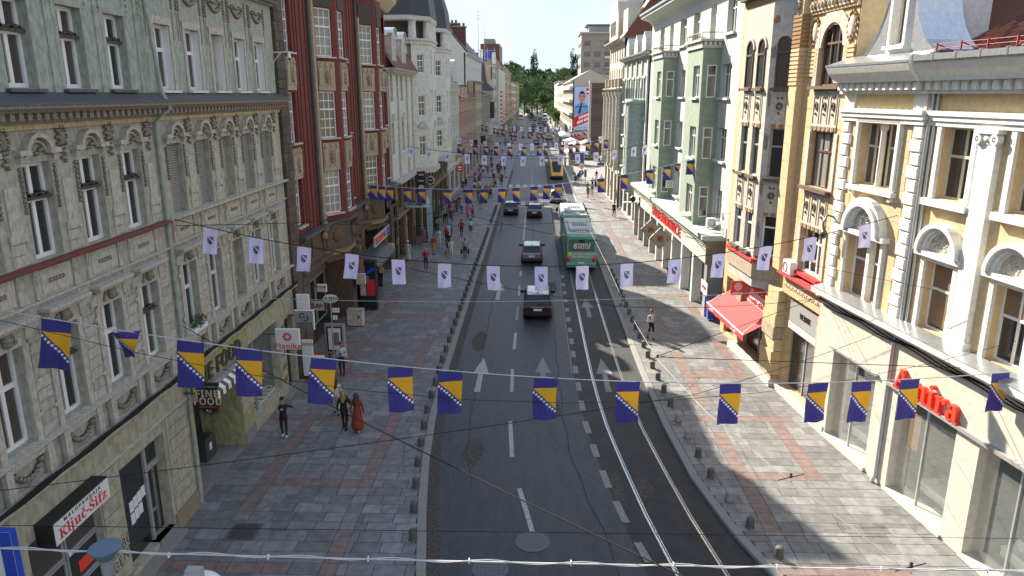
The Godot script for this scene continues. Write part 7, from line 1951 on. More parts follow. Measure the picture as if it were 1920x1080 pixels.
	b = MB.new(); b.bevel_box(-0.55, 0.3, -0.12, 0.55, 1.95, 0.12, 0.04); put(o, "frame", b, M.steel); bx(o, "panel", -0.42, 0.42, 0.12, 0.42, 1.82, 0.126, M.black); bx(o, "poster", -0.34, 0.5, 0.126, 0.34, 1.74, 0.13, M.white_sign)
	bx(o, "poster_block", -0.12, 0.75, 0.13, 0.24, 1.5, 0.134, M.grey_sign); bx(o, "leg", -0.4, 0, -0.08, -0.3, 0.3, 0.08, M.iron); bx(o, "leg", 0.3, 0, -0.08, 0.4, 0.3, 0.08, M.iron)
	o = node(self, "pavement_board", Vector3(-11.0, 0.12, -34.5)); tag(o, "white framed folding board on the pavement near the poster case", "sandwich board")
	for s in [-1, 1]:
		b = MB.new(); b.box(-0.42, 0.05, -0.02, 0.42, 1.15, 0.02); b.box(-0.42, 0, -0.02, -0.36, 0.05, 0.02); b.box(0.36, 0, -0.02, 0.42, 0.05, 0.02); var m := put(o, "panel", b, M.white); m.position.z = 0.2 * s; m.rotation.x = -0.17 * s
	bx(o, "print", -0.22, 0.35, 0.185, 0.2, 0.9, 0.19, M.grey_sign); (o.get_child(-1) as Node3D).rotation.x = -0.17
	var ci := 0
	for q in [[-11.05, -43.0, 0.95, 1.0, 0.6], [-11.15, -47.4, 0.72, 0.95, 0.5]]:
		o = node(self, "utility_cabinet", Vector3(q[0], 0.12, q[1])); tag(o, ["beige street cabinet with black scrawls, the nearer of two", "beige street cabinet beside the black advertising column"][ci], "utility cabinet"); ci += 1
		b = MB.new(); b.bevel_box(-q[2] / 2, 0.06, -q[4] / 2, q[2] / 2, q[3], q[4] / 2, 0.02); put(o, "case", b, M.stone_pale); bx(o, "lid", -q[2] / 2 - 0.03, q[3], -q[4] / 2 - 0.03, q[2] / 2 + 0.03, q[3] + 0.05, q[4] / 2 + 0.03, M.beige)
		bx(o, "base", -q[2] / 2 + 0.03, 0, -q[4] / 2 + 0.03, q[2] / 2 - 0.03, 0.06, q[4] / 2 - 0.03, M.bollard)
		b = MB.new()
		for k in 4: b.tube([Vector3(0.1 + 0.07 * k, 0.4 + 0.1 * k, q[4] / 2 + 0.003), Vector3(0.2 + 0.03 * k, 0.55, q[4] / 2 + 0.004), Vector3(0.13 + 0.05 * k, 0.75, q[4] / 2 + 0.003)], 0.012, 4)
		put(o, "scrawl", b, M.black)
	o = node(self, "advertising_column", Vector3(-11.0, 0.12, -46.6)); tag(o, "black advertising column with a blue wave, a red dot and a red poster", "advertising column")
	b = MB.new(); b.bevel_box(-0.55, 0.0, -0.3, 0.55, 3.3, 0.3, 0.03); put(o, "case", b, M.black)
	bx(o, "red_poster", -0.05, 1.0, 0.3, 0.5, 2.1, 0.31, M.red); bx(o, "pale_poster", -0.5, 1.0, 0.3, -0.12, 2.1, 0.31, M.grey_white)
	b = MB.new(); b.arc_band(-0.25, 2.85, 0, 0.14, 0, TAU, 0.3, 0.34, 12); put(o, "red_dot", b, M.red)
	b = MB.new(); b.prism(PackedVector2Array([Vector2(-0.1, 2.4), Vector2(0.15, 2.5), Vector2(0.3, 2.65), Vector2(0.5, 2.7), Vector2(0.5, 2.95), Vector2(0.25, 2.88), Vector2(0.1, 2.72), Vector2(-0.1, 2.66)]), 0.3, 0.35); put(o, "blue_wave", b, M.blue_sign)
	o = node(self, "fascia_sign", Vector3(-10.85, 4.0, -50.6)); o.rotation.y = PI / 2; tag(o, "slanting pink and blue shop fascia over the dark canopy", "shop sign"); bx(o, "board", -2.6, 0, 0, 2.6, 0.7, 0.1, M.grey_white); text(o, "lettering", "INTERSPORT", 0.45, M.red, Vector3(-0.6, 0.35, 0.11), {depth = 0.02}); bx(o, "blue_end", 1.5, 0.05, 0.1, 2.5, 0.65, 0.12, M.blue_sign)
	# bicycles against the wall
	for k in 2: bicycle(Vector3(-10.75 + 0.35 * k, 0.12, -68.6 - k * 1.3), 1.2 + 0.3 * k, ["red framed bicycle leaning by the left shop wall", "dark bicycle leaning behind the red one"][k], M.red_dark if k == 0 else M.black)
	# security camera on its white arm
	o = node(self, "security_camera", Vector3(-11.7, 15.7, -33.6)); tag(o, "white security camera on an arm at the corner of the stucco house", "security camera")
	b = MB.new(); b.tube([Vector3(0, 0.1, 0), Vector3(0.75, 0.12, 0)], 0.025, 6); b.tube([Vector3(0, -0.35, 0), Vector3(0.4, 0.1, 0)], 0.02, 5); put(o, "arm", b, M.white)
	b = MB.new(); b.lathe([Vector2(0.02, 0.1), Vector2(0.06, 0.05), Vector2(0.08, -0.08), Vector2(0.085, -0.14)], 10, Vector3(0.75, 0, 0)); put(o, "housing", b, M.white); b = MB.new(); b.blob(Vector3(0.75, -0.15, 0), Vector3(0.08, 0.09, 0.08), 10, 5); put(o, "dome", b, M.black)
	# right side: red awning and signs
	var t := Transform3D(Basis(Vector3(0.078, 0, 0.997), Vector3.UP, Vector3(-0.997, 0, 0.078)), Vector3(11.55, 3.15, -41.4))
	o = node(self, "awning"); o.transform = t; tag(o, "bright red fabric awning with a white piped edge", "awning")
	b = MB.new()
	for k in 12:
		for r in 3:
			var s0 := r / 3.0; var s1 := (r + 1) / 3.0
			var sag := func(s: float): return -0.85 * s - 0.05 * sin(s * PI)
			b.quad(Vector3(k * 0.5, sag.call(s1), s1 * 1.5), Vector3(k * 0.5 + 0.5, sag.call(s1), s1 * 1.5), Vector3(k * 0.5 + 0.5, sag.call(s0), s0 * 1.5), Vector3(k * 0.5, sag.call(s0), s0 * 1.5))
		var d0 := -0.3 - (0.03 if k % 2 else 0.0)
		b.quad(Vector3(k * 0.5, -0.85 + d0, 1.52), Vector3(k * 0.5 + 0.5, -0.85 + d0, 1.52), Vector3(k * 0.5 + 0.5, -0.85, 1.51), Vector3(k * 0.5, -0.85, 1.51))
	put(o, "canvas", b, M.red_cloth)
	bx(o, "front_bar", 0, -0.88, 1.48, 6.0, -0.83, 1.54, M.white); bx(o, "cassette", -0.05, -0.02, -0.12, 6.05, 0.16, 0.12, M.grey_white)
	for x in [0.2, 5.8]:
		b = MB.new(); b.tube([Vector3(x, -0.1, 0), Vector3(x - 0.3, -0.5, 0.8), Vector3(x, -0.86, 1.5)], 0.03, 5); put(o, "folding_arm", b, M.steel)
	for x in [0.9, 4.6]: text(o, "lettering", "Lacra", 0.2, M.white, Vector3(x, -1.0, 1.53), {depth = 0.006, italic = true})
	o = node(self, "shop_sign", Vector3(10.62, 4.22, -37.3)); tag(o, "red square projecting sign with white stripes over the red awning", "shop sign"); b = MB.new(); b.bevel_box(-0.34, -0.37, -0.08, 0.34, 0.37, 0.08, 0.015); put(o, "case", b, M.red_dark); bx(o, "face", -0.32, -0.35, 0.08, 0.32, 0.35, 0.086, M.red)
	for k in 5:
		var w: float = [0.1, 0.19, 0.22, 0.19, 0.12][k]; bx(o, "white_stripe", -w, 0.24 - k * 0.085, 0.086, w, 0.28 - k * 0.085, 0.092, M.white)
	text(o, "lettering", "alpina", 0.13, M.white, Vector3(0, -0.26, 0.088), {depth = 0.006, italic = true}); bx(o, "bracket", 0.34, 0.1, -0.03, 1.0, 0.16, 0.03, M.iron)
	o = node(self, "fascia_sign"); o.transform = t * Transform3D(Basis(Vector3.UP, 0.0), Vector3(4.35, 0.6, 0.14)); tag(o, "red fascia sign reading alpina behind the red awning", "shop sign")
	bx(o, "board", -1.4, -0.4, 0, 1.5, 0.42, 0.08, M.red); text(o, "lettering", "alpina", 0.5, M.white, Vector3(0.35, 0, 0.09), {depth = 0.03})
	for k in 5: bx(o, "white_stripe", -1.15, -0.28 + k * 0.12, 0.08, -0.7, -0.21 + k * 0.12, 0.1, M.white)
	o = node(self, "fascia_sign"); o.transform = t * Transform3D(Basis(Vector3.UP, 0.0), Vector3(9.7, 1.12, 0.0)); tag(o, "dark grey fascia sign above the tall shop window", "shop sign")
	bx(o, "board", -1.55, -0.5, 0, 1.55, 0.5, 0.2, M.frame_grey); text(o, "lettering", "VERNE", 0.26, M.black, Vector3(0.1, 0, 0.21), {depth = 0.02})
	for k in 22: bx(o, "valance_stripe", -1.5 + k * 0.137, -0.85, 0.2, -1.5 + k * 0.137 + 0.07, -0.52, 0.23, M.white)
	o = node(self, "shop_sign", Vector3(10.58, 3.95, -71.0)); tag(o, "black projecting sign reading MONA", "shop sign"); b = MB.new(); b.bevel_box(-0.52, -0.4, -0.08, 0.52, 0.4, 0.08, 0.01); put(o, "case", b, M.black); text(o, "lettering", "MONA", 0.26, M.white, Vector3(0, 0, 0.082), {depth = 0.008}); bx(o, "bracket", 0.5, 0.1, -0.03, 0.9, 0.16, 0.03, M.iron)
	o = node(self, "wall_lantern", Vector3(9.6, 4.0, -72.0)); tag(o, "dark floodlight on a white bracket beside the black MONA sign", "floodlight"); bx(o, "tray", -0.9, -0.3, -0.25, 0.9, -0.22, 0.25, M.white_trim); b = MB.new(); b.blob(Vector3(0, 0.05, 0), Vector3(0.3, 0.3, 0.25), 8, 4); put(o, "lamp_body", b, M.black); bx(o, "bracket", 0.9, -0.28, -0.03, 1.5, -0.22, 0.03, M.iron)
	var ni := 0
	for q in [[10.7, -71.6, "dark blue letter box on a post outside the MONA shop"], [11.0, -66.5, "black litter bin by the farther shop door"], [11.2, -44.8, "blue bin standing beneath the red awning"], [10.9, -57.5, "dark planter pot with a small shrub by the shop doorway"]]:
		o = node(self, "letter_box" if ni == 0 else ("litter_bin" if ni < 3 else "planter"), Vector3(q[0], 0.12, q[1])); tag(o, q[2], ["letter box", "bin", "bin", "planter"][ni])
		if ni < 3:
			b = MB.new(); b.bevel_box(-0.22, 0.35 if ni == 0 else 0.1, -0.2, 0.22, 1.25, 0.2, 0.03); put(o, "box", b, M.blue_sign if ni == 2 else M.black_gloss); bx(o, "post", -0.05, 0, -0.05, 0.05, 0.4, 0.05, M.iron); bx(o, "slot", -0.14, 1.05, 0.2, 0.14, 1.1, 0.21, M.steel)
		else:
			b = MB.new(); b.lathe([Vector2(0.22, 0), Vector2(0.3, 0.5), Vector2(0.25, 0.5)], 12); put(o, "pot", b, M.bollard); b = MB.new(); leaves(b, Vector3(0, 0.95, 0), Vector3(0.3, 0.5, 0.3), 240, 0.09); kind(put(o, "leaves", b, M.green_leaf), "stuff")
		ni += 1
	# the square: stop shelters, signs, kiosk, planters, benches
	kiosk(Vector3(8.3, 0.12, -151.0)); road_signs(); shelter(Vector3(8.2, 0.12, -214.0), "grey roofed tram stop shelter beyond the tram"); parasols()
	# lamps that hang from the near span wire
	o = node(self, "hanging_lamp", Vector3(-6.82, 6.95, -10.0)); tag(o, "grey blue dish lamp under the near span wire", "street lamp", "lamps on the near span wire"); mat("lamp_blue", 0.12, 0.17, 0.22, 0.45)
	b = MB.new(); b.lathe([Vector2(0.09, -0.14), Vector2(0.12, -0.1), Vector2(0.22, 0.0), Vector2(0.25, 0.06), Vector2(0.24, 0.075), Vector2(0.02, 0.07)], 20); put(o, "dish", b, M.lamp_blue); b = MB.new(); b.lathe([Vector2(0.06, -0.45), Vector2(0.1, -0.42), Vector2(0.1, -0.2), Vector2(0.13, -0.17), Vector2(0.13, -0.14)], 14); put(o, "socket", b, M.steel)
	o = node(self, "hanging_lamp", Vector3(-5.2, 6.7, -9.6)); tag(o, "white cased lamp cut by the bottom edge under the near span wire", "street lamp", "lamps on the near span wire"); b = MB.new(); b.lathe([Vector2(0.48, -0.35), Vector2(0.46, -0.2), Vector2(0.34, -0.02), Vector2(0.2, 0.06), Vector2(0.02, 0.08)], 20); put(o, "shade", b, M.white); bx(o, "hanger", -0.12, 0.05, -0.07, 0.12, 0.25, 0.07, M.frame_grey)
	for q in [[-10.9, 1.6, -53.8, "white square notice board by the dark canopy"], [-11.0, 1.5, -44.6, "narrow white banner beside the black advertising column"]]:
		sign_box("notice_board", q[3], Vector3(q[0], q[1] + 1.2, q[2]), 0.6, 0.7, 0.08, M.grey_white, M.white, 0.0, "notice board")

func bicycle(at: Vector3, yaw: float, label: String, m: Material) -> void:
	var o := node(self, "bicycle", at); o.rotation.y = yaw; tag(o, label, "bicycle", "bicycles by the left shop wall")
	var i := 0
	for x in [-0.52, 0.52]:
		var w := node(o, "wheel", Vector3(x, 0.34, 0))
		var b := MB.new()
		var ring := []
		for k in 19: ring.append(Vector3(cos(TAU * k / 18) * 0.32, sin(TAU * k / 18) * 0.32, 0))
		b.tube(ring, 0.02, 6); put(w, "tyre", b, M.rubber)
		b = MB.new()
		for k in 8: b.tube([Vector3.ZERO, Vector3(cos(TAU * k / 8) * 0.31, sin(TAU * k / 8) * 0.31, 0)], 0.004, 3)
		put(w, "spokes", b, M.steel); i += 1
	var f := MB.new()
	for p in [[Vector3(-0.52, 0.34, 0), Vector3(-0.1, 0.3, 0)], [Vector3(-0.52, 0.34, 0), Vector3(-0.2, 0.8, 0)], [Vector3(-0.1, 0.3, 0), Vector3(-0.22, 0.88, 0)], [Vector3(-0.1, 0.3, 0), Vector3(0.38, 0.78, 0)], [Vector3(-0.2, 0.8, 0), Vector3(0.36, 0.84, 0)], [Vector3(0.35, 0.95, 0), Vector3(0.52, 0.34, 0)]]: f.tube(p, 0.02, 6)
	put(o, "frame", f, m)
	f = MB.new(); f.tube([Vector3(0.4, 1.0, -0.28), Vector3(0.34, 0.98, 0), Vector3(0.4, 1.0, 0.28)], 0.015, 6); put(o, "handlebar", f, M.black)
	f = MB.new(); f.blob(Vector3(-0.25, 0.92, 0), Vector3(0.14, 0.04, 0.08), 8, 4); put(o, "saddle", f, M.black)

func kiosk(at: Vector3) -> void:
	var o := node(self, "kiosk", at); tag(o, "white roofed news kiosk with posters on the square", "kiosk")
	var b := MB.new(); b.bevel_box(-1.6, 0, -1.3, 1.6, 2.6, 1.3, 0.08); put(o, "body", b, M.tan)
	b = MB.new(); b.lathe([Vector2(2.5, 2.6), Vector2(2.5, 2.85), Vector2(1.8, 3.1), Vector2(0.05, 3.25)], 8); put(o, "roof", b, M.white)
	bx(o, "window", -1.2, 1.0, 1.3, 0.2, 2.1, 1.33, M.glass); bx(o, "poster", 0.4, 0.5, 1.3, 1.4, 2.2, 1.33, M.blue_sign); bx(o, "counter", -1.3, 0.9, 1.3, 0.3, 1.0, 1.6, M.white); bx(o, "door", 1.6, 0.1, -0.5, 1.63, 2.2, 0.5, M.frame_grey)
	for q in [[12.0, -162.0, 4.5], [14.0, -150.0, 3.0]]:
		var p := node(self, "planter_bed", Vector3(q[0], 0.12, q[1])); tag(p, "long dark planter bed of shrubs, the %s of two on the square" % ("farther" if q[1] < -155 else "nearer"), "planter")
		bx(p, "trough", -q[2] / 2, 0, -0.6, q[2] / 2, 0.5, 0.6, M.bollard); b = MB.new(); leaves(b, Vector3(0, 0.9, 0), Vector3(q[2] / 2, 0.5, 0.6), 500, 0.22); kind(put(p, "shrubs", b, M.green_leaf), "stuff")

func road_signs() -> void:
	var o := node(self, "road_sign", Vector3(7.5, 0.12, -119.6)); tag(o, "yellow diamond priority sign above a blue round arrow sign on one post", "road sign")
	var b := MB.new(); b.tube([Vector3(0, 0, 0), Vector3(0, 3.0, 0)], 0.05, 6); put(o, "post", b, M.steel)
	b = MB.new(); b.prism(PackedVector2Array([Vector2(0, -0.55), Vector2(0.55, 0), Vector2(0, 0.55), Vector2(-0.55, 0)]), 0.05, 0.08); put(o, "white_plate", b, M.white, Vector3(0, 2.6, 0))
	b = MB.new(); b.prism(PackedVector2Array([Vector2(0, -0.4), Vector2(0.4, 0), Vector2(0, 0.4), Vector2(-0.4, 0)]), 0.08, 0.09); put(o, "yellow_plate", b, M.orange, Vector3(0, 2.6, 0))
	b = MB.new(); b.arc_band(0, 0, 0, 0.42, 0, TAU, 0.05, 0.08, 18); put(o, "blue_disc", b, M.blue_sign, Vector3(-0.05, 1.6, 0))
	b = MB.new(); b.box(-0.05, -0.25, 0.08, 0.05, 0.15, 0.09); b.prism(PackedVector2Array([Vector2(-0.15, 0.1), Vector2(0.15, 0.1), Vector2(0, 0.3)]), 0.08, 0.09); put(o, "white_arrow", b, M.white, Vector3(-0.05, 1.6, 0))
	var i := 0
	for q in [[7.95, -117.2], [-5.0, -110.0]]:
		o = node(self, "traffic_light", Vector3(q[0], 0.12, q[1])); tag(o, ["black traffic light beside the yellow diamond sign", "black traffic light at the left end of the crossing"][i], "traffic light", "traffic lights at the crossing"); i += 1
		b = MB.new(); b.tube([Vector3(0, 0, 0), Vector3(0, 2.1, 0)], 0.06, 6); put(o, "post", b, M.iron); b = MB.new(); b.bevel_box(-0.18, 1.2, -0.15, 0.18, 2.3, 0.15, 0.03); put(o, "case", b, M.black)
		for k in 3:
			b = MB.new(); b.arc_band(0, 0, 0, 0.11, 0, TAU, 0.15, 0.17, 12); put(o, "lens", b, [M.red_dark, M.ochre_dark, M.green_leaf][k], Vector3(0, 2.1 - k * 0.34, 0))
	o = node(self, "tram_stop_post", Vector3(5.9, 0.12, -115.0)); tag(o, "slim steel post with a round base on the right kerb by the crossing", "post"); b = MB.new(); b.tube([Vector3(0, 0, 0), Vector3(0, 3.2, 0)], 0.05, 6); put(o, "post", b, M.steel); b = MB.new(); b.lathe([Vector2(0.3, 0), Vector2(0.3, 0.06), Vector2(0.06, 0.08)], 12); put(o, "base", b, M.iron)

func shelter(at: Vector3, label: String) -> void:
	var o := node(self, "tram_shelter", at); tag(o, label, "shelter")
	var b := MB.new(); b.box(-1.4, 2.6, -9, 1.4, 2.8, 9); b.prism(PackedVector2Array([Vector2(-1.6, 2.8), Vector2(1.6, 2.8), Vector2(0, 3.4)]), -9.2, 9.2); put(o, "roof", b, M.zinc)
	for k in 5:
		for s in [-1.1, 1.1]: bx(o, "post", s - 0.06, 0, -8.5 + k * 4.2, s + 0.06, 2.6, -8.4 + k * 4.2, M.iron)
	b = MB.new(); b.quad(Vector3(1.2, 0.3, -8), Vector3(1.2, 0.3, 8), Vector3(1.2, 2.3, 8), Vector3(1.2, 2.3, -8)); put(o, "pane", b, M.clear); bx(o, "bench", 0.5, 0.4, -4, 1.0, 0.5, 4, M.wood)

func parasols() -> void:
	var i := 0
	for q in [[9.5, -178.0], [12.5, -184.0], [9.0, -192.0]]:
		var o := node(self, "cafe_parasol", Vector3(q[0], 0.12, q[1])); tag(o, "white square cafe parasol on the square, %s from the near side" % ordinal(i + 1), "parasol", "white cafe parasols on the square"); i += 1
		var b := MB.new(); b.lathe([Vector2(1.9, 2.3), Vector2(1.9, 2.5), Vector2(0.05, 3.2)], 4); put(o, "canopy", b, M.white); b = MB.new(); b.tube([Vector3(0, 0, 0), Vector3(0, 3.1, 0)], 0.05, 6); put(o, "pole", b, M.wood); bx(o, "base", -0.4, 0, -0.4, 0.4, 0.1, 0.4, M.bollard)

# ---------------------------------------------------------------- flags, ropes and wires
func fill_poly(im: Image, p: PackedVector2Array, c: Color) -> void:
	var lo := p[0]; var hi := p[0]
	for q in p: lo = lo.min(q); hi = hi.max(q)
	for y in range(maxi(0, int(lo.y)), mini(im.get_height(), int(hi.y) + 2)):
		for x in range(maxi(0, int(lo.x)), mini(im.get_width(), int(hi.x) + 2)):
			if Geometry2D.is_point_in_polygon(Vector2(x + 0.5, y + 0.5), p): im.set_pixel(x, y, c)

func flag_material(national: bool) -> StandardMaterial3D:
	var W := 96; var H := 184
	var im := Image.create(W, H, false, Image.FORMAT_RGB8)
	if national:
		im.fill(Color(0.22, 0.2, 0.49))
		fill_poly(im, PackedVector2Array([Vector2(0, 44), Vector2(96, 44), Vector2(96, 138)]), Color(0.87, 0.65, 0.11))
		for k in 9:
			var t := (k + 0.2) / 8.6
			var c := Vector2(t * 96 + 1, 44 + t * 94 + 15)
			var s := PackedVector2Array()
			for j in 10:
				var r := 8.0 if j % 2 == 0 else 3.2
				s.append(c + Vector2(cos(-PI / 2 + PI * j / 5), sin(-PI / 2 + PI * j / 5)) * r)
			fill_poly(im, s, Color(0.93, 0.93, 0.95))
	else:
		im.fill(Color(0.83, 0.81, 0.93))
		var sh := PackedVector2Array([Vector2(28, 60), Vector2(68, 60), Vector2(68, 88), Vector2(65, 101), Vector2(58, 111), Vector2(48, 118), Vector2(38, 111), Vector2(31, 101), Vector2(28, 88)])
		var big := PackedVector2Array()
		for q in sh: big.append(Vector2(48, 86) + (q - Vector2(48, 86)) * 1.06)
		fill_poly(im, big, Color(0.75, 0.63, 0.3)); fill_poly(im, sh, Color(0.14, 0.13, 0.47))
		fill_poly(im, PackedVector2Array([Vector2(28, 61), Vector2(35, 60), Vector2(67, 96), Vector2(64, 103)]), Color(0.93, 0.93, 0.96))
		for c in [Vector2(46, 66), Vector2(54, 68), Vector2(62, 66), Vector2(62, 76), Vector2(58, 84), Vector2(34, 80), Vector2(35, 90), Vector2(42, 98), Vector2(48, 107), Vector2(63, 87)]:
			fill_poly(im, PackedVector2Array([c + Vector2(0, -4), c + Vector2(2.6, 0), c + Vector2(1, 3.4), c + Vector2(-1, 3.4), c + Vector2(-2.6, 0)]), Color(0.9, 0.85, 0.65))
	var m := StandardMaterial3D.new()
	m.albedo_texture = ImageTexture.create_from_image(im); m.roughness = 0.75
	m.texture_repeat = false
	m.backlight_enabled = true; m.backlight = Color(0.35, 0.35, 0.35)
	return m

func flag_mesh(w: float, h: float, sd: int, fold := 0.0) -> Mesh:
	var r := RandomNumberGenerator.new(); r.seed = sd
	var p := r.randf() * TAU; var am := r.randf_range(0.02, 0.05); var lean := r.randf_range(-0.06, 0.06)
	var f := func(u: float, v: float) -> Vector3:
		var x := (u - 0.5) * w * (1.0 - fold * v * 0.75) + lean * v * h + 0.02 * sin(v * 5.0 + p) * w
		return Vector3(x, -v * h * (1.0 - 0.55 * fold), am * v * (sin(u * 7.0 + p + v * 2.0) + 0.6 * sin(v * 6.0 + p)) + fold * 0.35 * sin(v * 3.0) * h * (u - 0.2))
	var b := MB.new()
	for i in 5:
		for j in 8:
			var u0 := i / 5.0; var u1 := (i + 1) / 5.0; var v0 := j / 8.0; var v1 := (j + 1) / 8.0
			b.quad_uv(f.call(u0, v1), f.call(u1, v1), f.call(u1, v0), f.call(u0, v0), Rect2(u0, v0, u1 - u0, v1 - v0))
	return b.mesh()

func flag_row(a: Vector3, c: Vector3, q: Vector3, ts: Array, national: bool, s: float, row: String, first: int) -> void:
	var at := func(t: float) -> Vector3:
		var p := a.lerp(c, t); p.y = q.x * t * t + q.y * t + q.z; return p
	var path := []
	for k in 33: path.append(at.call(k / 32.0))
	var rope := MB.new(); rope.tube(path, 0.014 if a.z > -30 else 0.02, 5)
	tag(put(self, "flag_rope", rope, M.rope if national else M.wire), "rope across the street that carries %s" % row, "rope", "ropes of the flag rows")
	var m: Material = M.flag_national if national else M.flag_white
	var yaw := atan2(-(c.z - a.z), c.x - a.x)
	for k in ts.size():
		var fold := 0.85 if national and ((first == 1 and k == 1) or (first == 3 and k == 17)) else 0.0
		var o: Node3D = put(self, "hanging_flag", flag_mesh(s, s * 1.92, k * 7 + first * 131, fold), m, at.call(ts[k]) - Vector3(0, 0.01, 0))
		o.rotation = Vector3(rng.randf_range(-0.06, 0.06), yaw + rng.randf_range(-0.08, 0.08), rng.randf_range(-0.03, 0.03) - (0.2 if first == 1 and k < 1 else 0.0) - (0.1 if first == 2 and k < 4 else 0.0))
		if first == 1 and k in [2, 3, 4]: o.rotation.z -= 0.1
		var what := "blue and yellow flag with white stars" if national else "white flag with a blue lily shield"
		if fold > 0: what = "starred flag twisted by the wind"
		tag(o, "%s, %s from the left on %s" % [what, ordinal(k + 1), row], "flag", "flags on " + row)

func wire(pts: Array, label: String, r := 0.012, m: Material = null, sag := 0.0) -> void:
	var path := []
	for i in pts.size() - 1:
		for k in 10:
			var t := k / 10.0
			path.append((pts[i] as Vector3).lerp(pts[i + 1], t) - Vector3(0, sag * 4 * t * (1 - t), 0))
	path.append(pts[-1])
	var b := MB.new(); b.tube(path, r, 5)
	tag(put(self, "overhead_wire", b, m if m else M.wire), label, "wire", "overhead wires")

func flags_and_wires() -> void:
	M.flag_national = flag_material(true); M.flag_white = flag_material(false)
	flag_row(Vector3(-11.66, 9.5, -15.0), Vector3(13.35, 6.5, -19.5), Vector3(3.636, -6.52, 9.423), [0.042, 0.098, 0.151, 0.201, 0.267, 0.337, 0.384, 0.478, 0.563, 0.672, 0.77, 0.82, 0.877, 0.985], true, 0.6, "the nearest starred row", 1)
	flag_row(Vector3(-11.7, 10.2, -22.7), Vector3(12.7, 9.9, -25.8), Vector3(6.849, -7.15, 10.211), [0.053, 0.109, 0.171, 0.233, 0.293, 0.356, 0.422, 0.489, 0.546, 0.61, 0.678, 0.741, 0.809, 0.874, 0.953], false, 0.44, "the nearest shield row", 2)
	flag_row(Vector3(-11.3, 8.06, -49.5), Vector3(11.3, 9.89, -50.5), Vector3(4.119, -2.288, 8.056), [0.012, 0.038, 0.062, 0.115, 0.157, 0.234, 0.3, 0.345, 0.399, 0.441, 0.497, 0.536, 0.57, 0.698, 0.768, 0.843, 0.896, 0.926, 0.965, 0.985], true, 0.5, "the second starred row", 3)
	flag_row(Vector3(-11.5, 9.5, -66.0), Vector3(10.2, 9.6, -68.0), Vector3(3.873, -3.797, 9.543), [0.018, 0.09, 0.166, 0.247, 0.317, 0.397, 0.479, 0.557, 0.635, 0.706, 0.784, 0.862, 0.943, 0.99], false, 0.46, "the second shield row", 4)
	flag_row(Vector3(-11.5, 7.7, -100.0), Vector3(10.4, 8.5, -100.0), Vector3(3.096, -2.416, 7.652), [0.058, 0.151, 0.218, 0.281, 0.367, 0.453, 0.546, 0.592, 0.688, 0.74, 0.783, 0.845, 0.901, 0.957], true, 0.62, "the third starred row", 5)
	flag_row(Vector3(-11.5, 8.2, -106.0), Vector3(10.3, 8.5, -106.0), Vector3(4.341, -4.015, 8.18), [0.029, 0.108, 0.196, 0.277, 0.354, 0.431, 0.505, 0.589, 0.662, 0.732, 0.801, 0.874, 0.947, 0.99], false, 0.5, "the third shield row", 6)
	flag_row(Vector3(-11.5, 8.0, -155.0), Vector3(11.0, 7.2, -155.0), Vector3(5.498, -6.355, 8.012), [0.02, 0.056, 0.13, 0.164, 0.209, 0.297, 0.327, 0.396, 0.455, 0.539, 0.588, 0.671, 0.848, 0.882, 0.911, 0.965], true, 0.62, "the fourth starred row", 7)
	flag_row(Vector3(-11.5, 8.0, -170.0), Vector3(11.0, 7.6, -170.0), Vector3(3.866, -4.224, 7.967), [0.02, 0.059, 0.131, 0.212, 0.293, 0.368, 0.455, 0.53, 0.611, 0.686, 0.78, 0.86], false, 0.52, "the fourth shield row", 8)
	wire([Vector3(-11.6, 6.66, -22.56), Vector3(2.24, 7.06, -9.5), Vector3(9, 7.2, -3)], "black cable running down across the road from the window box", 0.012, null, 0.15)
	wire([Vector3(-11.6, 5.66, -13.89), Vector3(4.57, 5.7, -19.57), Vector3(12.66, 5.61, -25.78)], "thin wire from the key shop front over the tram wire to the cream shop", 0.009, null, 0.1)
	wire([Vector3(-11.6, 4.92, -13.71), Vector3(13.64, 1.95, -18.46)], "thin dark wire low across the road by the first manhole", 0.008)
	wire([Vector3(-11.6, 5.96, -28.44), Vector3(12.0, 6.26, -29.6)], "pale wire across the street from the shoe shop to the yellow house corner", 0.01, M.rope, 0.35)
	wire([Vector3(-11.6, 7.22, -34.02), Vector3(3.4, 5.7, -28.5), Vector3(12.2, 5.9, -29.5)], "black span wire from the stone strip to the tram wire", 0.012, null, 0.2)
	wire([Vector3(-11.6, 9.9, -23.0), Vector3(-4.0, 8.4, -36.0), Vector3(3.5, 5.75, -42.0)], "black span wire from the stucco house towards the tram wire", 0.012, null, 0.15)
	wire([Vector3(-11.6, 9.26, -14.81), Vector3(13.4, 7.36, -19.7)], "thin wire just above the nearest starred row", 0.007, null, 1.9)
	wire([Vector3(-10.5, 5.2, -59.6), Vector3(10.2, 6.6, -62.0)], "reddish span wire above the silver car", 0.014, M.red_dark, 0.25)
	wire([Vector3(-11.6, 7.0, -40.0), Vector3(10.9, 7.74, -40.0)], "thin span wire in front of the ornate house", 0.01, null, 0.3)
	wire([Vector3(3.6, 6.6, -47.9), Vector3(12.6, 8.09, -22.4)], "thin slack wire to the yellow house windows", 0.008, null, 0.2)
	wire([Vector3(4.0, 5.65, -22.8), Vector3(12.5, 6.1, -29.7)], "short insulated wire to the yellow house corner", 0.012)
	wire([Vector3(4.0, 5.65, -22.8), Vector3(13.3, 6.13, -20.8)], "short insulated wire to the drainpipe of the yellow house", 0.012)
	wire([Vector3(3.0, 5.65, -80.0), Vector3(10.2, 7.0, -80.0)], "span wire to the grey green house", 0.015)
	wire([Vector3(-10.7, 7.2, -85.0), Vector3(10.4, 7.0, -86.0)], "span wire between the domed house and the mint house", 0.015, null, 0.3)
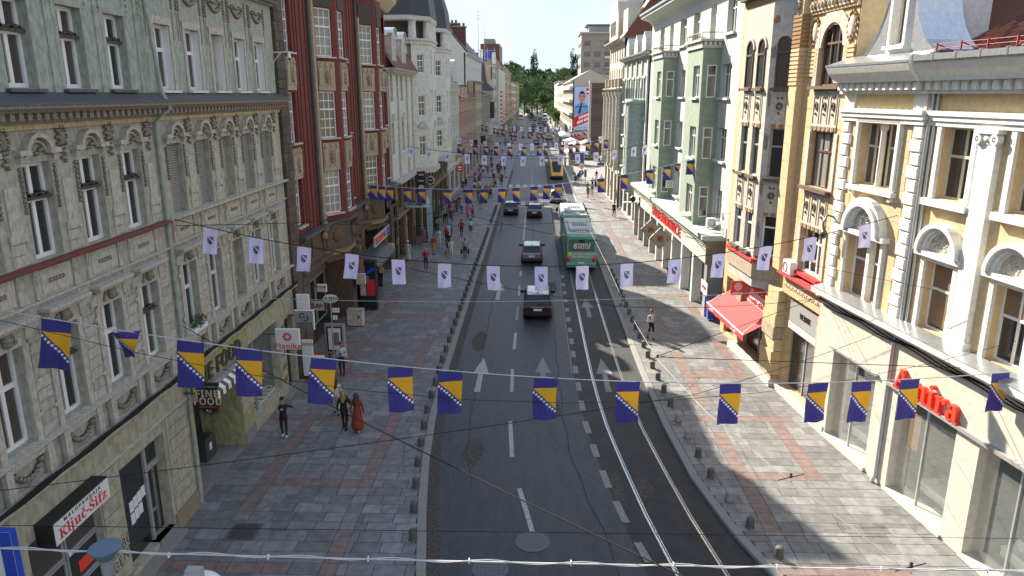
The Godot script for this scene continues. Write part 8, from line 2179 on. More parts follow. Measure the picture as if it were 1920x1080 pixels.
	wire([Vector3(-11.4, 8.0, -120.0), Vector3(10.0, 8.0, -104.0)], "span wire from the pink house to the ivory house", 0.02, null, 0.4)
	var path := []
	for p in [Vector2(8.0, -8.0), Vector2(6.85, -11.8), Vector2(5.6, -15.5), Vector2(4.75, -18.5), Vector2(4.05, -22.6), Vector2(3.75, -28.5), Vector2(3.7, -36), Vector2(3.55, -45), Vector2(3.5, -60), Vector2(3.5, -120), Vector2(3.45, -260), Vector2(3.4, -420)]: path.append(Vector3(p.x, 5.6, p.y))
	wire(path, "tram contact wire running above the rails", 0.011, M.pipe)
	# insulators and hooks on the wire
	var i := 0
	for q in [Vector3(4.05, 5.65, -22.7), Vector3(3.5, 5.7, -28.6), Vector3(5.8, 5.65, -15.0), Vector3(3.55, 5.7, -42.2), Vector3(6.9, 5.65, -11.8)]:
		var b := MB.new()
		for k in 3: b.lathe([Vector2(0.015, 0), Vector2(0.04, 0.02), Vector2(0.015, 0.04)], 8, Vector3(0, k * 0.04, 0))
		b.tube([Vector3(-0.3, -0.03, 0.06), Vector3(0, 0.02, 0), Vector3(0.3, 0.06, -0.06)], 0.012, 5)
		tag(put(self, "insulator", b, M.black, q), "black insulator on the tram wire, %s from the near end" % ordinal([2, 4, 1, 5, 3][i] if false else [3, 4, 2, 5, 1][i]), "insulator", "insulators of the tram wire"); i += 1
	# the near span wire with its bundled cable
	var rope := MB.new()
	var pts := []
	for k in 41: pts.append(Vector3(-11.6 + 25.6 * k / 40.0, 7.0 - 0.12 * sin(PI * k / 40.0), -10.0))
	rope.tube(pts, 0.012, 6); pts = []
	for k in 121: pts.append(Vector3(-11.6 + 25.6 * k / 120.0, 7.02 - 0.12 * sin(PI * k / 120.0) + 0.03 * sin(k * 0.9), -9.98 + 0.02 * cos(k * 0.9)))
	rope.tube(pts, 0.008, 5)
	tag(put(self, "span_wire", rope, M.rope), "pale twisted span wire nearest the bottom edge", "wire")
	var bb := MB.new()
	for k in 14: bb.box(-9 + k * 1.6, 6.86, -10.03, -8.985 + k * 1.6, 6.93, -9.97)
	put(get_child(-1), "cable_tie", bb, M.white)

# ---------------------------------------------------------------- vehicles (driving away, towards -z)
func car_paint(key: String, r: float, g: float, b: float) -> StandardMaterial3D:
	if M.has(key): return M[key]
	var m := mat(key, r, g, b, 0.28)
	m.clearcoat_enabled = true; m.clearcoat = 0.8; m.clearcoat_roughness = 0.06
	m.metallic = 0.15
	return m

func rounded(w: float, y0: float, y1: float, z: float, r: float, tuck := 0.94) -> PackedVector3Array:
	# cross-section, anticlockwise seen from +z
	var p := PackedVector3Array()
	var ym := lerpf(y0, y1, 0.55)
	for q in [[-w * tuck, y0], [w * tuck, y0], [w * 0.985, y0 + r * 0.6], [w, ym], [w * 0.985, y1 - r], [w * 0.95, y1 - r * 0.3], [w - r * 1.5, y1], [-w + r * 1.5, y1], [-w * 0.95, y1 - r * 0.3], [-w * 0.985, y1 - r], [-w, ym], [-w * 0.985, y0 + r * 0.6]]:
		p.append(Vector3(q[0], q[1], z))
	return p

func make_car(called: String, s: Dictionary) -> Node3D:
	var o := node(self, called)
	var L: float = s.l; var W: float = s.w / 2; var H: float = s.h; var belt: float = s.get("belt", 0.93); var paint: Material = s.paint
	var h := L / 2
	var suv: bool = s.get("suv", false)
	var sedan: bool = s.get("sedan", false)
	var b := MB.new()
	var st := [[-h, 0.72, 0.34, 0.6], [-h + 0.08, 0.86, 0.26, 0.72], [-h + 0.45, 0.96, 0.2, 0.8], [-h + 1.1, 1.0, 0.19, 0.9], [-0.2, 1.0, 0.19, belt], [h - 1.2, 1.0, 0.19, belt + 0.02], [h - 0.45, 0.97, 0.2, belt + 0.02], [h - 0.12, 0.93, 0.24, belt], [h, 0.84, 0.3, belt - 0.12]]
	var rings := []
	for q in st: rings.append(rounded(W * q[1], q[2], q[3], q[0], 0.1))
	b.loft(rings); put(o, "body", b, paint)
	# glass house
	var rear_b := h - (0.75 if sedan else 0.12); var rear_t := h - (1.45 if sedan else (0.5 if suv else 0.75))
	var fr_b := -h + 1.05; var fr_t := -h + 1.85
	var wt := W * 0.74; var wb := W * 0.93
	b = MB.new()
	var a := [Vector3(-wb, belt - 0.05, rear_b), Vector3(wb, belt - 0.05, rear_b), Vector3(wb, belt - 0.07, fr_b), Vector3(-wb, belt - 0.07, fr_b)]
	var t := [Vector3(-wt, H - 0.06, rear_t), Vector3(wt, H - 0.06, rear_t), Vector3(wt, H - 0.06, fr_t), Vector3(-wt, H - 0.06, fr_t)]
	for k in 4: b.quad(a[k], a[(k + 1) % 4], t[(k + 1) % 4], t[k])
	put(o, "windows", b, M.black_gloss)
	b = MB.new(); rings = []
	for q in [[rear_t + 0.12, 0.97, -0.05, -0.02], [rear_t + 0.04, 1.02, -0.07, 0.015], [rear_t - 0.3, 1.04, -0.07, 0.02], [(rear_t + fr_t) / 2, 1.05, -0.06, 0.035], [fr_t + 0.2, 1.03, -0.06, 0.01], [fr_t - 0.02, 1.0, -0.07, -0.02]]:
		rings.append(rounded(wt * q[1], H - 0.05 + q[2], H - 0.02 + q[3], -q[0] if false else q[0], 0.04, 1.0))
	rings.reverse()
	b.loft(rings); put(o, "roof", b, s.get("roof", paint))
	b = MB.new()
	for k in 4: b.tube([a[k], t[k]], 0.05, 6)
	for x in [-1, 1]:
		for q in [0.32, 0.66]: b.tube([Vector3(x * wb * 1.0, belt - 0.05, lerpf(rear_b, fr_b, q)), Vector3(x * wt, H - 0.06, lerpf(rear_t, fr_t, q))], 0.035, 5)
	put(o, "pillars", b, paint)
	for x in [-1, 1]:
		for z in [h - 0.8, -h + 0.85]:
			var wn := node(o, "wheel", Vector3(x * (W - 0.1), 0.33, z)); wn.rotation.z = -PI / 2 * x
			b = MB.new(); b.lathe([Vector2(0.2, -0.11), Vector2(0.3, -0.11), Vector2(0.33, -0.08), Vector2(0.33, 0.08), Vector2(0.3, 0.11), Vector2(0.2, 0.11)], 16); put(wn, "tyre", b, M.rubber)
			b = MB.new(); b.lathe([Vector2(0.21, 0.0), Vector2(0.21, 0.1), Vector2(0.17, 0.09), Vector2(0.05, 0.1), Vector2(0.01, 0.1)], 10); put(wn, "rim", b, M.steel)
		b = MB.new(); b.bevel_box(-0.13, -0.1, -0.04, 0.13, 0.1, 0.04, 0.02); b.prism(PackedVector2Array([Vector2(-0.1, -0.08), Vector2(0.1, -0.08), Vector2(0.1, 0.08), Vector2(-0.1, 0.08)]), -0.12, -0.04)
		put(o, "wing_mirror", b, paint if not suv else M.black_gloss, Vector3(x * (W + 0.1), belt + 0.08, -h + 1.35))
		b = MB.new(); b.bevel_box(-0.16, -0.08, -0.1, 0.16, 0.08, 0.1, 0.03); put(o, "tail_light", b, M.tail, Vector3(x * (W - 0.2), belt - 0.17, h - 0.12))
		b = MB.new(); b.bevel_box(-0.2, -0.07, -0.1, 0.2, 0.07, 0.1, 0.03); var hl := put(o, "headlight", b, M.white, Vector3(x * (W * 0.62), 0.62, -h + 0.12)); hl.rotation.y = PI
		bx(o, "door_handle", x * W - 0.02, belt - 0.2, 0.1, x * W + 0.02, belt - 0.16, 0.32, M.black_gloss)
		bx(o, "reflector", x * W * 0.72 - 0.07, 0.4, h - 0.05, x * W * 0.72 + 0.07, 0.45, h + 0.01, M.tail)
		if suv: b = MB.new(); b.tube([Vector3(x * (wt + 0.02), H - 0.02, rear_t - 0.05), Vector3(x * (wt + 0.02), H + 0.05, rear_t - 0.25), Vector3(x * (wt + 0.02), H + 0.06, fr_t + 0.4), Vector3(x * (wt + 0.02), H, fr_t + 0.2)], 0.025, 5); put(o, "roof_rail", b, M.steel)
	b = MB.new(); b.bevel_box(-W * 0.86, 0.3, 0, W * 0.86, 0.52, 0.1, 0.04); put(o, "bumper", b, s.get("trim", M.rubber), Vector3(0, 0, h - 0.09))
	bx(o, "chrome_strip", -0.42, belt - 0.17, h - 0.03, 0.42, belt - 0.13, h + 0.005, M.steel)
	bx(o, "number_plate", -0.26, belt - 0.36, h - 0.02, 0.26, belt - 0.24, h + 0.02, M.white)
	if not sedan:
		b = MB.new(); b.tube([Vector3(0, belt + 0.04, rear_b + 0.03), Vector3(0.3, belt + 0.12, rear_b - 0.02)], 0.012, 4); put(o, "rear_wiper", b, M.black)
	bx(o, "aerial", -0.03, H + 0.01, rear_t - 0.3, 0.03, H + 0.07, rear_t - 0.15, M.black)
	return o

func vehicles() -> void:
	mat("tail", 0.5, 0.02, 0.02, 0.2)
	var black := car_paint("paint_black", 0.012, 0.012, 0.013); var silver := car_paint("paint_taupe", 0.2, 0.185, 0.17); var dark := car_paint("paint_graphite", 0.035, 0.036, 0.038); var red := car_paint("paint_red", 0.3, 0.02, 0.02); var white := car_paint("paint_white", 0.6, 0.6, 0.6); var maroon := car_paint("paint_maroon", 0.03, 0.012, 0.013); var blue := car_paint("paint_blue", 0.03, 0.06, 0.14)
	var pale := car_paint("roof_sky_sheen", 0.32, 0.36, 0.4)  # sky reflection put into the colour of the car roofs
	var o := make_car("parked_car", {l = 4.5, w = 1.86, h = 1.66, belt = 1.0, paint = black, roof = pale, suv = true}); o.name = "sport_utility_car"; o.position = Vector3(0.22, 0, -47.0)
	tag(o, "black tall family car with pale painted roof sheen and roof rails, nearest on the road", "car")
	o = make_car("hatchback_car", {l = 4.35, w = 1.82, h = 1.55, belt = 0.98, paint = silver, roof = pale, suv = true}); o.position = Vector3(-0.25, 0, -63.0); tag(o, "taupe silver car just ahead of the black family car", "car")
	o = make_car("saloon_car", {l = 4.7, w = 1.8, h = 1.42, belt = 0.93, paint = maroon, roof = pale, sedan = true}); o.position = Vector3(-0.07, 0, -87.1); tag(o, "very dark saloon car with red tail lights in the middle lane", "car")
	o = make_car("hatchback_car", {l = 4.2, w = 1.78, h = 1.48, belt = 0.93, paint = dark, roof = pale}); o.position = Vector3(-2.95, 0, -88.8); tag(o, "dark grey hatchback beside the kerb in the left lane", "car")
	o = make_car("van", {l = 4.4, w = 1.8, h = 1.62, belt = 0.95, paint = white, roof = white, trim = black}); o.position = Vector3(2.85, 0, -99.2); tag(o, "white car with large red tail lights just behind the yellow tram", "car")
	var colors := [red, black, white, silver, dark, white, blue, black, silver, white, dark, red, black, white, blue, silver, dark, white, black, silver]
	var names := ["red", "black", "white", "silver", "dark grey", "white", "blue", "black", "silver", "white", "dark grey", "red", "black", "white", "blue", "silver", "dark grey", "white", "black", "silver"]
	var proto: Node3D = null
	var places := [[-1.9, -262.0], [1.2, -255.0], [4.2, -240.0], [0.2, -216.0], [-1.5, -285.0], [1.3, -276.0], [1.6, -297.0], [-1.4, -308.0], [4.4, -300.0], [1.8, -320.0], [-1.0, -332.0], [4.6, -335.0], [1.9, -345.0], [-0.8, -356.0], [4.4, -366.0], [2.0, -372.0], [-0.6, -384.0], [4.2, -396.0], [2.2, -404.0], [-0.3, -420.0]]
	for i in places.size():
		if proto == null:
			proto = make_car("queued_car", {l = 4.3, w = 1.8, h = 1.5, paint = colors[0], roof = pale}); o = proto
		else:
			o = proto.duplicate(); o.name = "queued_car"; add_child(o, true)
			for c in o.get_children():
				if (c.name as String).begins_with("body") or (c.name as String).begins_with("pillars") or (c.name as String).begins_with("roof") or (c.name as String).begins_with("wing"): (c as MeshInstance3D).material_override = colors[i]
		o.position = Vector3(places[i][0], 0, places[i][1])
		tag(o, "distant %s car in the traffic queue, %s from the near end" % [names[i], ordinal(i + 1)], "car", "cars queuing at the far end")
	bus(); tram()
	# far white buses and vans in the square
	for q in [[5.2, -440.0, "white bus far down the road on the right"], [-8.5, -430.0, "white van parked at the far left of the square"]]:
		o = node(self, "distant_bus", Vector3(q[0], 0, q[1])); tag(o, q[2], "bus" if q[0] > 0 else "van")
		var b := MB.new(); b.bevel_box(-1.25, 0.4, -5 if q[0] > 0 else -2.5, 1.25, 3.0, 5 if q[0] > 0 else 2.5, 0.15); put(o, "body", b, M.white); bx(o, "rear_window", -1.0, 1.6, 5.0 if q[0] > 0 else 2.5, 1.0, 2.6, 5.02 if q[0] > 0 else 2.52, M.glass); bx(o, "wheels", -1.2, 0, -2, 1.2, 0.5, 2, M.rubber)

func coach(o: Node3D, z0: float, z1: float, W: float, y0: float, H: float, m: Material) -> void:  # z0 rear
	var b := MB.new()
	var rings := []
	for q in [[z1, 0.9, 0.2, -0.14], [z1 + 0.12, 0.98, 0.0, -0.02], [z1 + 0.4, 1.0, 0.0, 0.0], [z0 - 0.3, 1.0, 0.0, 0.0], [z0 - 0.08, 0.985, 0.0, -0.03], [z0, 0.93, 0.05, -0.12]]:
		rings.append(rounded(W * q[1], y0 + q[2], H + q[3], q[0], 0.2, 0.99))
	b.loft(rings); put(o, "body", b, m)

func bus() -> void:
	mat("bus_green", 0.11, 0.33, 0.25, 0.3); M.bus_green.clearcoat_enabled = true
	mat("bus_ad", 0.06, 0.16, 0.12, 0.3); mat("bus_roof", 0.42, 0.48, 0.48, 0.45, "blotch", 0.5); mat("lamp_red", 0.7, 0.02, 0.02, 0.15)
	var o := node(self, "articulated_bus", Vector3(3.8, 0, -58.5)); tag(o, "green articulated bus with advertisement on its rear, right lane", "bus")
	coach(o, 0, -8.6, 1.26, 0.32, 2.95, M.bus_green); coach(o, -9.8, -18.0, 1.26, 0.32, 2.95, M.bus_green)
	for q in [[-0.25, -8.4], [-10.0, -17.8]]:
		var b := MB.new(); b.loft([rounded(1.18, 2.9, 3.02, q[1], 0.05, 1.0), rounded(1.18, 2.9, 3.02, q[0], 0.05, 1.0)]); put(o, "roof_cover", b, M.bus_roof)
		for side in [-1, 1]:
			bx(o, "side_window", side * 1.262 - 0.006, 1.35, q[1] + 0.5, side * 1.262 + 0.006, 2.5, q[0] - 0.5, M.black_gloss)
		var z: float = q[0] - 2.6
		b = MB.new(); b.bevel_box(-0.95, 3.0, -1.5, 0.95, 3.3, 1.5, 0.1); put(o, "roof_unit", b, M.bus_roof, Vector3(0, 0, z))
		for k in 7: bx(o, "vent_slat", -0.62 + k * 0.18, 3.3, z - 0.9, -0.52 + k * 0.18, 3.33, z + 0.4, M.black)
		b = MB.new(); b.bevel_box(-0.95, 3.0, -0.9, 0.95, 3.18, 0.9, 0.08); put(o, "roof_unit", b, M.bus_roof, Vector3(0, 0, z - 3.2))
		bx(o, "roof_hatch", -0.4, 3.02, q[0] - 0.9, 0.4, 3.1, q[0] - 0.4, M.bus_roof); bx(o, "roof_hatch", -0.4, 3.02, q[1] + 0.6, 0.4, 3.1, q[1] + 1.1, M.bus_roof)
	var b := MB.new(); var rings := []
	for k in 13: rings.append(rounded(1.2 if k % 2 else 1.1, 0.45, 2.9 if k % 2 else 2.82, -9.85 + k * 0.1125, 0.18, 0.99))
	b.loft(rings); put(o, "bellows", b, M.rubber)
	bx(o, "rear_window", -1.05, 1.62, 0.0, 1.05, 2.62, 0.012, M.bus_ad); bx(o, "destination_display", -0.25, 2.32, 0.012, 0.25, 2.58, 0.02, M.black)
	text(o, "advert_lettering", "8", 0.42, M.white, Vector3(-0.5, 2.05, 0.016), {depth = 0.006}); text(o, "advert_lettering", "PIMPLE", 0.22, M.white, Vector3(0.22, 2.18, 0.016), {depth = 0.006}); text(o, "advert_lettering", "PATCH", 0.22, M.white, Vector3(0.2, 1.94, 0.016), {depth = 0.006})
	bx(o, "advert_band", -0.55, 1.72, 0.013, 0.62, 1.82, 0.02, M.red_dark)
	text(o, "advert_lettering", "8-SATNI FLASTER", 0.19, M.white, Vector3(0.12, 1.42, 0.012), {depth = 0.006}); text(o, "advert_lettering", "ZA BUBULJICE", 0.19, M.white, Vector3(0.12, 1.18, 0.012), {depth = 0.006})
	bx(o, "yellow_notice", -1.08, 1.2, 0.0, -0.78, 1.58, 0.014, M.yellow)
	b = MB.new(); b.bevel_box(-1.22, 0.28, 0, 1.22, 0.62, 0.1, 0.05); put(o, "bumper", b, M.bus_green, Vector3(0, 0, -0.03))
	for x in [-1, 1]:
		b = MB.new(); b.blob(Vector3(x * 1.02, 0.95, -0.05), Vector3(0.2, 0.24, 0.12), 10, 5); put(o, "tail_light", b, M.lamp_red)
		for z in [-2.6, -13.0, -16.2]:
			var wn := node(o, "wheel", Vector3(x * 1.1, 0.48, z)); wn.rotation.z = -PI / 2 * x
			b = MB.new(); b.lathe([Vector2(0.3, -0.14), Vector2(0.45, -0.13), Vector2(0.48, -0.09), Vector2(0.48, 0.1), Vector2(0.44, 0.14), Vector2(0.3, 0.14)], 16); put(wn, "tyre", b, M.rubber); b = MB.new(); b.lathe([Vector2(0.3, 0.1), Vector2(0.2, 0.06), Vector2(0.01, 0.1)], 10); put(wn, "rim", b, M.steel)
		b = MB.new(); b.bevel_box(-0.12, -0.22, -0.06, 0.12, 0.22, 0.06, 0.03); put(o, "wing_mirror", b, M.black, Vector3(x * 1.5, 2.3, -18.05)); b = MB.new(); b.tube([Vector3(x * 1.15, 2.75, -17.9), Vector3(x * 1.5, 2.5, -18.05)], 0.03, 5); put(o, "mirror_arm", b, M.black)
	bx(o, "number_plate", -0.26, 0.62, 0.03, 0.26, 0.74, 0.075, M.white)

func tram() -> void:
	mat("tram_yellow", 0.72, 0.42, 0.01, 0.3); M.tram_yellow.clearcoat_enabled = true
	var o := node(self, "tram", Vector3(3.62, 0, -125.0)); tag(o, "yellow and black tram coming towards the crossing", "tram")
	var segs := [[0.0, -9.5], [-10.1, -17.5], [-18.1, -27.0]]
	var i := 0
	for q in segs:
		var b := MB.new(); var rings := []
		var l := []
		if i == 0: l = [[q[1], 1.0, 0.0, 0.0], [-2.2, 1.0, 0.0, 0.0], [-1.0, 0.97, 0.0, -0.15], [-0.4, 0.9, 0.0, -0.9], [-0.1, 0.82, 0.02, -1.7], [0.0, 0.74, 0.1, -2.2]]
		else: l = [[q[1], 0.97, 0.0, -0.03], [q[1] + 0.2, 1.0, 0.0, 0.0], [q[0] - 0.2, 1.0, 0.0, 0.0], [q[0], 0.97, 0.0, -0.03]]
		for e in l: rings.append(rounded(1.15 * e[1], 0.3 + e[2], 3.1 + e[3], e[0], 0.2, 0.99))
		b.loft(rings); put(o, "body", b, M.tram_yellow)
		bx(o, "roof_cover", -0.95, 3.08, q[1] + 0.3, 0.95, 3.2, q[0] - 2.0 if i == 0 else q[0] - 0.3, M.grey_white)
		for k in 4: bx(o, "roof_equipment", -0.8, 3.2, q[1] + 0.6 + k * 1.75, 0.8, 3.55, q[1] + 1.95 + k * 1.75, [M.black, M.grey_white, M.black, M.frame_grey][k])
		for s in [-1, 1]: bx(o, "side_window", s * 1.152 - 0.006, 1.2, q[1] + 0.3, s * 1.152 + 0.006, 2.6, q[0] - 2.4 if i == 0 else q[0] - 0.3, M.black_gloss)
		for k in 2: bx(o, "bogie", -0.95, 0.02, q[1] + 1.2 + k * 4.0, 0.95, 0.4, q[1] + 3.0 + k * 4.0, M.rubber)
		i += 1
	for z in [-9.8, -17.8]: bx(o, "bellows", -1.0, 0.4, z - 0.35, 1.0, 2.95, z + 0.35, M.rubber)
	var b := MB.new()  # windscreen follows the sloping nose
	var rows := [[3.02, -0.98, 0.8], [2.5, -0.62, 0.8], [1.9, -0.33, 0.74], [1.25, -0.13, 0.62]]
	for k in 3:
		var u: Array = rows[k]; var d: Array = rows[k + 1]
		b.quad(Vector3(-d[2], d[0], d[1] + 0.13), Vector3(d[2], d[0], d[1] + 0.13), Vector3(u[2], u[0], u[1] + 0.13), Vector3(-u[2], u[0], u[1] + 0.13))
	put(o, "windscreen", b, M.black_gloss)
	b = MB.new(); b.bevel_box(-1.0, 0.2, -0.4, 1.0, 0.62, 0.14, 0.1); put(o, "black_skirt", b, M.black)
	text(o, "route_number", "3", 0.34, M.red, Vector3(0.05, 2.72, -0.7), {depth = 0.02, rot = Vector3(-0.5, 0, 0)})
	for x in [-1, 1]:
		bx(o, "headlight", x * 0.62 - 0.14, 0.72, -0.06, x * 0.62 + 0.14, 0.84, 0.03, M.white); b = MB.new(); b.tube([Vector3(x * 1.0, 2.6, -0.9), Vector3(x * 1.35, 2.3, -0.7)], 0.03, 5); b.blob(Vector3(x * 1.36, 2.1, -0.7), Vector3(0.09, 0.2, 0.06), 8, 4); put(o, "wing_mirror", b, M.black)
	b = MB.new(); b.tube([Vector3(0, 3.5, -13), Vector3(0, 4.6, -11.5), Vector3(0, 5.55, -13)], 0.04, 5); b.tube([Vector3(-0.8, 5.57, -13), Vector3(0.8, 5.57, -13)], 0.04, 5); put(o, "pantograph", b, M.iron)

# ---------------------------------------------------------------- people
# Each body is one surface: a smooth union of tapered bones, meshed on a grid; its surfaces are skin, top, trousers, hair, shoes.
func bone_list(p: Dictionary) -> Array:
	var st: float = p.get("stride", 0.3)
	var hipx := 0.09
	var out := []
	var lf := Vector3(hipx, 0.06, st * 0.5); var rf := Vector3(-hipx, 0.06, -st * 0.55)
	var lk := Vector3(hipx + 0.01, 0.5, st * 0.34 + 0.03); var rk := Vector3(-hipx - 0.01, 0.49, -st * 0.12 + 0.06)
	var lower: int = 0 if p.get("shorts", false) else 2
	var legr: float = p.get("leg", 1.0)
	out.append([Vector3(0, 0.93, 0), Vector3(0, 1.02, 0), 0.14, 0.135, 2])
	for q in [[Vector3(hipx, 0.9, 0), lk, lf], [Vector3(-hipx, 0.9, 0), rk, rf]]:
		out.append([q[0], q[1], 0.088 * legr, 0.062 * legr, 2]); out.append([q[1], q[2] + Vector3(0, 0.05, 0), 0.056 * legr, 0.042 * legr, lower])
		out.append([q[2] + Vector3(0, 0.0, -0.04), q[2] + Vector3(0, -0.01, 0.15), 0.05, 0.042, 4])
	var sw: float = p.get("shoulder", 0.175)
	out.append([Vector3(0, 1.02, 0.0), Vector3(0, 1.32, 0.0), 0.128, 0.15, 1])
	out.append([Vector3(-sw * 0.7, 1.36, 0), Vector3(sw * 0.7, 1.36, 0), 0.095, 0.095, 1])
	out.append([Vector3(0, 1.4, -0.01), Vector3(0, 1.52, 0.015), 0.058, 0.054, 0])
	var arms: Array = p.get("arms", ["swing", "swing"])
	for i in 2:
		var s := 1 if i == 0 else -1
		var sh := Vector3(s * sw, 1.38, 0)
		var el := sh + Vector3(s * 0.07, -0.29, -0.05 - s * st * 0.18); var ha := el + Vector3(s * 0.0, -0.24, 0.09 - s * st * 0.14)
		match arms[i]:
			"out": el = sh + Vector3(s * 0.25, -0.06, 0.02); ha = el + Vector3(s * 0.2, 0.1, 0.1)
			"ear": el = sh + Vector3(s * 0.12, -0.24, 0.1); ha = Vector3(s * 0.12, 1.52, 0.08)
			"front": el = sh + Vector3(s * 0.06, -0.28, 0.02); ha = Vector3(s * 0.06, 1.12, 0.26)
			"hip": el = sh + Vector3(s * 0.16, -0.22, -0.12); ha = Vector3(s * 0.17, 1.03, 0.04)
		var sl: int = 1 if p.get("long", true) else 0
		out.append([sh, el, 0.056, 0.046, 1]); out.append([el, ha, 0.043, 0.033, sl])
		var d := (ha - el).normalized()
		out.append([ha + d * 0.03, ha + d * 0.09, 0.035, 0.03, 0])
	# head: skull, jaw, nose, ears, hair
	out.append([Vector3(0, 1.655, -0.012), Vector3(0, 1.66, 0.012), 0.098, 0.096, 0]); out.append([Vector3(0, 1.6, 0.03), Vector3(0, 1.575, 0.055), 0.07, 0.045, 0])
	out.append([Vector3(0, 1.64, 0.1), Vector3(0, 1.615, 0.118), 0.014, 0.018, 0])
	for s in [-1, 1]: out.append([Vector3(s * 0.098, 1.64, 0), Vector3(s * 0.1, 1.61, 0), 0.02, 0.014, 0])
	if p.get("hair", 1) > 0:
		out.append([Vector3(0, 1.695, -0.03), Vector3(0, 1.69, 0.02), 0.1, 0.088, 3]); out.append([Vector3(0, 1.66, -0.06), Vector3(0, 1.6, -0.055), 0.085, 0.06, 3])
	if p.get("hair", 1) > 1: out.append([Vector3(0, 1.62, -0.075), Vector3(0, 1.34, -0.13), 0.095, 0.075, 3]); 
	if p.get("hair", 1) > 1:
		for s in [-1, 1]: out.append([Vector3(s * 0.075, 1.66, -0.02), Vector3(s * 0.085, 1.42, -0.05), 0.045, 0.04, 3])
	if p.has("skirt"):
		var k: float = p.skirt
		out.append([Vector3(0, 1.0, -0.0), Vector3(0, k, -0.02), 0.15, p.get("flare", 0.24), p.get("skirt_part", 2)])
	return out

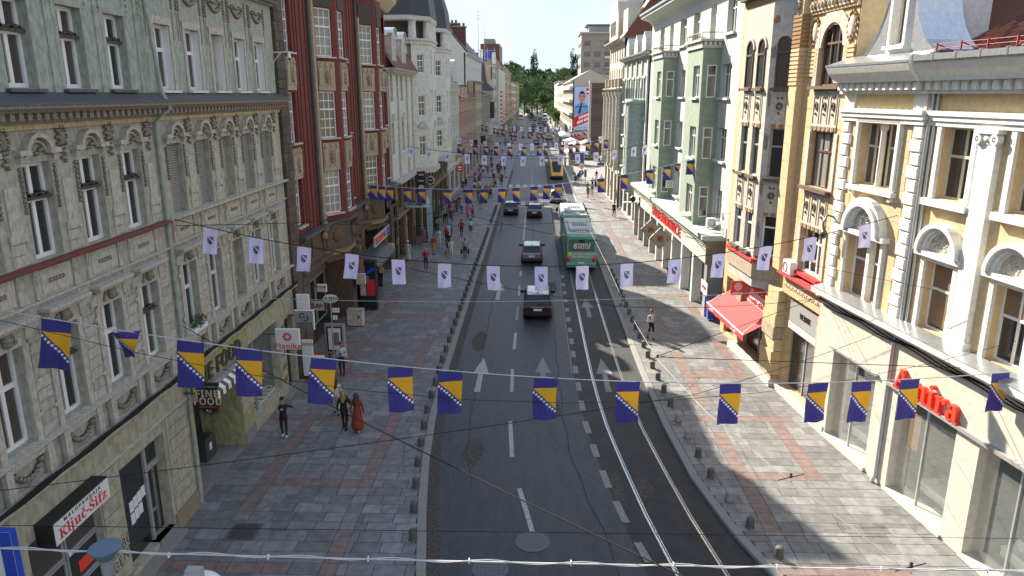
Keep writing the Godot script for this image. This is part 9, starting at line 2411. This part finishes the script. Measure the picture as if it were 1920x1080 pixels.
func person_mesh(p: Dictionary, cell: float) -> ArrayMesh:
	var bones := bone_list(p)
	var lo := Vector3(-0.62, -0.04, -0.5); var hi := Vector3(0.62, 1.84, 0.5)
	var nx := int((hi.x - lo.x) / cell) + 2; var ny := int((hi.y - lo.y) / cell) + 2; var nz := int((hi.z - lo.z) / cell) + 2
	var f := PackedFloat32Array(); f.resize(nx * ny * nz); f.fill(1.0)
	var best := PackedFloat32Array(); best.resize(nx * ny * nz); best.fill(1.0)
	var reg := PackedByteArray(); reg.resize(nx * ny * nz)
	var kk := 0.035
	for q in bones:
		var a: Vector3 = q[0]; var c: Vector3 = q[1]; var ra: float = q[2]; var rb: float = q[3]; var part: int = q[4]
		var m := maxf(ra, rb) + kk + cell * 2
		var i0 := ((a.min(c) - Vector3.ONE * m - lo) / cell).floor(); var i1 := ((a.max(c) + Vector3.ONE * m - lo) / cell).ceil()
		var ab := c - a; var ll := maxf(ab.length_squared(), 1e-6)
		for iy in range(maxi(0, int(i0.y)), mini(ny, int(i1.y) + 1)):
			for iz in range(maxi(0, int(i0.z)), mini(nz, int(i1.z) + 1)):
				var row := (iy * nz + iz) * nx
				for ix in range(maxi(0, int(i0.x)), mini(nx, int(i1.x) + 1)):
					var pt := lo + Vector3(ix, iy, iz) * cell - a
					var t := clampf(pt.dot(ab) / ll, 0.0, 1.0)
					var d := (pt - ab * t).length() - lerpf(ra, rb, t)
					var e := f[row + ix]
					var h := maxf(kk - absf(d - e), 0.0) / kk
					f[row + ix] = minf(d, e) - h * h * kk * 0.25
					if d < best[row + ix]:
						best[row + ix] = d; reg[row + ix] = part
	# surface nets
	var id := PackedInt32Array(); id.resize(nx * ny * nz); id.fill(-1)
	var pos := PackedVector3Array(); var nor := PackedVector3Array(); var pr := PackedByteArray()
	var off := [0, 1, nx, nx + 1, nz * nx, nz * nx + 1, nz * nx + nx, nz * nx + nx + 1]
	var cor := [Vector3(0, 0, 0), Vector3(1, 0, 0), Vector3(0, 0, 1), Vector3(1, 0, 1), Vector3(0, 1, 0), Vector3(1, 1, 0), Vector3(0, 1, 1), Vector3(1, 1, 1)]
	var edges := [[0, 1], [2, 3], [4, 5], [6, 7], [0, 2], [1, 3], [4, 6], [5, 7], [0, 4], [1, 5], [2, 6], [3, 7]]
	for iy in ny - 1:
		for iz in nz - 1:
			for ix in nx - 1:
				var k := (iy * nz + iz) * nx + ix
				var first := f[k] < 0.0
				var mixed := false
				for c in off:
					if (f[k + c] < 0.0) != first: mixed = true; break
				if not mixed: continue
				var s := Vector3.ZERO; var n := 0
				for e in edges:
					var va := f[k + off[e[0]]]; var vb := f[k + off[e[1]]]
					if (va < 0.0) != (vb < 0.0):
						s += (cor[e[0]] as Vector3).lerp(cor[e[1]], va / (va - vb)); n += 1
				var g := Vector3(f[k + 1] + f[k + off[3]] - f[k] - f[k + off[2]], f[k + off[4]] + f[k + off[5]] - f[k] - f[k + 1], f[k + off[2]] + f[k + off[3]] - f[k] - f[k + 1])
				id[k] = pos.size(); pos.append(lo + (Vector3(ix, iy, iz) + s / n) * cell); nor.append(g.normalized()); pr.append(reg[k])
	var parts := []
	for i in 5: parts.append(MB.new())
	for iy in range(1, ny - 1):
		for iz in range(1, nz - 1):
			for ix in range(1, nx - 1):
				var k := (iy * nz + iz) * nx + ix
				var v0 := f[k] < 0.0
				for ax in 3:
					var st: int = [1, nz * nx, nx][ax]
					if (f[k + st] < 0.0) == v0: continue
					var u: int = [nz * nx, nx, 1][ax]; var w: int = [nx, 1, nz * nx][ax]
					var q := [id[k], id[k - u], id[k - u - w], id[k - w]]
					if q.min() < 0: continue
					if not v0: q.reverse()
					var b: MB = parts[pr[q[0]]]
					b.stri(pos[q[0]], pos[q[1]], pos[q[2]], nor[q[0]], nor[q[1]], nor[q[2]]); b.stri(pos[q[0]], pos[q[2]], pos[q[3]], nor[q[0]], nor[q[2]], nor[q[3]])
	# fingers, rooted in the palm and slightly curled; eyes
	if cell < 0.03:
		for q in bones:
			if q[4] == 0 and q[2] == 0.035:
				var d: Vector3 = (q[1] - q[0]).normalized()
				var side := d.cross(Vector3(0, 0, 1) if absf(d.z) < 0.8 else Vector3.UP).normalized(); var fwd := side.cross(d)
				for k in 4:
					var root: Vector3 = q[1] + side * (k - 1.5) * 0.019
					var len: float = [0.06, 0.072, 0.068, 0.052][k]
					parts[0].tube([root, root + d * len * 0.6, root + d * len + fwd * 0.02], 0.0095, 5, 0.006)
				parts[0].tube([q[0] + side * 0.03, q[0] + side * 0.055 + d * 0.03, q[0] + side * 0.05 + d * 0.065 + fwd * 0.012], 0.011, 5, 0.007)
		for s in [-1, 1]: parts[3].blob(Vector3(s * 0.035, 1.655, 0.1), Vector3(0.014, 0.008, 0.008), 6, 3)
	var mesh := ArrayMesh.new()
	for i in 5:
		var b: MB = parts[i]
		if b.v.is_empty(): b.tri(Vector3(0, 1.2, 0), Vector3(0.001, 1.2, 0), Vector3(0, 1.201, 0))
		var a := []; a.resize(Mesh.ARRAY_MAX); a[Mesh.ARRAY_VERTEX] = b.v; a[Mesh.ARRAY_NORMAL] = b.n
		mesh.add_surface_from_arrays(Mesh.PRIMITIVE_TRIANGLES, a)
	return mesh

func cloth(key: String) -> Material:
	if M.has("cloth_" + key): return M["cloth_" + key]
	var c: Array = {"black": [0.016, 0.016, 0.018], "white": [0.62, 0.61, 0.58], "cream": [0.5, 0.47, 0.4], "red": [0.42, 0.03, 0.03], "rust": [0.25, 0.045, 0.025], "navy": [0.025, 0.03, 0.06], "denim": [0.06, 0.085, 0.14], "grey": [0.16, 0.16, 0.16], "teal": [0.03, 0.3, 0.3], "sky": [0.1, 0.38, 0.55], "pink": [0.55, 0.12, 0.17], "gold": [0.5, 0.28, 0.03], "green": [0.05, 0.14, 0.07], "brown": [0.1, 0.06, 0.04], "beige": [0.38, 0.31, 0.22], "lilac": [0.5, 0.5, 0.6]}[key]
	return mat("cloth_" + key, c[0], c[1], c[2], 0.85, "fine", 4.0)

func dress(o: MeshInstance3D, skin: String, top: String, bottom: String, hair: String, shoe: String) -> void:
	o.set_surface_override_material(0, M[skin]); o.set_surface_override_material(1, cloth(top)); o.set_surface_override_material(2, cloth(bottom)); o.set_surface_override_material(3, M[hair]); o.set_surface_override_material(4, cloth(shoe))

func person(at: Vector2, yaw: float, p: Dictionary, look: Array, label: String, cell := 0.024, h := 1.0) -> Node3D:
	var o := node(self, "person", Vector3(at.x, p.get("floor", 0.12), at.y)); o.rotation.y = yaw; o.scale = Vector3.ONE * h
	var b := put(o, "body", person_mesh(p, cell), null)
	dress(b, "skin", look[0], look[1], look[2], look[3])
	tag(o, label, "person")
	return o

func people() -> void:
	mat("skin", 0.42, 0.24, 0.16, 0.6); mat("hair_black", 0.015, 0.012, 0.01, 0.6); mat("hair_brown", 0.06, 0.03, 0.018, 0.6); mat("hair_blond", 0.28, 0.17, 0.08, 0.6); mat("hair_grey", 0.3, 0.29, 0.28, 0.7); mat("scarf_white", 0.6, 0.58, 0.54, 0.85)
	var away := PI
	var o := person(Vector2(-10.42, -27.75), 0.15, {stride = 0.12, arms = ["out", "ear"], long = false, leg = 0.95}, ["black", "black", "hair_black", "white"], "young man in black t-shirt and trousers with white trainers, one arm held out")
	bx(o, "shirt_print", -0.06, 1.25, 0.14, 0.06, 1.32, 0.155, M.grey_white)
	o = person(Vector2(-9.78, -34.75), 0.1, {stride = 0.08, arms = ["front", "front"]}, ["lilac", "black", "hair_brown", "black"], "woman in pale blouse and black trousers looking at a phone")
	bx(o, "phone", -0.04, 1.12, 0.29, 0.04, 1.26, 0.3, M.black); var b := MB.new(); b.blob(Vector3(0.2, 0.98, 0.06), Vector3(0.14, 0.12, 0.07), 8, 5); put(o, "handbag", b, cloth("beige"))
	person(Vector2(-8.82, -30.0), away + 0.2, {stride = 0.35, arms = ["front", "swing"], hair = 2, leg = 1.15}, ["white", "cream", "hair_brown", "brown"], "person in white blouse and cream trousers walking away behind the starred flag")
	person(Vector2(-8.07, -28.5), away, {stride = 0.3, arms = ["swing", "ear"], hair = 2, leg = 1.1}, ["black", "black", "hair_blond", "black"], "woman with long fair hair in black top and trousers")
	person(Vector2(-7.45, -28.3), away - 0.1, {stride = 0.3, hair = 2, skirt = 0.32, flare = 0.27, skirt_part = 1}, ["rust", "rust", "hair_brown", "beige"], "woman with long brown hair in a rust red coat")
	o = person(Vector2(6.84, -41.0), 0.25, {stride = 0.4, shorts = true, long = false}, ["white", "black", "hair_black", "black"], "man in white t-shirt and black shorts with a backpack on the right pavement")
	b = MB.new(); b.blob(Vector3(0, 1.22, -0.19), Vector3(0.15, 0.22, 0.1), 9, 5); put(o, "backpack", b, cloth("navy"))
	b = MB.new()
	for s in [-1, 1]: b.tube([Vector3(s * 0.11, 1.46, -0.08), Vector3(s * 0.12, 1.43, 0.1), Vector3(s * 0.12, 1.2, 0.15)], 0.018, 5)
	put(o, "strap", b, cloth("navy"))
	person(Vector2(9.23, -85.3), 0.4, {stride = 0.2, long = false}, ["black", "black", "hair_black", "black"], "man all in black alone on the sunlit right pavement", 0.03)
	person(Vector2(-10.9, -61.3), -0.2, {stride = 0.15, skirt = 0.25, flare = 0.23}, ["cream", "cream", "scarf_white", "beige"], "person in a cream robe and pale headscarf by the dark shopfront", 0.03)
	person(Vector2(-11.45, -52.6), -0.4, {stride = 0.1, arms = ["ear", "hip"], long = false}, ["white", "black", "hair_black", "black"], "person in white top with hand raised in the shop doorway", 0.03)
	person(Vector2(-8.92, -58.2), 0.1, {stride = 0.25, long = false}, ["red", "navy", "hair_grey", "black"], "man in red polo shirt and dark trousers walking this way", 0.03)
	person(Vector2(-9.05, -63.8), -0.1, {stride = 0.2, hair = 1}, ["red", "gold", "hair_brown", "brown"], "person in red jacket and mustard yellow trousers", 0.03)
	person(Vector2(-7.3, -62.5), 0.1, {stride = 0.3, long = false}, ["white", "white", "hair_grey", "white"], "person in white shirt and white trousers walking this way", 0.03)
	o = person(Vector2(-6.1, -62.5), 0.0, {stride = 0.2}, ["beige", "navy", "hair_brown", "black"], "person in beige top carrying two dark bags", 0.03)
	for s in [-1, 1]:
		b = MB.new(); b.bevel_box(-0.08, -0.2, -0.17, 0.08, 0.2, 0.17, 0.03); put(o, "bag", b, cloth("black"), Vector3(s * 0.3, 0.62, 0.05))
	person(Vector2(-8.98, -67.3), 0.1, {stride = 0.25}, ["lilac", "white", "hair_black", "white"], "person in pale lilac jacket and white trousers", 0.03)
	person(Vector2(-8.5, -72.6), away, {stride = 0.3, long = false}, ["sky", "black", "hair_grey", "black"], "man in turquoise t-shirt walking away in the crowd", 0.03)
	person(Vector2(-7.4, -72.6), away, {stride = 0.3}, ["red", "navy", "hair_brown", "black"], "person in bright red jacket walking away on the left pavement", 0.03)
	person(Vector2(-6.5, -72.9), away, {stride = 0.3, long = false, shorts = true}, ["white", "brown", "hair_black", "white"], "woman in white t-shirt and brown skirt walking away with a bag", 0.03)
	person(Vector2(-7.8, -84.0), away, {stride = 0.2, skirt = 0.4, flare = 0.2, skirt_part = 1}, ["pink", "pink", "hair_brown", "brown"], "woman in long pink dress walking away", 0.035)
	person(Vector2(-7.25, -84.1), away, {stride = 0.2}, ["pink", "denim", "hair_black", "black"], "child sized companion in pink top and jeans beside the woman in pink", 0.035, 0.85)
	person(Vector2(-6.85, -91.4), away, {stride = 0.3, shorts = true, long = false}, ["teal", "black", "hair_brown", "black"], "person in teal shirt and dark shorts walking away", 0.035)
	person(Vector2(-10.5, -74.2), away, {stride = 0.25}, ["black", "denim", "hair_black", "black"], "person in dark jacket by the black banner sign", 0.035)
	person(Vector2(-10.9, -69.6), 1.2, {stride = 0.2, arms = ["front", "front"]}, ["grey", "grey", "hair_grey", "black"], "grey haired person leaning over the red bicycle", 0.035)
	person(Vector2(-7.9, -65.5), away, {stride = 0.25}, ["black", "black", "hair_black", "black"], "person in black pushing a pram", 0.035)
	pram(Vector3(-7.75, 0.12, -64.4))
	# crowds further away
	var protos := []
	var kinds := [{stride = 0.3}, {stride = 0.3, long = false}, {stride = 0.2, hair = 2}, {stride = 0.3, skirt = 0.5, flare = 0.2}, {stride = 0.35, long = false, shorts = true}, {stride = 0.1, arms = ["hip", "front"]}]
	for k in kinds: protos.append(person_mesh(k, 0.05))
	var tops := ["black", "white", "navy", "brown", "grey", "white", "black", "beige", "green", "lilac", "red", "denim"]
	var bots := ["black", "denim", "navy", "beige", "grey", "white"]
	var hairs := ["hair_black", "hair_brown", "hair_blond", "hair_grey"]
	var spots := []
	for k in 16: spots.append(Vector3(rng.randf_range(-10.8, -8.4), rng.randf_range(-66.0, -92.0), 0))
	for k in 34: spots.append(Vector3(rng.randf_range(-10.9, -5.4), rng.randf_range(-96.0, -132.0), 0))
	for k in 40: spots.append(Vector3(rng.randf_range(-10.9, -5.2), rng.randf_range(-132.0, -215.0), 1))
	for k in 22: spots.append(Vector3(rng.randf_range(-10.5, -5.2), rng.randf_range(-215.0, -330.0), 2))
	for q in [Vector3(6.3, -122, 3), Vector3(6.9, -119, 3), Vector3(6.4, -117, 3), Vector3(7.3, -121, 3), Vector3(8.7, -112, 3), Vector3(9.2, -112, 3), Vector3(7.6, -106.5, 3), Vector3(7.3, -101, 3), Vector3(8.0, -103, 3), Vector3(6.0, -150, 3), Vector3(10.2, -123, 3), Vector3(10.4, -116, 3), Vector3(5.9, -146, 3)]: spots.append(q)
	for k in 14: spots.append(Vector3(rng.randf_range(6.0, 9.5), rng.randf_range(-200.0, -330.0), 4))
	var zones := ["by the domed house", "by the pink house", "far along the left", "near the crossing", "far along the right"]
	var body0: Node3D = null
	var i := 0
	for s in spots:
		var ki := rng.randi() % kinds.size()
		var tp: String = tops[rng.randi() % tops.size()]; var bt: String = bots[rng.randi() % bots.size()]; var hr: String = hairs[rng.randi() % 4]
		var go := rng.randf() < 0.5
		if body0 == null:
			o = node(self, "person"); put(o, "body", protos[ki], null); body0 = o
		else:
			o = body0.duplicate(); o.name = "person"; add_child(o, true)
		var m := o.get_child(0) as MeshInstance3D
		m.mesh = protos[ki]
		dress(m, "skin", tp, bt, hr, "black")
		var zone: int = int(s.z)
		if zone == 0 and s.y < -86: zone = 0
		o.position = Vector3(s.x, 0.12, s.y); o.rotation.y = (PI if go else 0.0) + rng.randf_range(-0.3, 0.3); o.scale = Vector3.ONE * rng.randf_range(0.94, 1.05)
		var wear := "%s top and %s %s" % [tp, bt, ["trousers", "trousers", "trousers", "skirt", "shorts", "trousers"][ki]]
		while true:
			if not used.has([tp, bt, hr, ki in [3, 4], ki, go, s.z].slice(0, 4) + [ki if ki in [3, 4] else 0, go, s.z]): break
			tp = tops[rng.randi() % tops.size()]; bt = bots[rng.randi() % bots.size()]; hr = hairs[rng.randi() % 4]
		used[[tp, bt, hr, ki in [3, 4], ki, go, s.z].slice(0, 4) + [ki if ki in [3, 4] else 0, go, s.z]] = true; dress(m, "skin", tp, bt, hr, "black")
		wear = "%s top and %s %s" % [tp, bt, ["trousers", "trousers", "trousers", "skirt", "shorts", "trousers"][ki]]
		var lab := "%s haired person in %s walking %s %s" % [hr.substr(5), wear, "away" if go else "towards us", zones[zone]]
		tag(o, lab, "person", "people walking " + zones[zone]); i += 1
	# two caryatid figures carry the bays of the red house
	mat("statue", 0.2, 0.135, 0.1, 0.9, "rough", 1.5, 0.3)
	var sm := person_mesh({stride = 0.05, arms = ["ear", "front"], skirt = 0.2, flare = 0.22, hair = 2}, 0.03)
	for q in [[-45.2, "carved stone figure under the nearer bay of the red townhouse"], [-53.0, "carved stone figure under the farther bay of the red townhouse"]]:
		o = node(self, "stone_statue", Vector3(-11.2, 2.7, q[0])); tag(o, q[1], "statue", "stone figures on the red townhouse"); o.scale = Vector3.ONE * 1.45; o.rotation.y = 0.9
		var m := put(o, "figure", sm, M.statue); m.position.y = 0.0
		bx(o, "pedestal", -0.3, -0.3, -0.3, 0.3, 0.0, 0.25, M.brown_stone)

func pram(at: Vector3) -> void:
	var o := node(self, "pram", at); tag(o, "dark pram with white lining in the crowd on the left", "pram")
	var b := MB.new(); b.blob(Vector3(0, 0.7, 0), Vector3(0.24, 0.22, 0.42), 10, 6); put(o, "carrycot", b, M.black); b = MB.new(); b.tube([Vector3(-0.2, 1.0, -0.6), Vector3(0, 0.6, -0.2)], 0.02, 5); b.tube([Vector3(-0.2, 0.15, 0.35), Vector3(0, 0.6, 0)], 0.02, 5); put(o, "frame", b, M.steel)
	for x in [-0.25, 0.25]:
		for z in [-0.35, 0.35]:
			b = MB.new(); b.lathe([Vector2(0.14, -0.02), Vector2(0.14, 0.02)], 12); var w := put(o, "wheel", b, M.rubber, Vector3(x, 0.14, z)); w.rotation.z = PI / 2
